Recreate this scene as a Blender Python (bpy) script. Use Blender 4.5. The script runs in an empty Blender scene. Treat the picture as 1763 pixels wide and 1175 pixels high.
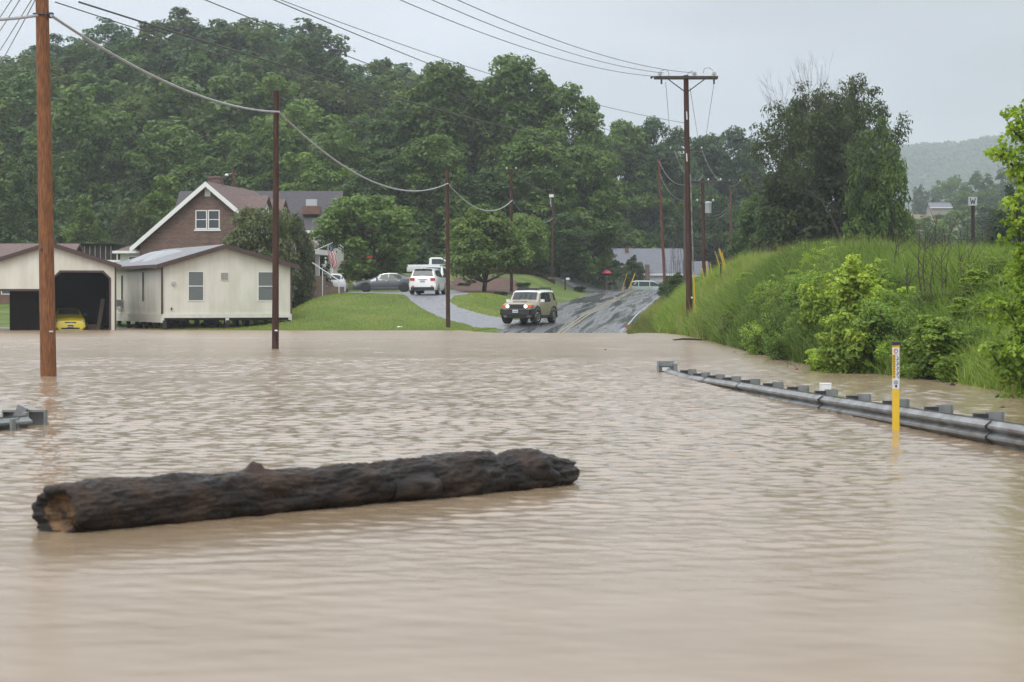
import bpy, bmesh, math, random
import numpy as np
from mathutils import Vector, Matrix, noise as mnoise

# ------------------------------------------------------------------ camera, sky, sun, exposure
SC = bpy.context.scene
COL = SC.collection
F = 3428.0; HY = 513.0; CX = 881.5; EYE = 1.8
R = math.radians
cam_d = bpy.data.cameras.new("camera"); cam = bpy.data.objects.new("camera", cam_d); COL.objects.link(cam)
cam.location = (0, 0, EYE); cam.rotation_euler = (R(90), 0, 0)
cam_d.sensor_width = 36; cam_d.lens = 70.0
cam_d.shift_y = -(587.5 - HY) / 1763
cam_d.clip_start = .1; cam_d.clip_end = 8000
cam_d.dof.use_dof = True; cam_d.dof.focus_distance = 88; cam_d.dof.aperture_fstop = 4.0
SC.camera = cam
SC.render.engine = 'CYCLES'
SC.render.resolution_x = 1024; SC.render.resolution_y = 682
SC.view_settings.view_transform = 'Standard'; SC.view_settings.look = 'None'
SC.view_settings.exposure = 0.0; SC.view_settings.gamma = 1
SC.cycles.max_bounces = 8; SC.cycles.diffuse_bounces = 4; SC.cycles.transmission_bounces = 4
SC.cycles.glossy_bounces = 3; SC.cycles.transparent_max_bounces = 8; SC.cycles.volume_bounces = 1

SUN_EL, SUN_ROT = R(55), R(200)
w = bpy.data.worlds.new("World"); SC.world = w; w.use_nodes = True
nt = w.node_tree; nt.nodes.clear()
def N(nt, t, **k):
    n = nt.nodes.new(t)
    for a, b in k.items():
        if a.startswith('i_'): n.inputs[a[2:].replace('_', ' ')].default_value = b
        else: setattr(n, a, b)
    return n
sky = N(nt, 'ShaderNodeTexSky', sky_type='NISHITA', sun_disc=False, sun_elevation=SUN_EL, sun_rotation=SUN_ROT, dust_density=4.0, air_density=1.0)
hsv = N(nt, 'ShaderNodeHueSaturation'); hsv.inputs['Saturation'].default_value = .35
nt.links.new(sky.outputs[0], hsv.inputs['Color'])
geo = N(nt, 'ShaderNodeTexCoord'); sep = N(nt, 'ShaderNodeSeparateXYZ'); nt.links.new(geo.outputs['Generated'], sep.inputs[0])
rz = N(nt, 'ShaderNodeValToRGB')          # overcast: brighter overhead than at the horizon
rz.color_ramp.elements[0].position = 0; rz.color_ramp.elements[0].color = (6.2, 6.6, 7.25, 1)
rz.color_ramp.elements[1].position = 1; rz.color_ramp.elements[1].color = (19, 19.3, 19.8, 1)
e = rz.color_ramp.elements.new(.15); e.color = (6.7, 7.15, 7.85, 1)
e = rz.color_ramp.elements.new(.45); e.color = (12.6, 13.0, 13.5, 1)
nt.links.new(sep.outputs['Z'], rz.inputs[0])
mp = N(nt, 'ShaderNodeMapping'); mp.inputs['Scale'].default_value = (4.0, 4.0, 13)
nt.links.new(geo.outputs['Generated'], mp.inputs[0])
cn = N(nt, 'ShaderNodeTexNoise'); cn.inputs['Scale'].default_value = 1.6; cn.inputs['Detail'].default_value = 4; cn.inputs['Roughness'].default_value = .5
nt.links.new(mp.outputs[0], cn.inputs['Vector'])
cr = N(nt, 'ShaderNodeMapRange'); cr.inputs['From Min'].default_value = .3; cr.inputs['From Max'].default_value = .72
cr.inputs['To Min'].default_value = .86; cr.inputs['To Max'].default_value = 1.08
nt.links.new(cn.outputs[0], cr.inputs[0])
gx = N(nt, 'ShaderNodeMapRange'); gx.interpolation_type = 'SMOOTHSTEP'          # a darker bank of cloud to the east
gx.inputs['From Min'].default_value = -.14; gx.inputs['From Max'].default_value = .25
gx.inputs['To Min'].default_value = 1.12; gx.inputs['To Max'].default_value = .70
nt.links.new(sep.outputs['X'], gx.inputs[0])
mm = N(nt, 'ShaderNodeMath', operation='MULTIPLY'); nt.links.new(cr.outputs[0], mm.inputs[0]); nt.links.new(gx.outputs[0], mm.inputs[1])
vm = N(nt, 'ShaderNodeVectorMath', operation='SCALE'); nt.links.new(rz.outputs[0], vm.inputs[0]); nt.links.new(mm.outputs[0], vm.inputs['Scale'])
mx = N(nt, 'ShaderNodeMix', data_type='RGBA'); mx.inputs['Factor'].default_value = .88
nt.links.new(hsv.outputs[0], mx.inputs['A']); nt.links.new(vm.outputs[0], mx.inputs['B'])
bg = N(nt, 'ShaderNodeBackground'); bg.inputs['Strength'].default_value = .125
nt.links.new(mx.outputs['Result'], bg.inputs[0])
wo = N(nt, 'ShaderNodeOutputWorld'); nt.links.new(bg.outputs[0], wo.inputs[0])
sd = bpy.data.lights.new("sun", 'SUN'); so = bpy.data.objects.new("sun", sd); COL.objects.link(so)
sd.energy = 1.3; sd.angle = R(25); sd.color = (1, .97, .93)
so.rotation_euler = (R(90) - SUN_EL, 0, R(180) - SUN_ROT + R(180)) 
so.rotation_euler = Vector((math.sin(SUN_ROT) * math.cos(SUN_EL), math.cos(SUN_ROT) * math.cos(SUN_EL), math.sin(SUN_EL))).to_track_quat('Z', 'Y').to_euler()

# ------------------------------------------------------------------ helpers
def P(px, py, Y): return Vector(((px - CX) / F * Y, Y, EYE + (HY - py) / F * Y))
def X(px, Y): return (px - CX) / F * Y
def WP(px, py):
    Y = EYE * F / (py - HY); return Vector(((px - CX) / F * Y, Y, 0))
def tag(o, label=None, cat=None, group=None, kind=None):
    if label: o['label'] = label
    if cat: o['category'] = cat
    if group: o['group'] = group
    if kind: o['kind'] = kind
    return o
def empty(name, loc=(0, 0, 0), rz=0, **k):
    o = bpy.data.objects.new(name, None); COL.objects.link(o); o.location = loc; o.rotation_euler = (0, 0, rz)
    o.empty_display_size = .3
    return tag(o, **k)
def link_mesh(name, me, mat=None, parent=None):
    o = bpy.data.objects.new(name, me); COL.objects.link(o)
    if mat is not None and not me.materials: me.materials.append(mat)
    if parent: o.parent = parent
    return o
class MB:
    def __init__(s): s.v = []; s.f = []
    def add(s, vs, fs):
        b = len(s.v); s.v += [tuple(v) for v in vs]; s.f += [tuple(i + b for i in f) for f in fs]; return s
    def box(s, c, d, rz=0, rx=0, ry=0):
        M = Matrix.Translation(Vector(c)) @ Matrix.Rotation(rz, 4, 'Z') @ Matrix.Rotation(ry, 4, 'Y') @ Matrix.Rotation(rx, 4, 'X')
        vs = [M @ Vector((x * d[0] / 2, y * d[1] / 2, z * d[2] / 2)) for x in (-1, 1) for y in (-1, 1) for z in (-1, 1)]
        return s.add(vs, [(0, 1, 3, 2), (4, 6, 7, 5), (0, 4, 5, 1), (2, 3, 7, 6), (0, 2, 6, 4), (1, 5, 7, 3)])
    def bx(s, x0, x1, y0, y1, z0, z1): return s.box(((x0 + x1) / 2, (y0 + y1) / 2, (z0 + z1) / 2), (abs(x1 - x0), abs(y1 - y0), abs(z1 - z0)))
    def path(s, pts, rad, n=8, cap=True):
        pts = [Vector(p) for p in pts]
        if not hasattr(rad, '__len__'): rad = [rad] * len(pts)
        rings = []
        up = Vector((0, 0, 1))
        t0 = (pts[1] - pts[0]).normalized()
        a = t0.cross(up)
        if a.length < .05: a = t0.cross(Vector((1, 0, 0)))
        a.normalize()
        for i, p in enumerate(pts):
            t = (pts[min(i + 1, len(pts) - 1)] - pts[max(i - 1, 0)]).normalized()
            a = (a - t * a.dot(t)).normalized(); b = t.cross(a)
            rings.append([p + (a * math.cos(2 * math.pi * k / n) + b * math.sin(2 * math.pi * k / n)) * rad[i] for k in range(n)])
        vs = [v for r in rings for v in r]; fs = []
        for i in range(len(pts) - 1):
            for k in range(n):
                fs.append((i * n + k, i * n + (k + 1) % n, (i + 1) * n + (k + 1) % n, (i + 1) * n + k))
        if cap: fs.append(tuple(range(n - 1, -1, -1))); fs.append(tuple((len(pts) - 1) * n + k for k in range(n)))
        return s.add(vs, fs)
    def tube(s, p0, p1, r0, r1=None, n=8): return s.path([p0, p1], [r0, r0 if r1 is None else r1], n)
    def lathe(s, c, prof, n=16, axis='Z'):
        vs = []
        for r, z in prof:
            for k in range(n):
                a = 2 * math.pi * k / n
                q = (r * math.cos(a), r * math.sin(a), z)
                if axis == 'Y': q = (q[0], q[2], q[1])
                if axis == 'X': q = (q[2], q[0], q[1])
                vs.append(Vector(c) + Vector(q))
        fs = [(i * n + k, i * n + (k + 1) % n, (i + 1) * n + (k + 1) % n, (i + 1) * n + k) for i in range(len(prof) - 1) for k in range(n)]
        fs.append(tuple(range(n - 1, -1, -1))); fs.append(tuple((len(prof) - 1) * n + k for k in range(n)))
        return s.add(vs, fs)
    def prism(s, poly, y0, y1):          # polygon in x,z extruded in y
        n = len(poly)
        vs = [(x, y0, z) for x, z in poly] + [(x, y1, z) for x, z in poly]
        fs = [tuple(range(n)), tuple(range(2 * n - 1, n - 1, -1))] + [(i, i + n, (i + 1) % n + n, (i + 1) % n) for i in range(n)]
        return s.add(vs, fs)
    def quad(s, a, b, c, d): return s.add([a, b, c, d], [(0, 1, 2, 3)])
    def build(s, name, mat, parent=None, smooth=None, **k):
        me = bpy.data.meshes.new(name); me.from_pydata(s.v, [], s.f)
        bm = bmesh.new(); bm.from_mesh(me); bmesh.ops.recalc_face_normals(bm, faces=bm.faces); bm.to_mesh(me); bm.free()
        if smooth:
            me.shade_smooth(); me.set_sharp_from_angle(angle=R(smooth))
        o = link_mesh(name, me, mat, parent); return tag(o, **k) if k else o
def np_mesh(name, verts, faces4, attrs=None, smooth=False):
    me = bpy.data.meshes.new(name); nv = len(verts); nf = len(faces4); m = faces4.shape[1]
    me.vertices.add(nv); me.vertices.foreach_set('co', np.ascontiguousarray(verts, dtype=np.float32).ravel())
    me.loops.add(nf * m); me.loops.foreach_set('vertex_index', np.ascontiguousarray(faces4, dtype=np.int32).ravel())
    me.polygons.add(nf); me.polygons.foreach_set('loop_start', np.arange(0, nf * m, m, dtype=np.int32))
    me.polygons.foreach_set('loop_total', np.full(nf, m, dtype=np.int32))
    if smooth: me.polygons.foreach_set('use_smooth', np.ones(nf, dtype=bool))
    me.update(calc_edges=True)
    for an, (dom, arr) in (attrs or {}).items():
        a = me.attributes.new(an, 'FLOAT', dom); a.data.foreach_set('value', np.ascontiguousarray(arr, dtype=np.float32))
    return me
def copy_tree(o, parent=None):
    c = o.copy(); COL.objects.link(c)
    if parent: c.parent = parent
    for ch in o.children: copy_tree(ch, c)
    return c

# ------------------------------------------------------------------ materials
def mat(name, col, rough=.7, metal=0, spec=.5, nz=0, nscale=6, stretch=(1, 1, 1), col2=None, bump=0, bscale=None, emit=None, coat=0, lo=.35, hi=.65, detail=5):
    m = bpy.data.materials.new(name); m.use_nodes = True; t = m.node_tree; b = t.nodes['Principled BSDF']
    b.inputs['Base Color'].default_value = (*col, 1); b.inputs['Roughness'].default_value = rough; b.inputs['Metallic'].default_value = metal
    b.inputs['Specular IOR Level'].default_value = spec; b.inputs['Coat Weight'].default_value = coat
    if emit: b.inputs['Emission Color'].default_value = (*emit[:3], 1); b.inputs['Emission Strength'].default_value = emit[3]
    if nz or col2 or bump:
        tc = N(t, 'ShaderNodeTexCoord'); mp = N(t, 'ShaderNodeMapping'); mp.inputs['Scale'].default_value = stretch
        t.links.new(tc.outputs['Object'], mp.inputs[0])
        no = N(t, 'ShaderNodeTexNoise'); no.inputs['Scale'].default_value = nscale; no.inputs['Detail'].default_value = detail; no.inputs['Roughness'].default_value = .6
        t.links.new(mp.outputs[0], no.inputs['Vector'])
        if col2 is None: col2 = tuple(c * (1 - nz) for c in col)
        r = N(t, 'ShaderNodeValToRGB'); r.color_ramp.elements[0].position = lo; r.color_ramp.elements[1].position = hi
        r.color_ramp.elements[0].color = (*col2, 1); r.color_ramp.elements[1].color = (*col, 1)
        t.links.new(no.outputs[0], r.inputs[0]); t.links.new(r.outputs[0], b.inputs['Base Color'])
        if bump:
            bn = no
            if bscale:
                bn = N(t, 'ShaderNodeTexNoise'); bn.inputs['Scale'].default_value = bscale; bn.inputs['Detail'].default_value = 4
                t.links.new(mp.outputs[0], bn.inputs['Vector'])
            bp = N(t, 'ShaderNodeBump'); bp.inputs['Distance'].default_value = bump; bp.inputs['Strength'].default_value = 1
            t.links.new(bn.outputs[0], bp.inputs['Height']); t.links.new(bp.outputs[0], b.inputs['Normal'])
    return m
def leaf_mat(name, trans=.35):
    m = bpy.data.materials.new(name); m.use_nodes = True; t = m.node_tree; t.nodes.clear()
    oi = N(t, 'ShaderNodeObjectInfo'); at = N(t, 'ShaderNodeAttribute', attribute_name='tint')
    # hue: tint (a leaf's own colour, some fresh yellow-green, some old and dark) and one random value per plant
    hs = N(t, 'ShaderNodeHueSaturation')
    mr = N(t, 'ShaderNodeMapRange'); mr.inputs['To Min'].default_value = .58; mr.inputs['To Max'].default_value = 2.0
    t.links.new(at.outputs['Fac'], mr.inputs[0]); t.links.new(mr.outputs[0], hs.inputs['Value'])
    mh = N(t, 'ShaderNodeMapRange'); mh.inputs['To Min'].default_value = .515; mh.inputs['To Max'].default_value = .478
    t.links.new(at.outputs['Fac'], mh.inputs[0]); t.links.new(mh.outputs[0], hs.inputs['Hue'])
    hs2 = N(t, 'ShaderNodeHueSaturation'); mr2 = N(t, 'ShaderNodeMapRange'); mr2.inputs['To Min'].default_value = .78; mr2.inputs['To Max'].default_value = 1.22
    t.links.new(oi.outputs['Random'], mr2.inputs[0]); t.links.new(mr2.outputs[0], hs2.inputs['Value'])
    t.links.new(oi.outputs['Color'], hs.inputs['Color']); t.links.new(hs.outputs[0], hs2.inputs['Color'])
    d = N(t, 'ShaderNodeBsdfPrincipled'); d.inputs['Roughness'].default_value = .55; d.inputs['Specular IOR Level'].default_value = .3
    tr = N(t, 'ShaderNodeBsdfTranslucent'); ms = N(t, 'ShaderNodeMixShader'); ms.inputs[0].default_value = trans
    br = N(t, 'ShaderNodeMix', data_type='RGBA', blend_type='MULTIPLY'); br.inputs['Factor'].default_value = 1; br.inputs['B'].default_value = (1.15, 1.3, .5, 1)
    t.links.new(hs2.outputs[0], br.inputs['A']); t.links.new(br.outputs['Result'], tr.inputs[0])
    t.links.new(hs2.outputs[0], d.inputs['Base Color']); t.links.new(d.outputs[0], ms.inputs[1]); t.links.new(tr.outputs[0], ms.inputs[2])
    o = N(t, 'ShaderNodeOutputMaterial'); t.links.new(ms.outputs[0], o.inputs[0])
    return m
M = {}
M['leaf'] = leaf_mat('leaf'); M['grassblade'] = leaf_mat('grass_blade', .3)
M['bark'] = mat('bark', (.085, .068, .052), .9, nz=.5, nscale=8, stretch=(3, 3, .6), bump=.03)
M['barkpale'] = mat('bark_pale', (.22, .20, .17), .9, nz=.5, nscale=6, stretch=(3, 3, .6))
M['polewarm'] = mat('pole_warm_wood', (.30, .120, .040), .75, col2=(.085, .032, .014), nscale=9, stretch=(5, 5, .45), bump=.004, bscale=30, lo=.34, hi=.68, detail=9)
M['poledark'] = mat('pole_dark_wood', (.088, .045, .034), .85, spec=.2, col2=(.040, .022, .017), nscale=6, stretch=(2.5, 2.5, .25))
M['polered'] = mat('pole_red_wood', (.155, .062, .038), .85, spec=.2, col2=(.085, .034, .022), nscale=6, stretch=(2.5, 2.5, .25))
M['polegrey'] = mat('pole_grey_wood', (.10, .085, .075), .85, col2=(.055, .045, .040), nscale=6, stretch=(2.5, 2.5, .25))
M['armwood'] = mat('crossarm_wood', (.075, .066, .055), .85, col2=(.035, .030, .026), nscale=9, stretch=(.5, 3, 3))
M['steel'] = mat('galvanised_steel', (.30, .32, .335), .45, metal=.55, col2=(.15, .14, .125), nscale=2.6, stretch=(1, 1, 2.2), bump=.002, bscale=20)
M['steeldull'] = mat('dull_galvanised_steel', (.27, .29, .30), .5, metal=.4, col2=(.20, .22, .21), nscale=3.5)
M['steeldark'] = mat('dark_steel', (.045, .045, .055), .6, metal=.3, nz=.4, nscale=10)
M['cream'] = mat('cream_siding', (.66, .615, .47), .65, col2=(.58, .54, .41), nscale=1.1, stretch=(2, 2, .6))
M['creamtrim'] = mat('cream_trim', (.72, .70, .62), .6, nz=.12, nscale=3)
M['brown'] = mat('brown_trim', (.085, .05, .045), .6, nz=.3, nscale=8)
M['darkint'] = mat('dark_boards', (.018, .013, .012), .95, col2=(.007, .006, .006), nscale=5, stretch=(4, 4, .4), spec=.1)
M['darkwood'] = mat('dark_wood', (.035, .028, .024), .9, nz=.5, nscale=7, stretch=(4, 4, .4))
M['plank'] = mat('old_plank', (.12, .085, .06), .9, nz=.4, nscale=8, stretch=(4, 4, .4))
M['white'] = mat('white_paint', (.78, .78, .76), .5, nz=.06, nscale=4)
M['glass'] = mat('window_glass', (.03, .04, .045), .06, spec=.8)
M['blind'] = mat('window_blind', (.17, .19, .19), .25, spec=.7, nz=.3, nscale=1, stretch=(1, 1, 30))
M['concrete'] = mat('concrete', (.34, .32, .29), .9, nz=.35, nscale=4, bump=.01)
M['blockwall'] = mat('block_wall', (.20, .145, .12), .9, nz=.3, nscale=5, bump=.01)
M['rubber'] = mat('tyre_rubber', (.012, .012, .013), .8)
M['blackplastic'] = mat('black_plastic', (.016, .017, .019), .5, nz=.2)
M['chrome'] = mat('alloy', (.55, .56, .58), .25, metal=.9)
M['carglass'] = mat('car_glass', (.035, .05, .055), .06, spec=.32)
M['redlamp'] = mat('red_lamp', (.45, .015, .02), .15, coat=.6)
M['orangelamp'] = mat('orange_lamp', (.65, .13, .015), .2, coat=.6)
M['headlamp'] = mat('headlamp_glass', (.55, .56, .58), .1, coat=.8)
M['litlamp'] = mat('lit_headlamp', (.9, .88, .8), .1, emit=(1, .95, .82, 1.3))
M['plate'] = mat('plate', (.62, .66, .72), .4)
M['ink'] = mat('dark_ink', (.02, .02, .03), .5)
M['yellow'] = mat('yellow_plastic', (.72, .47, .025), .45, nz=.12, nscale=6)
M['yellowguard'] = mat('yellow_guard', (.62, .40, .02), .5, nz=.25, nscale=6)
M['wire'] = mat('wire', (.055, .055, .06), .6)
M['cable'] = mat('telephone_cable', (.42, .43, .46), .45, nz=.3, nscale=3)
M['wirepale'] = mat('pale_wire', (.22, .24, .23), .5)
M['porcelain'] = mat('porcelain', (.62, .64, .66), .2, coat=.5)
M['transformer'] = mat('transformer_grey', (.42, .45, .47), .45)
def siding_mat(name, c1, c2, axis_scale, horizontal=False, depth=.012):
    m = bpy.data.materials.new(name); m.use_nodes = True; t = m.node_tree; b = t.nodes['Principled BSDF']; b.inputs['Roughness'].default_value = .65
    tc = N(t, 'ShaderNodeTexCoord'); sp = N(t, 'ShaderNodeSeparateXYZ'); t.links.new(tc.outputs['Object'], sp.inputs[0])
    ad = N(t, 'ShaderNodeMath', operation='ADD'); t.links.new(sp.outputs[0], ad.inputs[0]); t.links.new(sp.outputs[1], ad.inputs[1])
    mu = N(t, 'ShaderNodeMath', operation='MULTIPLY'); mu.inputs[1].default_value = axis_scale
    t.links.new(sp.outputs[2] if horizontal else ad.outputs[0], mu.inputs[0])
    fr = N(t, 'ShaderNodeMath', operation='FRACT'); t.links.new(mu.outputs[0], fr.inputs[0])
    r = N(t, 'ShaderNodeValToRGB'); e = r.color_ramp.elements; e[0].position = 0; e[0].color = (.45, .45, .45, 1); e[1].position = .09; e[1].color = (1, 1, 1, 1)
    t.links.new(fr.outputs[0], r.inputs[0])
    no = N(t, 'ShaderNodeTexNoise'); no.inputs['Scale'].default_value = .9; no.inputs['Detail'].default_value = 6
    mp = N(t, 'ShaderNodeMapping'); mp.inputs['Scale'].default_value = (1.5, 1.5, .5); t.links.new(tc.outputs['Object'], mp.inputs[0]); t.links.new(mp.outputs[0], no.inputs['Vector'])
    r2 = N(t, 'ShaderNodeValToRGB'); e = r2.color_ramp.elements; e[0].position = .35; e[0].color = (*c2, 1); e[1].position = .6; e[1].color = (*c1, 1)
    t.links.new(no.outputs[0], r2.inputs[0])
    mxx = N(t, 'ShaderNodeMix', data_type='RGBA', blend_type='MULTIPLY'); mxx.inputs['Factor'].default_value = .22
    t.links.new(r2.outputs[0], mxx.inputs['A']); t.links.new(r.outputs[0], mxx.inputs['B']); t.links.new(mxx.outputs['Result'], b.inputs['Base Color'])
    bp = N(t, 'ShaderNodeBump'); bp.inputs['Distance'].default_value = depth; t.links.new(r.outputs[0], bp.inputs['Height']); t.links.new(bp.outputs[0], b.inputs['Normal'])
    return m
M['panel'] = siding_mat('cream_panel_siding', (.72, .70, .61), (.62, .595, .50), 1 / .30, depth=.006)
M['lap'] = siding_mat('white_lap_siding', (.70, .70, .66), (.62, .62, .58), 1 / .16, True)
def brick_mat(name, c1, c2, mortar, sc=1.0):
    m = bpy.data.materials.new(name); m.use_nodes = True; t = m.node_tree; b = t.nodes['Principled BSDF']; b.inputs['Roughness'].default_value = .85
    tc = N(t, 'ShaderNodeTexCoord'); sp = N(t, 'ShaderNodeSeparateXYZ'); t.links.new(tc.outputs['Object'], sp.inputs[0])
    ad = N(t, 'ShaderNodeMath', operation='ADD'); t.links.new(sp.outputs[0], ad.inputs[0]); t.links.new(sp.outputs[1], ad.inputs[1])
    cb = N(t, 'ShaderNodeCombineXYZ'); t.links.new(ad.outputs[0], cb.inputs[0]); t.links.new(sp.outputs[2], cb.inputs[1])
    br = N(t, 'ShaderNodeTexBrick'); br.inputs['Color1'].default_value = (*c1, 1); br.inputs['Color2'].default_value = (*c2, 1); br.inputs['Mortar'].default_value = (*mortar, 1)
    br.inputs['Scale'].default_value = sc; br.inputs['Brick Width'].default_value = .24; br.inputs['Row Height'].default_value = .085; br.inputs['Mortar Size'].default_value = .012
    t.links.new(cb.outputs[0], br.inputs['Vector'])
    no = N(t, 'ShaderNodeTexNoise'); no.inputs['Scale'].default_value = 1.2; no.inputs['Detail'].default_value = 5; t.links.new(tc.outputs['Object'], no.inputs['Vector'])
    mr = N(t, 'ShaderNodeMapRange'); mr.inputs['To Min'].default_value = .7; mr.inputs['To Max'].default_value = 1.3; t.links.new(no.outputs[0], mr.inputs[0])
    vmx = N(t, 'ShaderNodeVectorMath', operation='SCALE'); t.links.new(br.outputs[0], vmx.inputs[0]); t.links.new(mr.outputs[0], vmx.inputs['Scale'])
    t.links.new(vmx.outputs[0], b.inputs['Base Color'])
    bp = N(t, 'ShaderNodeBump'); bp.inputs['Distance'].default_value = .01; bp.invert = True; t.links.new(br.outputs['Fac'], bp.inputs['Height']); t.links.new(bp.outputs[0], b.inputs['Normal'])
    return m
M['brick'] = brick_mat('brown_brick', (.185, .085, .060), (.080, .042, .036), (.26, .21, .18))
M['brickred'] = brick_mat('red_brick', (.22, .085, .055), (.15, .06, .042), (.22, .17, .14))
M['shingle'] = mat('brown_shingle', (.165, .115, .105), .85, col2=(.105, .072, .066), nscale=3.5, bump=.01, bscale=9, stretch=(1, 1, 4))
M['shingledark'] = mat('dark_shingle', (.075, .07, .08), .85, col2=(.05, .047, .055), nscale=3, bump=.01, stretch=(1, 1, 4))
M['shinglegrey'] = mat('grey_shingle', (.22, .22, .23), .5, col2=(.15, .15, .16), spec=.25, nscale=2.5, bump=.008, bscale=12, stretch=(1, 1, 4))
M['shingleblue'] = mat('blue_grey_shingle', (.155, .165, .19), .8, col2=(.125, .13, .155), nscale=2, stretch=(1, 1, 3))

# ------------------------------------------------------------------ the land
def sst(t): t = np.clip(t, 0, 1); return t * t * (3 - 2 * t)
RY = [0, 28, 60, 90, 103, 110, 122, 140, 163, 185, 200, 215, 235, 260, 600]
RX = [-1.8, -.6, .6, 1.9, 2.57, 3.4, 4.6, 6.5, 8.9, 11.0, 12.5, 14, 16, 19, 60]
RZY = [0, 23, 45, 70, 90, 103, 110, 122, 140, 163, 185, 200, 215, 235, 260, 400]
RZ = [-.38, -.42, -.64, -.6, -.32, 0.012, .33, .75, 1.25, 1.84, 2.32, 2.55, 2.45, 1.85, 1.5, 2.5]
def road_x(y): return np.interp(y, RY, RX)
def road_z(y): return np.interp(y, RZY, RZ)
HW = 3.3
XBY = [0, 20, 35, 44, 49, 67, 89, 98, 104, 110, 130, 163, 200, 260, 600]
XBX = [9.6, 9.4, 9.0, 8.9, 7.5, 7.6, 7.95, 7.9, 7.7, 8.1, 10.4, 13.9, 18, 24, 90]
def bank_x(y): return np.interp(y, XBY, XBX)
def crest_h(y): return np.interp(y, [0, 40, 50, 63, 72, 83, 105, 200, 300, 600], [1.5, 1.75, 2.05, 2.5, 2.9, 3.05, 3.2, 3.3, 2.5, 2.5])
RIDGE_U = [-900, -200, 0, 60, 130, 230, 290, 380, 470, 560, 640, 720, 800, 900, 1000, 1150, 1250, 1330, 1420, 1600, 2600]
RIDGE_H = [270, 335, 352, 356, 386, 404, 414, 416, 408, 390, 356, 338, 330, 270, 215, 190, 150, 60, 40, 40, 40]
_rng0 = np.random.default_rng(5)
_oct = [(1 / _l, _rng0.uniform(0, 6.28, 8), _rng0.uniform(0, 6.28, 8), _a) for _l, _a in ((31, .5), (13, .3), (6, .16), (2.6, .07), (1.2, .035))]
def fbm(x, y):
    s = 0
    for fr, th, ph, a in _oct:
        q = 0
        for k in range(8): q = q + np.sin((x * np.cos(th[k]) + y * np.sin(th[k])) * fr * 6.28 + ph[k])
        s = s + a * q / 8
    return s * 2
def G(x, y):
    x = np.asarray(x, float); y = np.asarray(y, float)
    rx = road_x(y); rzz = road_z(y)
    xl = rx - HW
    # left of the road: lawn near the driveway, and the flatter ground round the white building
    lawn = np.interp(y, [0, 70, 90, 104, 109.5, 113, 119, 127, 135, 150, 156, 165, 172, 200, 240], [-.9, -.9, -.6, -.22, .0, .28, 1.0, 1.93, 2.1, 2.24, 2.5, 3.5, 3.9, 3.85, 5])
    flat = np.interp(y, [0, 90, 108, 113, 120, 127, 140, 150, 165, 200, 240], [-.9, -.6, -.16, .02, .05, .12, 1.35, 1.9, 3.0, 3.9, 6])
    flat2 = np.interp(y, [0, 100, 118, 121, 140, 150, 165, 200, 240], [-.9, -.6, -.24, .02, .95, 1.6, 2.6, 3.9, 6])
    a = sst((x + 16.5) / 5.0); left = flat * (1 - a) + lawn * a
    b = sst((x + 23) / 3.0); left = flat2 * (1 - b) + left * b
    rz2 = np.minimum(rzz, 3)
    wl = sst((xl - .3 - x) / np.interp(y, [100, 125, 150, 165], [2.0, 4, 5.5, 5.0]))
    zl = left * wl + rz2 * (1 - wl)
    # right of the road: verge, then the railway embankment
    xb = bank_x(y); ch = crest_h(y)
    t = (x - xb) / 4.6
    emb = ch * np.clip(t, 0, 1) ** .85
    back = sst((x - xb - 13) / 9)
    emb = emb * (1 - back) + 1.2 * back
    verge0 = np.where(y < 100, -.5, rz2)
    vr = np.interp(y, [0, 95, 104, 110], [0, 0, 1, 1])
    base = np.where(t < 0, np.maximum(verge0, -.6), 0)
    vz = np.interp(y, [98, 104, 110, 130, 200, 260], [-.05, .06, .32, 1.0, 2.5, 1.6])
    under = (-.5) * (1 - vr) + vz * vr
    rise = np.maximum(emb, 0)
    zr = np.where(t < 0, under * sst((x - rx - HW) / .8) + (1 - sst((x - rx - HW) / .8)) * rzz, 0)
    low = -.5 * (1 - vr) * (1 - sst(t * 3.5)) + vz * vr * (1 - np.clip(t, 0, 1))
    zr = np.where(t >= 0, low + rise, zr)
    # submerged ground in front of the bank reaches the surface just at the bank
    z = np.where(x < xl, zl, np.where(x > rx + HW, zr, rzz))
    # bumps away from the road
    off = sst((np.abs(x - rx) - HW - .3) / 2.5)
    z = z + fbm(x * 1.0, y * 1.0) * .09 * off * np.interp(y, [60, 105, 140], [.6, .6, 1])
    # hills behind
    yy = np.maximum(y, 1.0); u = CX + x / yy * F
    rd = np.interp(u, RIDGE_U, RIDGE_H) / F * 380 - 12.0
    h = rd * sst((np.hypot(x, y) - 205) / 190) ** .9
    h = np.where(y > 0, np.maximum(h, 0), 0) * np.clip(1 - (np.hypot(x, y) - 480) / 600, 0, 1)
    vz2 = np.interp(np.hypot(x, y), [180, 300, 450, 550, 650, 900, 3000], [0, 1.5, 12, 22, 27, 33, 40])
    wR = sst((u - 1380) / 140) * (y > 0)
    z = z + h * (1 - wR) + vz2 * wR + fbm(x / 9, y / 9) * 1.5 * sst((np.hypot(x, y) - 260) / 100)
    return z
def Gs(x, y): return float(G(x, y))
def RG(px, py):          # where the ground is seen at this place in the photograph
    Y = np.arange(60, 620, .25); x = (px - CX) / F * Y
    zr = EYE + (HY - py) / F * Y; g = np.maximum(G(x, Y), 0)
    k = np.argmax(g >= zr - 1e-6)
    return Vector((x[k], Y[k], g[k]))
def axis_grid(segs):
    out = []
    for a, b, st in segs: out += list(np.arange(a, b, st))
    return np.array(out + [segs[-1][1]])
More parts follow.
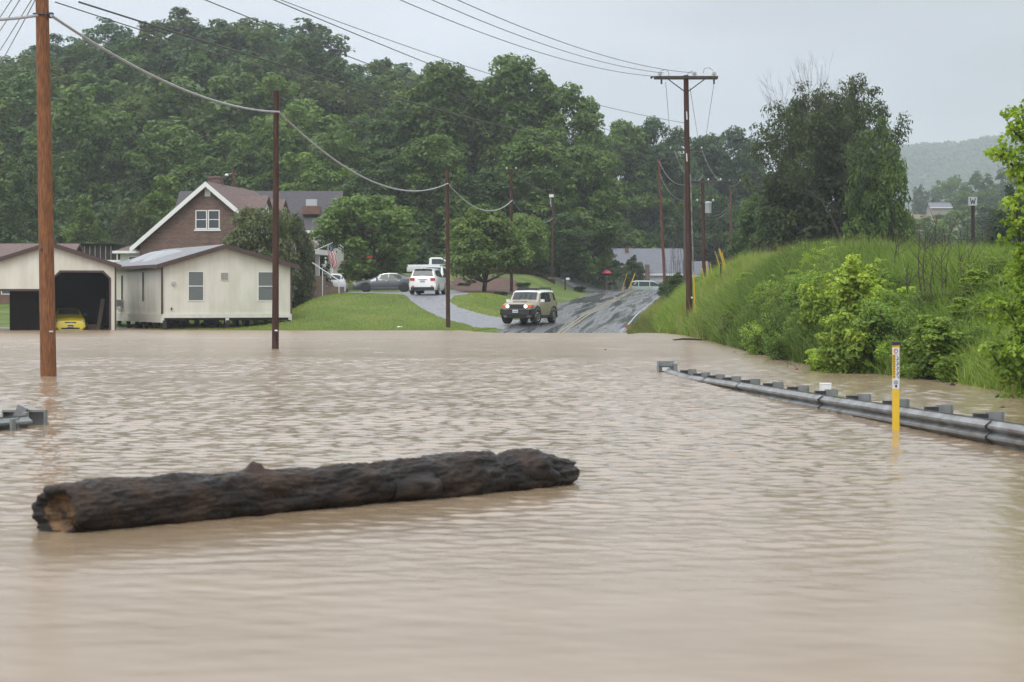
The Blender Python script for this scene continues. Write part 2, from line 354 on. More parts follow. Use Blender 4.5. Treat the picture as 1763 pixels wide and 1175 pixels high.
def sheet(name, xs, ys, zf, m, **k):
    XX, YY = np.meshgrid(xs, ys); ZZ = zf(XX, YY)
    v = np.stack([XX.ravel(), YY.ravel(), ZZ.ravel()], 1); nx, ny = len(xs), len(ys)
    i = (np.arange(ny - 1)[:, None] * nx + np.arange(nx - 1)[None]).ravel()
    f = np.stack([i, i + 1, i + nx + 1, i + nx], 1)
    return tag(link_mesh(name, np_mesh(name, v, f, smooth=True), m), **k)
# ground material: wet grass, darker and browner under the trees
def ground_mat():
    m = bpy.data.materials.new('wet_ground'); m.use_nodes = True; t = m.node_tree; b = t.nodes['Principled BSDF']; b.inputs['Roughness'].default_value = .85
    b.inputs['Specular IOR Level'].default_value = .25
    tc = N(t, 'ShaderNodeTexCoord')
    def noise(s, d=5, st=(1, 1, 1)):
        mp = N(t, 'ShaderNodeMapping'); mp.inputs['Scale'].default_value = st; t.links.new(tc.outputs['Object'], mp.inputs[0])
        n = N(t, 'ShaderNodeTexNoise'); n.inputs['Scale'].default_value = s; n.inputs['Detail'].default_value = d; n.inputs['Roughness'].default_value = .62; t.links.new(mp.outputs[0], n.inputs['Vector']); return n
    n1 = noise(.35, 6); n2 = noise(7, 5)
    r1 = N(t, 'ShaderNodeValToRGB'); e = r1.color_ramp.elements; e[0].position = .36; e[0].color = (.075, .105, .022, 1); e[1].position = .64; e[1].color = (.140, .165, .040, 1)
    x = e.new(.5); x.color = (.088, .142, .022, 1)
    t.links.new(n1.outputs[0], r1.inputs[0])
    r2 = N(t, 'ShaderNodeMapRange'); r2.inputs['From Min'].default_value = .3; r2.inputs['From Max'].default_value = .7; r2.inputs['To Min'].default_value = .62; r2.inputs['To Max'].default_value = 1.35; t.links.new(n2.outputs[0], r2.inputs[0])
    sc = N(t, 'ShaderNodeVectorMath', operation='SCALE'); t.links.new(r1.outputs[0], sc.inputs[0]); t.links.new(r2.outputs[0], sc.inputs['Scale'])
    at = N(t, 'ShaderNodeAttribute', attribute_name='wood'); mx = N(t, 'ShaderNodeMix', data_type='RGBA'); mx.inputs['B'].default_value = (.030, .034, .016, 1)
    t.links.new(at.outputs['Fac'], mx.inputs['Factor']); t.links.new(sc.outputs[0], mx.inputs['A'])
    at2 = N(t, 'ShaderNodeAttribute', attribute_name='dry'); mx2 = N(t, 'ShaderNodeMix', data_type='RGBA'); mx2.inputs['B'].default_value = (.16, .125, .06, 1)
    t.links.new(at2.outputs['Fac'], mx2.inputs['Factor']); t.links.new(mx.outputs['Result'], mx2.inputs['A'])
    t.links.new(mx2.outputs['Result'], b.inputs['Base Color'])
    bp = N(t, 'ShaderNodeBump'); bp.inputs['Distance'].default_value = .06; t.links.new(n2.outputs[0], bp.inputs['Height']); t.links.new(bp.outputs[0], b.inputs['Normal'])
    return m
gxs = axis_grid([(-3200, -900, 230), (-900, -300, 40), (-300, -60, 6), (-60, -30, 1.5), (-30, 28, .45), (28, 60, 1.5), (60, 300, 6), (300, 900, 30), (900, 3200, 230)])
gys = axis_grid([(-200, 20, 22), (20, 85, 1.3), (85, 175, .5), (175, 260, 2), (260, 640, 6), (640, 1400, 40), (1400, 5200, 200)])
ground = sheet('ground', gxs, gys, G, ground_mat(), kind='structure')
_n = len(ground.data.vertices); _co = np.empty(_n * 3, np.float32); ground.data.vertices.foreach_get('co', _co); _co = _co.reshape(-1, 3)
_x, _y = _co[:, 0], _co[:, 1]
_u = CX + _x / np.maximum(_y, 1) * F
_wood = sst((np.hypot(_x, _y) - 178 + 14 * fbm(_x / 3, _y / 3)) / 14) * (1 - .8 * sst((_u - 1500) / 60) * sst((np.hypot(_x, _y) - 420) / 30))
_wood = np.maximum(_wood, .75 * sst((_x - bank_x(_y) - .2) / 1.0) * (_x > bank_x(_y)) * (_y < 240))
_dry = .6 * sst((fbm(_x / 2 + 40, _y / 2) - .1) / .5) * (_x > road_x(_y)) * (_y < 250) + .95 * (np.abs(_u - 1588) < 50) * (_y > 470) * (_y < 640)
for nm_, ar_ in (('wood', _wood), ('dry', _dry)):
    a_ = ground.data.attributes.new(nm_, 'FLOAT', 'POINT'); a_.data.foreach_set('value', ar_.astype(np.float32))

# ---- flood water
def water_mat():
    m = bpy.data.materials.new('muddy_water'); m.use_nodes = True; t = m.node_tree; b = t.nodes['Principled BSDF']
    b.inputs['IOR'].default_value = 1.42; b.inputs['Roughness'].default_value = .09
    tc = N(t, 'ShaderNodeTexCoord')
    def noise(s, d, st=(1, 1, 1), rot=0, rough=.5):
        mp = N(t, 'ShaderNodeMapping'); mp.inputs['Scale'].default_value = st; mp.inputs['Rotation'].default_value = (0, 0, rot); t.links.new(tc.outputs['Object'], mp.inputs[0])
        n = N(t, 'ShaderNodeTexNoise'); n.inputs['Scale'].default_value = s; n.inputs['Detail'].default_value = d; n.inputs['Roughness'].default_value = rough; t.links.new(mp.outputs[0], n.inputs['Vector']); return n
    sed = noise(.45, 6, (.5, 1.2, 1), 0, .65)
    cr = N(t, 'ShaderNodeValToRGB'); e = cr.color_ramp.elements; e[0].position = .35; e[0].color = (.240, .176, .110, 1); e[1].position = .65; e[1].color = (.305, .232, .158, 1)
    t.links.new(sed.outputs[0], cr.inputs[0]); t.links.new(cr.outputs[0], b.inputs['Base Color'])
    pa = noise(.07, 3, (.5, 1, 1)); pr = N(t, 'ShaderNodeMapRange'); pr.inputs['From Min'].default_value = .36; pr.inputs['From Max'].default_value = .6
    pr.inputs['To Min'].default_value = .35; pr.inputs['To Max'].default_value = 1.1; t.links.new(pa.outputs[0], pr.inputs[0])
    sx = N(t, 'ShaderNodeSeparateXYZ'); t.links.new(tc.outputs['Object'], sx.inputs[0])
    def ramp(f0, f1, t0, t1, ax=1):
        n = N(t, 'ShaderNodeMapRange'); n.inputs['From Min'].default_value = f0; n.inputs['From Max'].default_value = f1; n.inputs['To Min'].default_value = t0; n.inputs['To Max'].default_value = t1; t.links.new(sx.outputs[ax], n.inputs[0]); return n.outputs[0]
    def math_(op, a, bb):
        n = N(t, 'ShaderNodeMath', operation=op)
        for i, q in enumerate((a, bb)):
            if isinstance(q, (int, float)): n.inputs[i].default_value = q
            else: t.links.new(q, n.inputs[i])
        return n.outputs[0]
    def vmath(op, a, bb=None, sc=None):
        n = N(t, 'ShaderNodeVectorMath', operation=op)
        for i, q in enumerate((a, bb)):
            if q is None: continue
            if isinstance(q, tuple): n.inputs[i].default_value = q
            else: t.links.new(q, n.inputs[i])
        if sc is not None:
            if isinstance(sc, float): n.inputs['Scale'].default_value = sc
            else: t.links.new(sc, n.inputs['Scale'])
        return n.outputs[0]
    calm = math_('MULTIPLY', ramp(10.5, 23, .10, 1.0), ramp(4, 7, 1.0, .55, 0)); amp = math_('MULTIPLY', pr.outputs[0], calm)
    tot = None
    for sc_, st, rot, A_ in ((16, (.9, 1.1, 1), .15, .12), (6, (.8, 1.15, 1), -.2, .10)):
        n = noise(sc_, 2, st, rot); v = vmath('SCALE', vmath('SUBTRACT', n.outputs['Color'], (.5, .5, .5)), sc=A_); tot = v if tot is None else vmath('ADD', tot, v)
    fa = None
    for sc_, st, rot, A_ in ((3.2, (.8, 1.1, 1), .15, .42), (1.2, (.6, 1.1, 1), -.2, .30)):
        n = noise(sc_, 2, st, rot); v = vmath('SCALE', vmath('SUBTRACT', n.outputs['Color'], (.5, .5, .5)), sc=A_); fa = v if fa is None else vmath('ADD', fa, v)
    tot = vmath('ADD', tot, vmath('SCALE', fa, sc=ramp(34, 75, 0.0, 1.0)))
    gn = N(t, 'ShaderNodeNewGeometry'); tot = vmath('MULTIPLY', vmath('SCALE', tot, sc=amp), (1, 1, 0)); t.links.new(vmath('NORMALIZE', vmath('ADD', tot, gn.outputs['Normal'])), b.inputs['Normal'])
    t.links.new(math_('MAXIMUM', ramp(9, 22, .25, .12), ramp(24, 90, .13, .28)), b.inputs['Roughness'])
    return m
def wave_sheet():          # wind ripples as real relief, finer near the shore road
    rng = np.random.default_rng(12); rows = np.concatenate([[-120, 0], np.arange(6.5, 24, .036), np.arange(24, 60, .052), np.arange(60, 124, .16), [170]])
    u = np.concatenate([[-1], np.linspace(-1, 1, 580), [1]]); YY = np.repeat(rows[:, None], len(u), 1); wd = .31 * np.maximum(YY, 6.5) + 2.5; XX = u[None] * wd; XX[:, 0] = -900; XX[:, -1] = 900
    Z = np.zeros_like(XX); n = 64; lam = .085 * (7.5 ** rng.random(n)); th = rng.normal(0, .75, n) + 1.3; ph = rng.uniform(0, 6.283, n)
    gx, gy = XX + .25 * fbm(XX / 3, YY / 3), YY + .25 * fbm(XX / 3 + 7, YY / 3)
    cell = np.interp(YY, [6, 24, 24.1, 60, 60.1, 124], [.036, .036, .052, .06, .16, .16])
    for i in range(n):
        k = 6.283 / lam[i]; sl = .15 * math.sqrt(2 / n) * (1.25 if lam[i] < .5 else .75); fade = np.clip(lam[i] / cell / 2.2 - .6, 0, 1)
        Z += sl / k * np.sin(k * (gx * math.cos(th[i]) + gy * math.sin(th[i])) + ph[i]) * fade
    pat = np.clip(.85 + .75 * fbm(XX / 2.2 + 11, YY / 5.5), .25, 1.6)
    Z *= pat * np.interp(YY, [7, 12.5, 18, 29], [.04, .11, .45, .92]) * np.interp(XX - np.interp(YY, [14, 48], [7, 3.7]), [-3, 1], [1, .5]) * np.clip((1 - np.abs(u[None])) * 12, 0, 1)
    Z[:2] = 0; Z[-1] = 0
    v = np.stack([XX.ravel(), YY.ravel(), Z.ravel()], 1); nx = len(u); i = (np.arange(len(rows) - 1)[:, None] * nx + np.arange(nx - 1)[None]).ravel()
    return np_mesh('water', v, np.stack([i, i + 1, i + nx + 1, i + nx], 1), smooth=True)
water = tag(link_mesh('water', wave_sheet(), water_mat()), kind='structure')

# ---- road, driveway, mulch: sheets laid on the ground
def asphalt_mat():
    m = bpy.data.materials.new('wet_asphalt'); m.use_nodes = True; t = m.node_tree; b = t.nodes['Principled BSDF']
    tc = N(t, 'ShaderNodeTexCoord'); at = N(t, 'ShaderNodeAttribute', attribute_name='across'); al = N(t, 'ShaderNodeAttribute', attribute_name='along')
    cb = N(t, 'ShaderNodeCombineXYZ'); t.links.new(at.outputs['Fac'], cb.inputs[0]); t.links.new(al.outputs['Fac'], cb.inputs[1])
    mp = N(t, 'ShaderNodeMapping'); mp.inputs['Scale'].default_value = (1.05, .04, 1); t.links.new(cb.outputs[0], mp.inputs[0])
    n = N(t, 'ShaderNodeTexNoise'); n.inputs['Scale'].default_value = 1; n.inputs['Detail'].default_value = 5; n.inputs['Roughness'].default_value = .6; n.inputs['Distortion'].default_value = .5; t.links.new(mp.outputs[0], n.inputs['Vector'])
    r = N(t, 'ShaderNodeValToRGB'); e = r.color_ramp.elements; e[0].position = .38; e[0].color = (.52, .52, .52, 1); e[1].position = .58; e[1].color = (.10, .10, .10, 1)
    t.links.new(n.outputs[0], r.inputs[0]); t.links.new(r.outputs[0], b.inputs['Roughness'])
    c = N(t, 'ShaderNodeValToRGB'); e = c.color_ramp.elements; e[0].position = .40; e[0].color = (.030, .032, .034, 1); e[1].position = .60; e[1].color = (.105, .112, .122, 1)
    t.links.new(n.outputs[0], c.inputs[0]); t.links.new(c.outputs[0], b.inputs['Base Color'])
    f = N(t, 'ShaderNodeTexNoise'); f.inputs['Scale'].default_value = 25; t.links.new(tc.outputs['Object'], f.inputs['Vector'])
    mu = N(t, 'ShaderNodeMath', operation='MULTIPLY'); t.links.new(f.outputs[0], mu.inputs[0]); t.links.new(r.outputs[0], mu.inputs[1])
    bp = N(t, 'ShaderNodeBump'); bp.inputs['Distance'].default_value = .012; t.links.new(mu.outputs[0], bp.inputs['Height']); t.links.new(bp.outputs[0], b.inputs['Normal'])
    b.inputs['Specular IOR Level'].default_value = .7
    return m
def strip(name, ys, xl, xr, m, lift, nx=10, **k):
    ys = np.asarray(ys, float); S = np.linspace(0, 1, nx)
    L, Rr = xl(ys), xr(ys)
    XX = L[:, None] * (1 - S) + Rr[:, None] * S; YY = np.repeat(ys[:, None], nx, 1); ZZ = G(XX, YY) + lift
    v = np.stack([XX.ravel(), YY.ravel(), ZZ.ravel()], 1); i = (np.arange(len(ys) - 1)[:, None] * nx + np.arange(nx - 1)[None]).ravel()
    f = np.stack([i, i + 1, i + nx + 1, i + nx], 1)
    me = np_mesh(name, v, f, {'across': ('POINT', (XX - road_x(YY)).ravel()), 'along': ('POINT', YY.ravel())}, smooth=True)
    return tag(link_mesh(name, me, m), **k)
MA = asphalt_mat()
edge = lambda s: (lambda y: road_x(y) + s * HW + .06 * np.sin(y * 1.7 + s) + .05 * np.sin(y * .61 + 2 * s))
strip('road', np.arange(20, 262, .75), edge(-1), edge(1), MA, .02, 14, kind='structure')
M['roadyellow'] = mat('worn_yellow_line', (.27, .20, .085), .4, col2=(.13, .115, .08), nscale=2.2, stretch=(4, 1, 1))
M['roadwhite'] = mat('worn_white_line', (.42, .43, .44), .4, col2=(.16, .165, .17), nscale=1.5, stretch=(4, 1, 1), lo=.45, hi=.6)
for nm, dx in (('yellow_road_line', -.14), ('yellow_road_line', .10)):
    strip(nm, np.arange(96, 240, .75), lambda y, dx=dx: road_x(y) + dx - .06, lambda y, dx=dx: road_x(y) + dx + .06, M['roadyellow'], .03, 2, kind='structure')
strip('white_road_line', np.arange(96, 230, .75), lambda y: road_x(y) + HW - .30, lambda y: road_x(y) + HW - .20, M['roadwhite'], .03, 2, kind='structure')
# the side road that meets it behind the crest
sr = MB()
for k in range(24):
    x0 = 4 + k * 1.6; x1 = x0 + 1.6
    q = [(x0, 200), (x1, 200), (x1, 222), (x0, 222)]
def patch(name, poly, m, lift, step=.5, **k):          # a sheet cut to a polygon and laid on the ground
    poly = np.array([(p[0], p[1]) for p in poly]); x0, y0 = poly.min(0); x1, y1 = poly.max(0)
    bm = bmesh.new(); vs = [bm.verts.new((p[0], p[1], 0)) for p in poly]; bm.faces.new(vs)
    for i in range(int((x1 - x0) / step)): bmesh.ops.bisect_plane(bm, geom=bm.verts[:] + bm.edges[:] + bm.faces[:], plane_co=(x0 + (i + .5) * step, 0, 0), plane_no=(1, 0, 0))
    for i in range(int((y1 - y0) / step)): bmesh.ops.bisect_plane(bm, geom=bm.verts[:] + bm.edges[:] + bm.faces[:], plane_co=(0, y0 + (i + .5) * step, 0), plane_no=(0, 1, 0))
    bmesh.ops.triangulate(bm, faces=bm.faces[:])
    for v in bm.verts: v.co.z = Gs(v.co.x, v.co.y) + lift
    bmesh.ops.recalc_face_normals(bm, faces=bm.faces)
    me = bpy.data.meshes.new(name); bm.to_mesh(me); bm.free(); me.shade_smooth()
    return tag(link_mesh(name, me, m), **k)
def wob(pts, amp=.12, seed=0):          # soften the outline of a patch
    r = random.Random(seed); out = []
    for i in range(len(pts)):
        a = Vector((pts[i][0], pts[i][1], 0)); b = Vector((pts[(i + 1) % len(pts)][0], pts[(i + 1) % len(pts)][1], 0)); n = max(1, int((b - a).length / .8))
        for k in range(n):
            p = a.lerp(b, k / n); out.append((p.x + r.uniform(-amp, amp), p.y + r.uniform(-amp, amp)))
    return out
M['gravel'] = mat('wet_gravel', (.235, .245, .265), .55, col2=(.12, .125, .14), nscale=5, bump=.03, bscale=14, detail=8)
M['mulch'] = mat('brown_mulch', (.115, .058, .042), .9, col2=(.06, .032, .025), nscale=3, bump=.05, bscale=9, detail=8)
M['redmulch'] = mat('red_mulch', (.19, .07, .045), .9, col2=(.11, .04, .03), nscale=4, bump=.05, bscale=9, detail=8)
dl = [RG(*p) for p in ((880, 571), (845, 566), (800, 559), (770, 552), (745, 542), (725, 531), (708, 521))]
dr = [RG(*p) for p in ((772, 519), (790, 531), (820, 540), (850, 546), (872, 549), (890, 552))]
drive = [(2.0, 105.2)] + [(p.x, p.y) for p in dl] + [(-7.2, 129.5), (-14.5, 146.5), (-14.5, 151), (-3.0, 151.5), (-2.9, 131)] + [(p.x, p.y) for p in dr] + [(3.2, 117)]
patch('driveway', wob(drive, .1, 3), M['gravel'], .012, .6, kind='structure')
mb1 = [RG(*p) for p in ((776, 497), (800, 504), (850, 506), (883, 505), (905, 503), (893, 487), (860, 477), (812, 478), (780, 480))]
patch('mulch_bed', wob([(p.x, p.y) for p in mb1], .15, 4), M['mulch'], .03, .6, kind='structure')
mb2 = [RG(*p) for p in ((499, 514), (528, 509), (532, 505), (515, 501), (499, 503))]
patch('mulch_bed', wob([(p.x, p.y) for p in mb2], .1, 5), M['redmulch'], .02, .5, kind='structure')
# short spur of tarmac on the left of the road
sp_ = [(2.6, 131), (6.0, 146), (6.2, 149), (3.0, 146.5), (-1.0, 143.5), (-1.0, 141.0), (1.5, 139.5)]
patch('side_road', sp_, MA, .014, .6, kind='structure')
patch('side_road', [(6.0, 186), (10, 196), (24, 197), (34, 206), (34, 222), (4.0, 222), (-4, 214), (1, 200)], MA, .012, .8, kind='structure')

# ------------------------------------------------------------------ trees and plants
def nrm(v): return v / np.maximum(np.linalg.norm(v, axis=1, keepdims=True), 1e-9)
def leaf_quads(rng, pos, nor, size, tint, asp=.62):
    n = len(pos); r = nrm(rng.normal(size=(n, 3))); a = nrm(np.cross(nor, r)); b = np.cross(nor, a)
    s = (size * rng.uniform(.55, 1.35, n))[:, None]
    c = nor * s * .18
    v = np.stack([pos + a * s, pos + b * s * asp + c, pos - a * s, pos - b * s * asp + c], 1).reshape(-1, 3)
    return v, np.arange(4 * n).reshape(-1, 4), tint
def lobes_to_leaves(rng, L, dens, size, squash=.8, up=.55, T=None):
    # L: (n,4) centre and radius; leaves sit on the outside of each lobe
    area = L[:, 3] ** 2; cnt = np.maximum((dens * area).astype(int), 6)
    idx = np.repeat(np.arange(len(L)), cnt); n = len(idx)
    d = nrm(rng.normal(size=(n, 3))); d[:, 2] = np.where(rng.random(n) < .6, np.abs(d[:, 2]), d[:, 2])
    rad = L[idx, 3] * (.5 + .62 * np.sqrt(rng.random(n)))
    pos = L[idx, :3] + d * rad[:, None] * np.array([1, 1, squash])
    nor = nrm(d * .6 + np.array([0, 0, up]) + rng.normal(size=(n, 3)) * .42)
    tl = rng.random(len(L)) if T is None else T
    tint = np.clip(.65 * tl[idx] + .35 * rng.random(n), 0, 1)
    return leaf_quads(rng, pos, nor, size, tint)
def sub_lobes(rng, L, k, f=.5, out=.75, zup=.25):
    idx = np.repeat(np.arange(len(L)), k); n = len(idx); d = nrm(rng.normal(size=(n, 3))); d[:, 2] = d[:, 2] * .8 + zup; d = nrm(d)
    r = L[idx, 3] * f * rng.uniform(.65, 1.25, n)
    c = L[idx, :3] + d * (L[idx, 3] * out * rng.uniform(.75, 1.15, n))[:, None]
    return np.concatenate([c, r[:, None]], 1), idx
def crown_env(rng, n, H, Rr, z0, prof, lr):
    # lobes over the outside of a crown whose radius at relative height h is prof(h)*Rr
    out = []
    while len(out) < n:
        h = rng.uniform(0, 1); pr = prof(h)
        if rng.random() > pr + .12: continue
        th = rng.uniform(0, 6.283); q = pr * Rr * rng.uniform(.45, .85) 
        r = lr * Rr * rng.uniform(.7, 1.25)
        out.append((math.cos(th) * q, math.sin(th) * q, z0 + (H - z0) * h * .93, r))
    return np.array(out)
def limb_mesh(rng, L, H, r0, mat_, trunk_top=.7, stems=1, lean=0, name='trunk', every=1):
    m = MB(); tops = []
    for s in range(stems):
        a = rng.uniform(0, 6.28); off = 0 if stems == 1 else .16 * H * rng.uniform(.4, .9)
        base = Vector((math.cos(a) * r0 * .9 * (stems > 1), math.sin(a) * r0 * .9 * (stems > 1), -.35))
        pts = [base]; q = base.copy()
        for k in range(1, 6):
            t = k / 5; q = Vector((base.x + math.cos(a) * off * t + rng.normal() * .012 * H * t, base.y + math.sin(a) * off * t + rng.normal() * .012 * H * t, H * trunk_top * t)); pts.append(q)
        rr = r0 / math.sqrt(stems)
        m.path(pts, [rr * (1.25 if i == 0 else 1) * (1 - .75 * i / 5) for i in range(6)], 7); tops.append(pts)
    for i in range(0, len(L), every):
        c = Vector(L[i, :3]); pts = tops[int(rng.integers(stems))]
        k = int(np.clip(round((c.z / (H * trunk_top)) * 5 - 1.6), 1, 5)); b = pts[k]
        mid = b.lerp(c, .5) + Vector((rng.normal() * .02 * H, rng.normal() * .02 * H, -.02 * H))
        ra = r0 * .42 * (1 - .12 * k); m.path([b, mid, c], [ra, ra * .6, ra * .2], 5, cap=False)
    me = bpy.data.meshes.new(name); me.from_pydata(m.v, [], m.f); me.materials.append(mat_); me.shade_smooth(); return me
PROF = {
 'broad': lambda h: math.sin(math.pi * min(1, .16 + .84 * h) ** .9) ** .55,
 'round': lambda h: math.sqrt(max(0, 1 - (2 * h - 1) ** 2)) * .98 + .02,
 'tall': lambda h: (math.sin(math.pi * min(1, .2 + .8 * h)) ** .45),
 'dome': lambda h: math.sqrt(max(0, 1 - h ** 2)) ,
 'cone': lambda h: max(.06, 1 - h) ** .8,
}
def tree_template(kind, seed, H, Rr, z0, nl, sub, dens, size, lr=.30, r0=.25, stems=1, f=.5, squash=.8, up=.55, bark='bark', trunk_top=.7):
    rng = np.random.default_rng(seed); L = crown_env(rng, nl, H, Rr, z0, PROF[kind], lr)
    S, idx = sub_lobes(rng, L, sub, f); T = np.clip(rng.random(len(L))[idx] * .6 + rng.random(len(S)) * .4, 0, 1)
    v, q, t = lobes_to_leaves(rng, S, dens, size, squash, up, T)
    cm = np_mesh('crown', v, q, {'tint': ('FACE', t)}); cm.materials.append(M['leaf'])
    return cm, limb_mesh(rng, L, H, r0, M[bark], trunk_top, stems), H, Rr
def put_tree(name, tpl, loc, H, Rr, color, label, cat='tree', group=None, rot=None, rng=random, lean=0):
    cm, tm, h0, r0 = tpl; e = empty(name, loc, rng.uniform(0, 6.28) if rot is None else rot, label=label, cat=cat, group=group)
    e.scale = (Rr / r0, Rr / r0, H / h0)
    c = link_mesh('crown', cm, None, e); c.color = (*color, 1)
    link_mesh('trunk', tm, None, e); return e
rt = random.Random(11)
FT = [tree_template('broad', 100 + i, 15, 5.2, 2.4, 30, 7, 48, .31, lr=.30, r0=.24) for i in range(4)]
FR = [tree_template('round', 200 + i, 15, 5.6, 2.0, 30, 7, 48, .31, lr=.30, r0=.24) for i in range(3)]
FTALL = [tree_template('tall', 300 + i, 24, 6.5, 2.2, 80, 8, 50, .30, lr=.31, r0=.38) for i in range(3)]
GREEN = {'dark': (.050, .088, .028), 'mid': (.082, .136, .034), 'bright': (.112, .178, .036), 'olive': (.060, .082, .028), 'cool': (.054, .093, .044)}
def tree_px(name, tpls, px, Y, ytop, wpx, color, label, group=None, ground=None, k=None, cat='tree', sink=.2):
    x = X(px, Y); g = Gs(x, Y) if ground is None else ground
    zt = EYE + (HY - ytop) / F * Y; tp = tpls[rt.randrange(len(tpls))] if k is None else tpls[k]
    return put_tree(name, tp, (x, Y, g - sink), zt - g + sink, wpx / 2 / F * Y, color, label, cat, group, rng=rt)
# --- the wooded hill on the left: rows of trees up the slope
MARKS = [(-15, 'cut by the left edge'), (45, 'just left of the nearest pole'), (98, 'just right of the nearest pole'), (150, 'above the garage roof'), (205, 'above the dark shed'), (262, 'above the lean-to roof'), (318, 'left of the brick chimney'),
    (372, 'straight above the brick chimney'), (425, 'right of the brick chimney'), (476, 'beside the second pole'), (530, 'above the dark roof'), (590, 'above the right end of the dark roof'), (645, 'above the rounded yard tree'), (710, 'left of the tall central trees'), (2000, 'behind the tall central trees')]
def mark(px):
    for lim, s in MARKS:
        if px < lim + 26: return s
    return MARKS[-1][1]
seen = {}
for row, (Y, n, c, rn, gname) in enumerate((
    (392, 16, 'cool', 'hazy dark tree on the ridge top', 'ridge top trees'), (366, 17, 'cool', 'dark tree just below the ridge top', 'upper slope trees'), (340, 16, 'cool', 'dark tree on the upper slope', 'upper slope trees'),
    (314, 15, 'dark', 'dark tree half way up the hill', 'middle slope trees'), (288, 14, 'mid', 'green tree low on the wooded slope', 'middle slope trees'), (262, 13, 'mid', 'green tree at the bottom of the wooded hill', 'lower slope trees'))):
    for i in range(n):
        px = -60 + (i + rt.uniform(.1, .9)) * 900 / n; Yj = Y + rt.uniform(-10, 10); x = X(px, Yj)
        H = rt.uniform(12.5, 17) if row else rt.uniform(11, 14.5)
        tp = rt.choice(FT + FR); col = GREEN[c]; s = rt.uniform(.72, 1.35)
        put_tree('broadleaf_tree', tp, (x, Yj, Gs(x, Yj) - .4), H, H * rt.uniform(.40, .52), (col[0] * s * rt.uniform(.85, 1.25), col[1] * s, col[2] * s * rt.uniform(.8, 1.4)), rn + ', ' + mark(px), 'tree', gname, rng=rt)
# --- paler trees on the flat ground at the foot of the hill
foot = [(-25, 205, 225, 150, 'mid', 'leftmost tree at the foot of the hill, cut by the left edge'),
    (35, 196, 300, 120, 'dark', 'dark low tree at the left edge behind the carport roof'),
    (115, 232, 178, 170, 'mid', 'tall broad green tree just right of the nearest utility pole'),
    (205, 236, 196, 150, 'mid', 'broad green tree left of the brick house with its top level with the telephone cable'),
    (148, 192, 338, 78, 'bright', 'small bright green tree between the nearest pole and the dark shed'),
    (300, 240, 215, 150, 'mid', 'green tree directly behind the brick house chimney'),
    (290, 190, 306, 120, 'bright', 'bright rounded tree rising behind the left roof slope of the brick house'),
    (235, 184, 352, 90, 'olive', 'scrubby olive green tree behind the lean-to of the brick house'),
    (390, 238, 232, 140, 'mid', 'green tree between the brick chimney and the second utility pole'),
    (455, 236, 205, 130, 'mid', 'tall green tree behind the second utility pole'),
    (520, 226, 262, 150, 'bright', 'pale green low tree behind the long dark roof'),
    (590, 232, 228, 140, 'mid', 'green tree above the right end of the long dark roof'),
    (600, 212, 296, 110, 'bright', 'pale green rounded tree at the right end of the long dark roof'),
    (60, 214, 260, 110, 'dark', 'shaded tree directly behind the nearest utility pole')]
for px, Y, yt, wp, c, lab in foot:
    tree_px('broadleaf_tree', FT + FR, px, Y, yt, wp, GREEN[c], lab)
# --- the tall trees in the middle
tall = [(690, 236, 170, 150, 'dark', 'dark tall tree at the left shoulder of the tall central trees'),
    (770, 232, 96, 175, 'mid', 'tall central tree with the left hand rounded top above the third utility pole'),
    (890, 236, 84, 190, 'mid', 'tallest central tree, its top standing highest against the grey sky'),
    (985, 232, 150, 140, 'mid', 'tall central tree on the right shoulder of the group'),
    (660, 205, 262, 150, 'dark', 'dark green tree behind the rounded yard tree and the grey sedan'),
    (745, 205, 225, 150, 'mid', 'green tree behind the third utility pole at mid height'),
    (835, 208, 290, 150, 'dark', 'dark tree behind the two low spreading yard trees'),
    (925, 212, 215, 165, 'mid', 'big green tree behind the fifth utility pole'),
    (1010, 216, 245, 130, 'mid', 'tall leafy tree behind the person with the umbrella'),
    (1012, 222, 330, 105, 'dark', 'dark vine covered tree left of the grey roofed white building'),
    (965, 204, 370, 110, 'dark', 'dark dense tree behind the black mailbox'),
    (1078, 288, 202, 110, 'mid', 'tall green tree above the left end of the grey roofed white building'),
    (1125, 290, 208, 110, 'cool', 'tall green tree behind the leaning red pole'),
    (1165, 296, 225, 90, 'cool', 'green tree behind the tall crossarm pole'),
    (1110, 290, 300, 120, 'mid', 'green tree rising above the roof of the white building'),
    (1215, 330, 226, 120, 'cool', 'rounded dark tree beyond the transformer pole'),
    (1268, 335, 224, 120, 'cool', 'rounded dark tree standing against the sky left of the gap'),
    (1300, 345, 262, 70, 'cool', 'small dark tree at the right end of the rounded far trees'),
    (1185, 292, 320, 90, 'mid', 'green tree between the crossarm pole and the transformer pole'),
    (1235, 285, 330, 90, 'dark', 'dark green tree behind the transformer pole at mid height'),
    (1290, 262, 352, 100, 'dark', 'dark tree beside the far red pole above the embankment')]
for px, Y, yt, wp, c, lab in tall:
    tree_px('tall_tree', FTALL, px, Y, yt, wp, GREEN[c], lab)
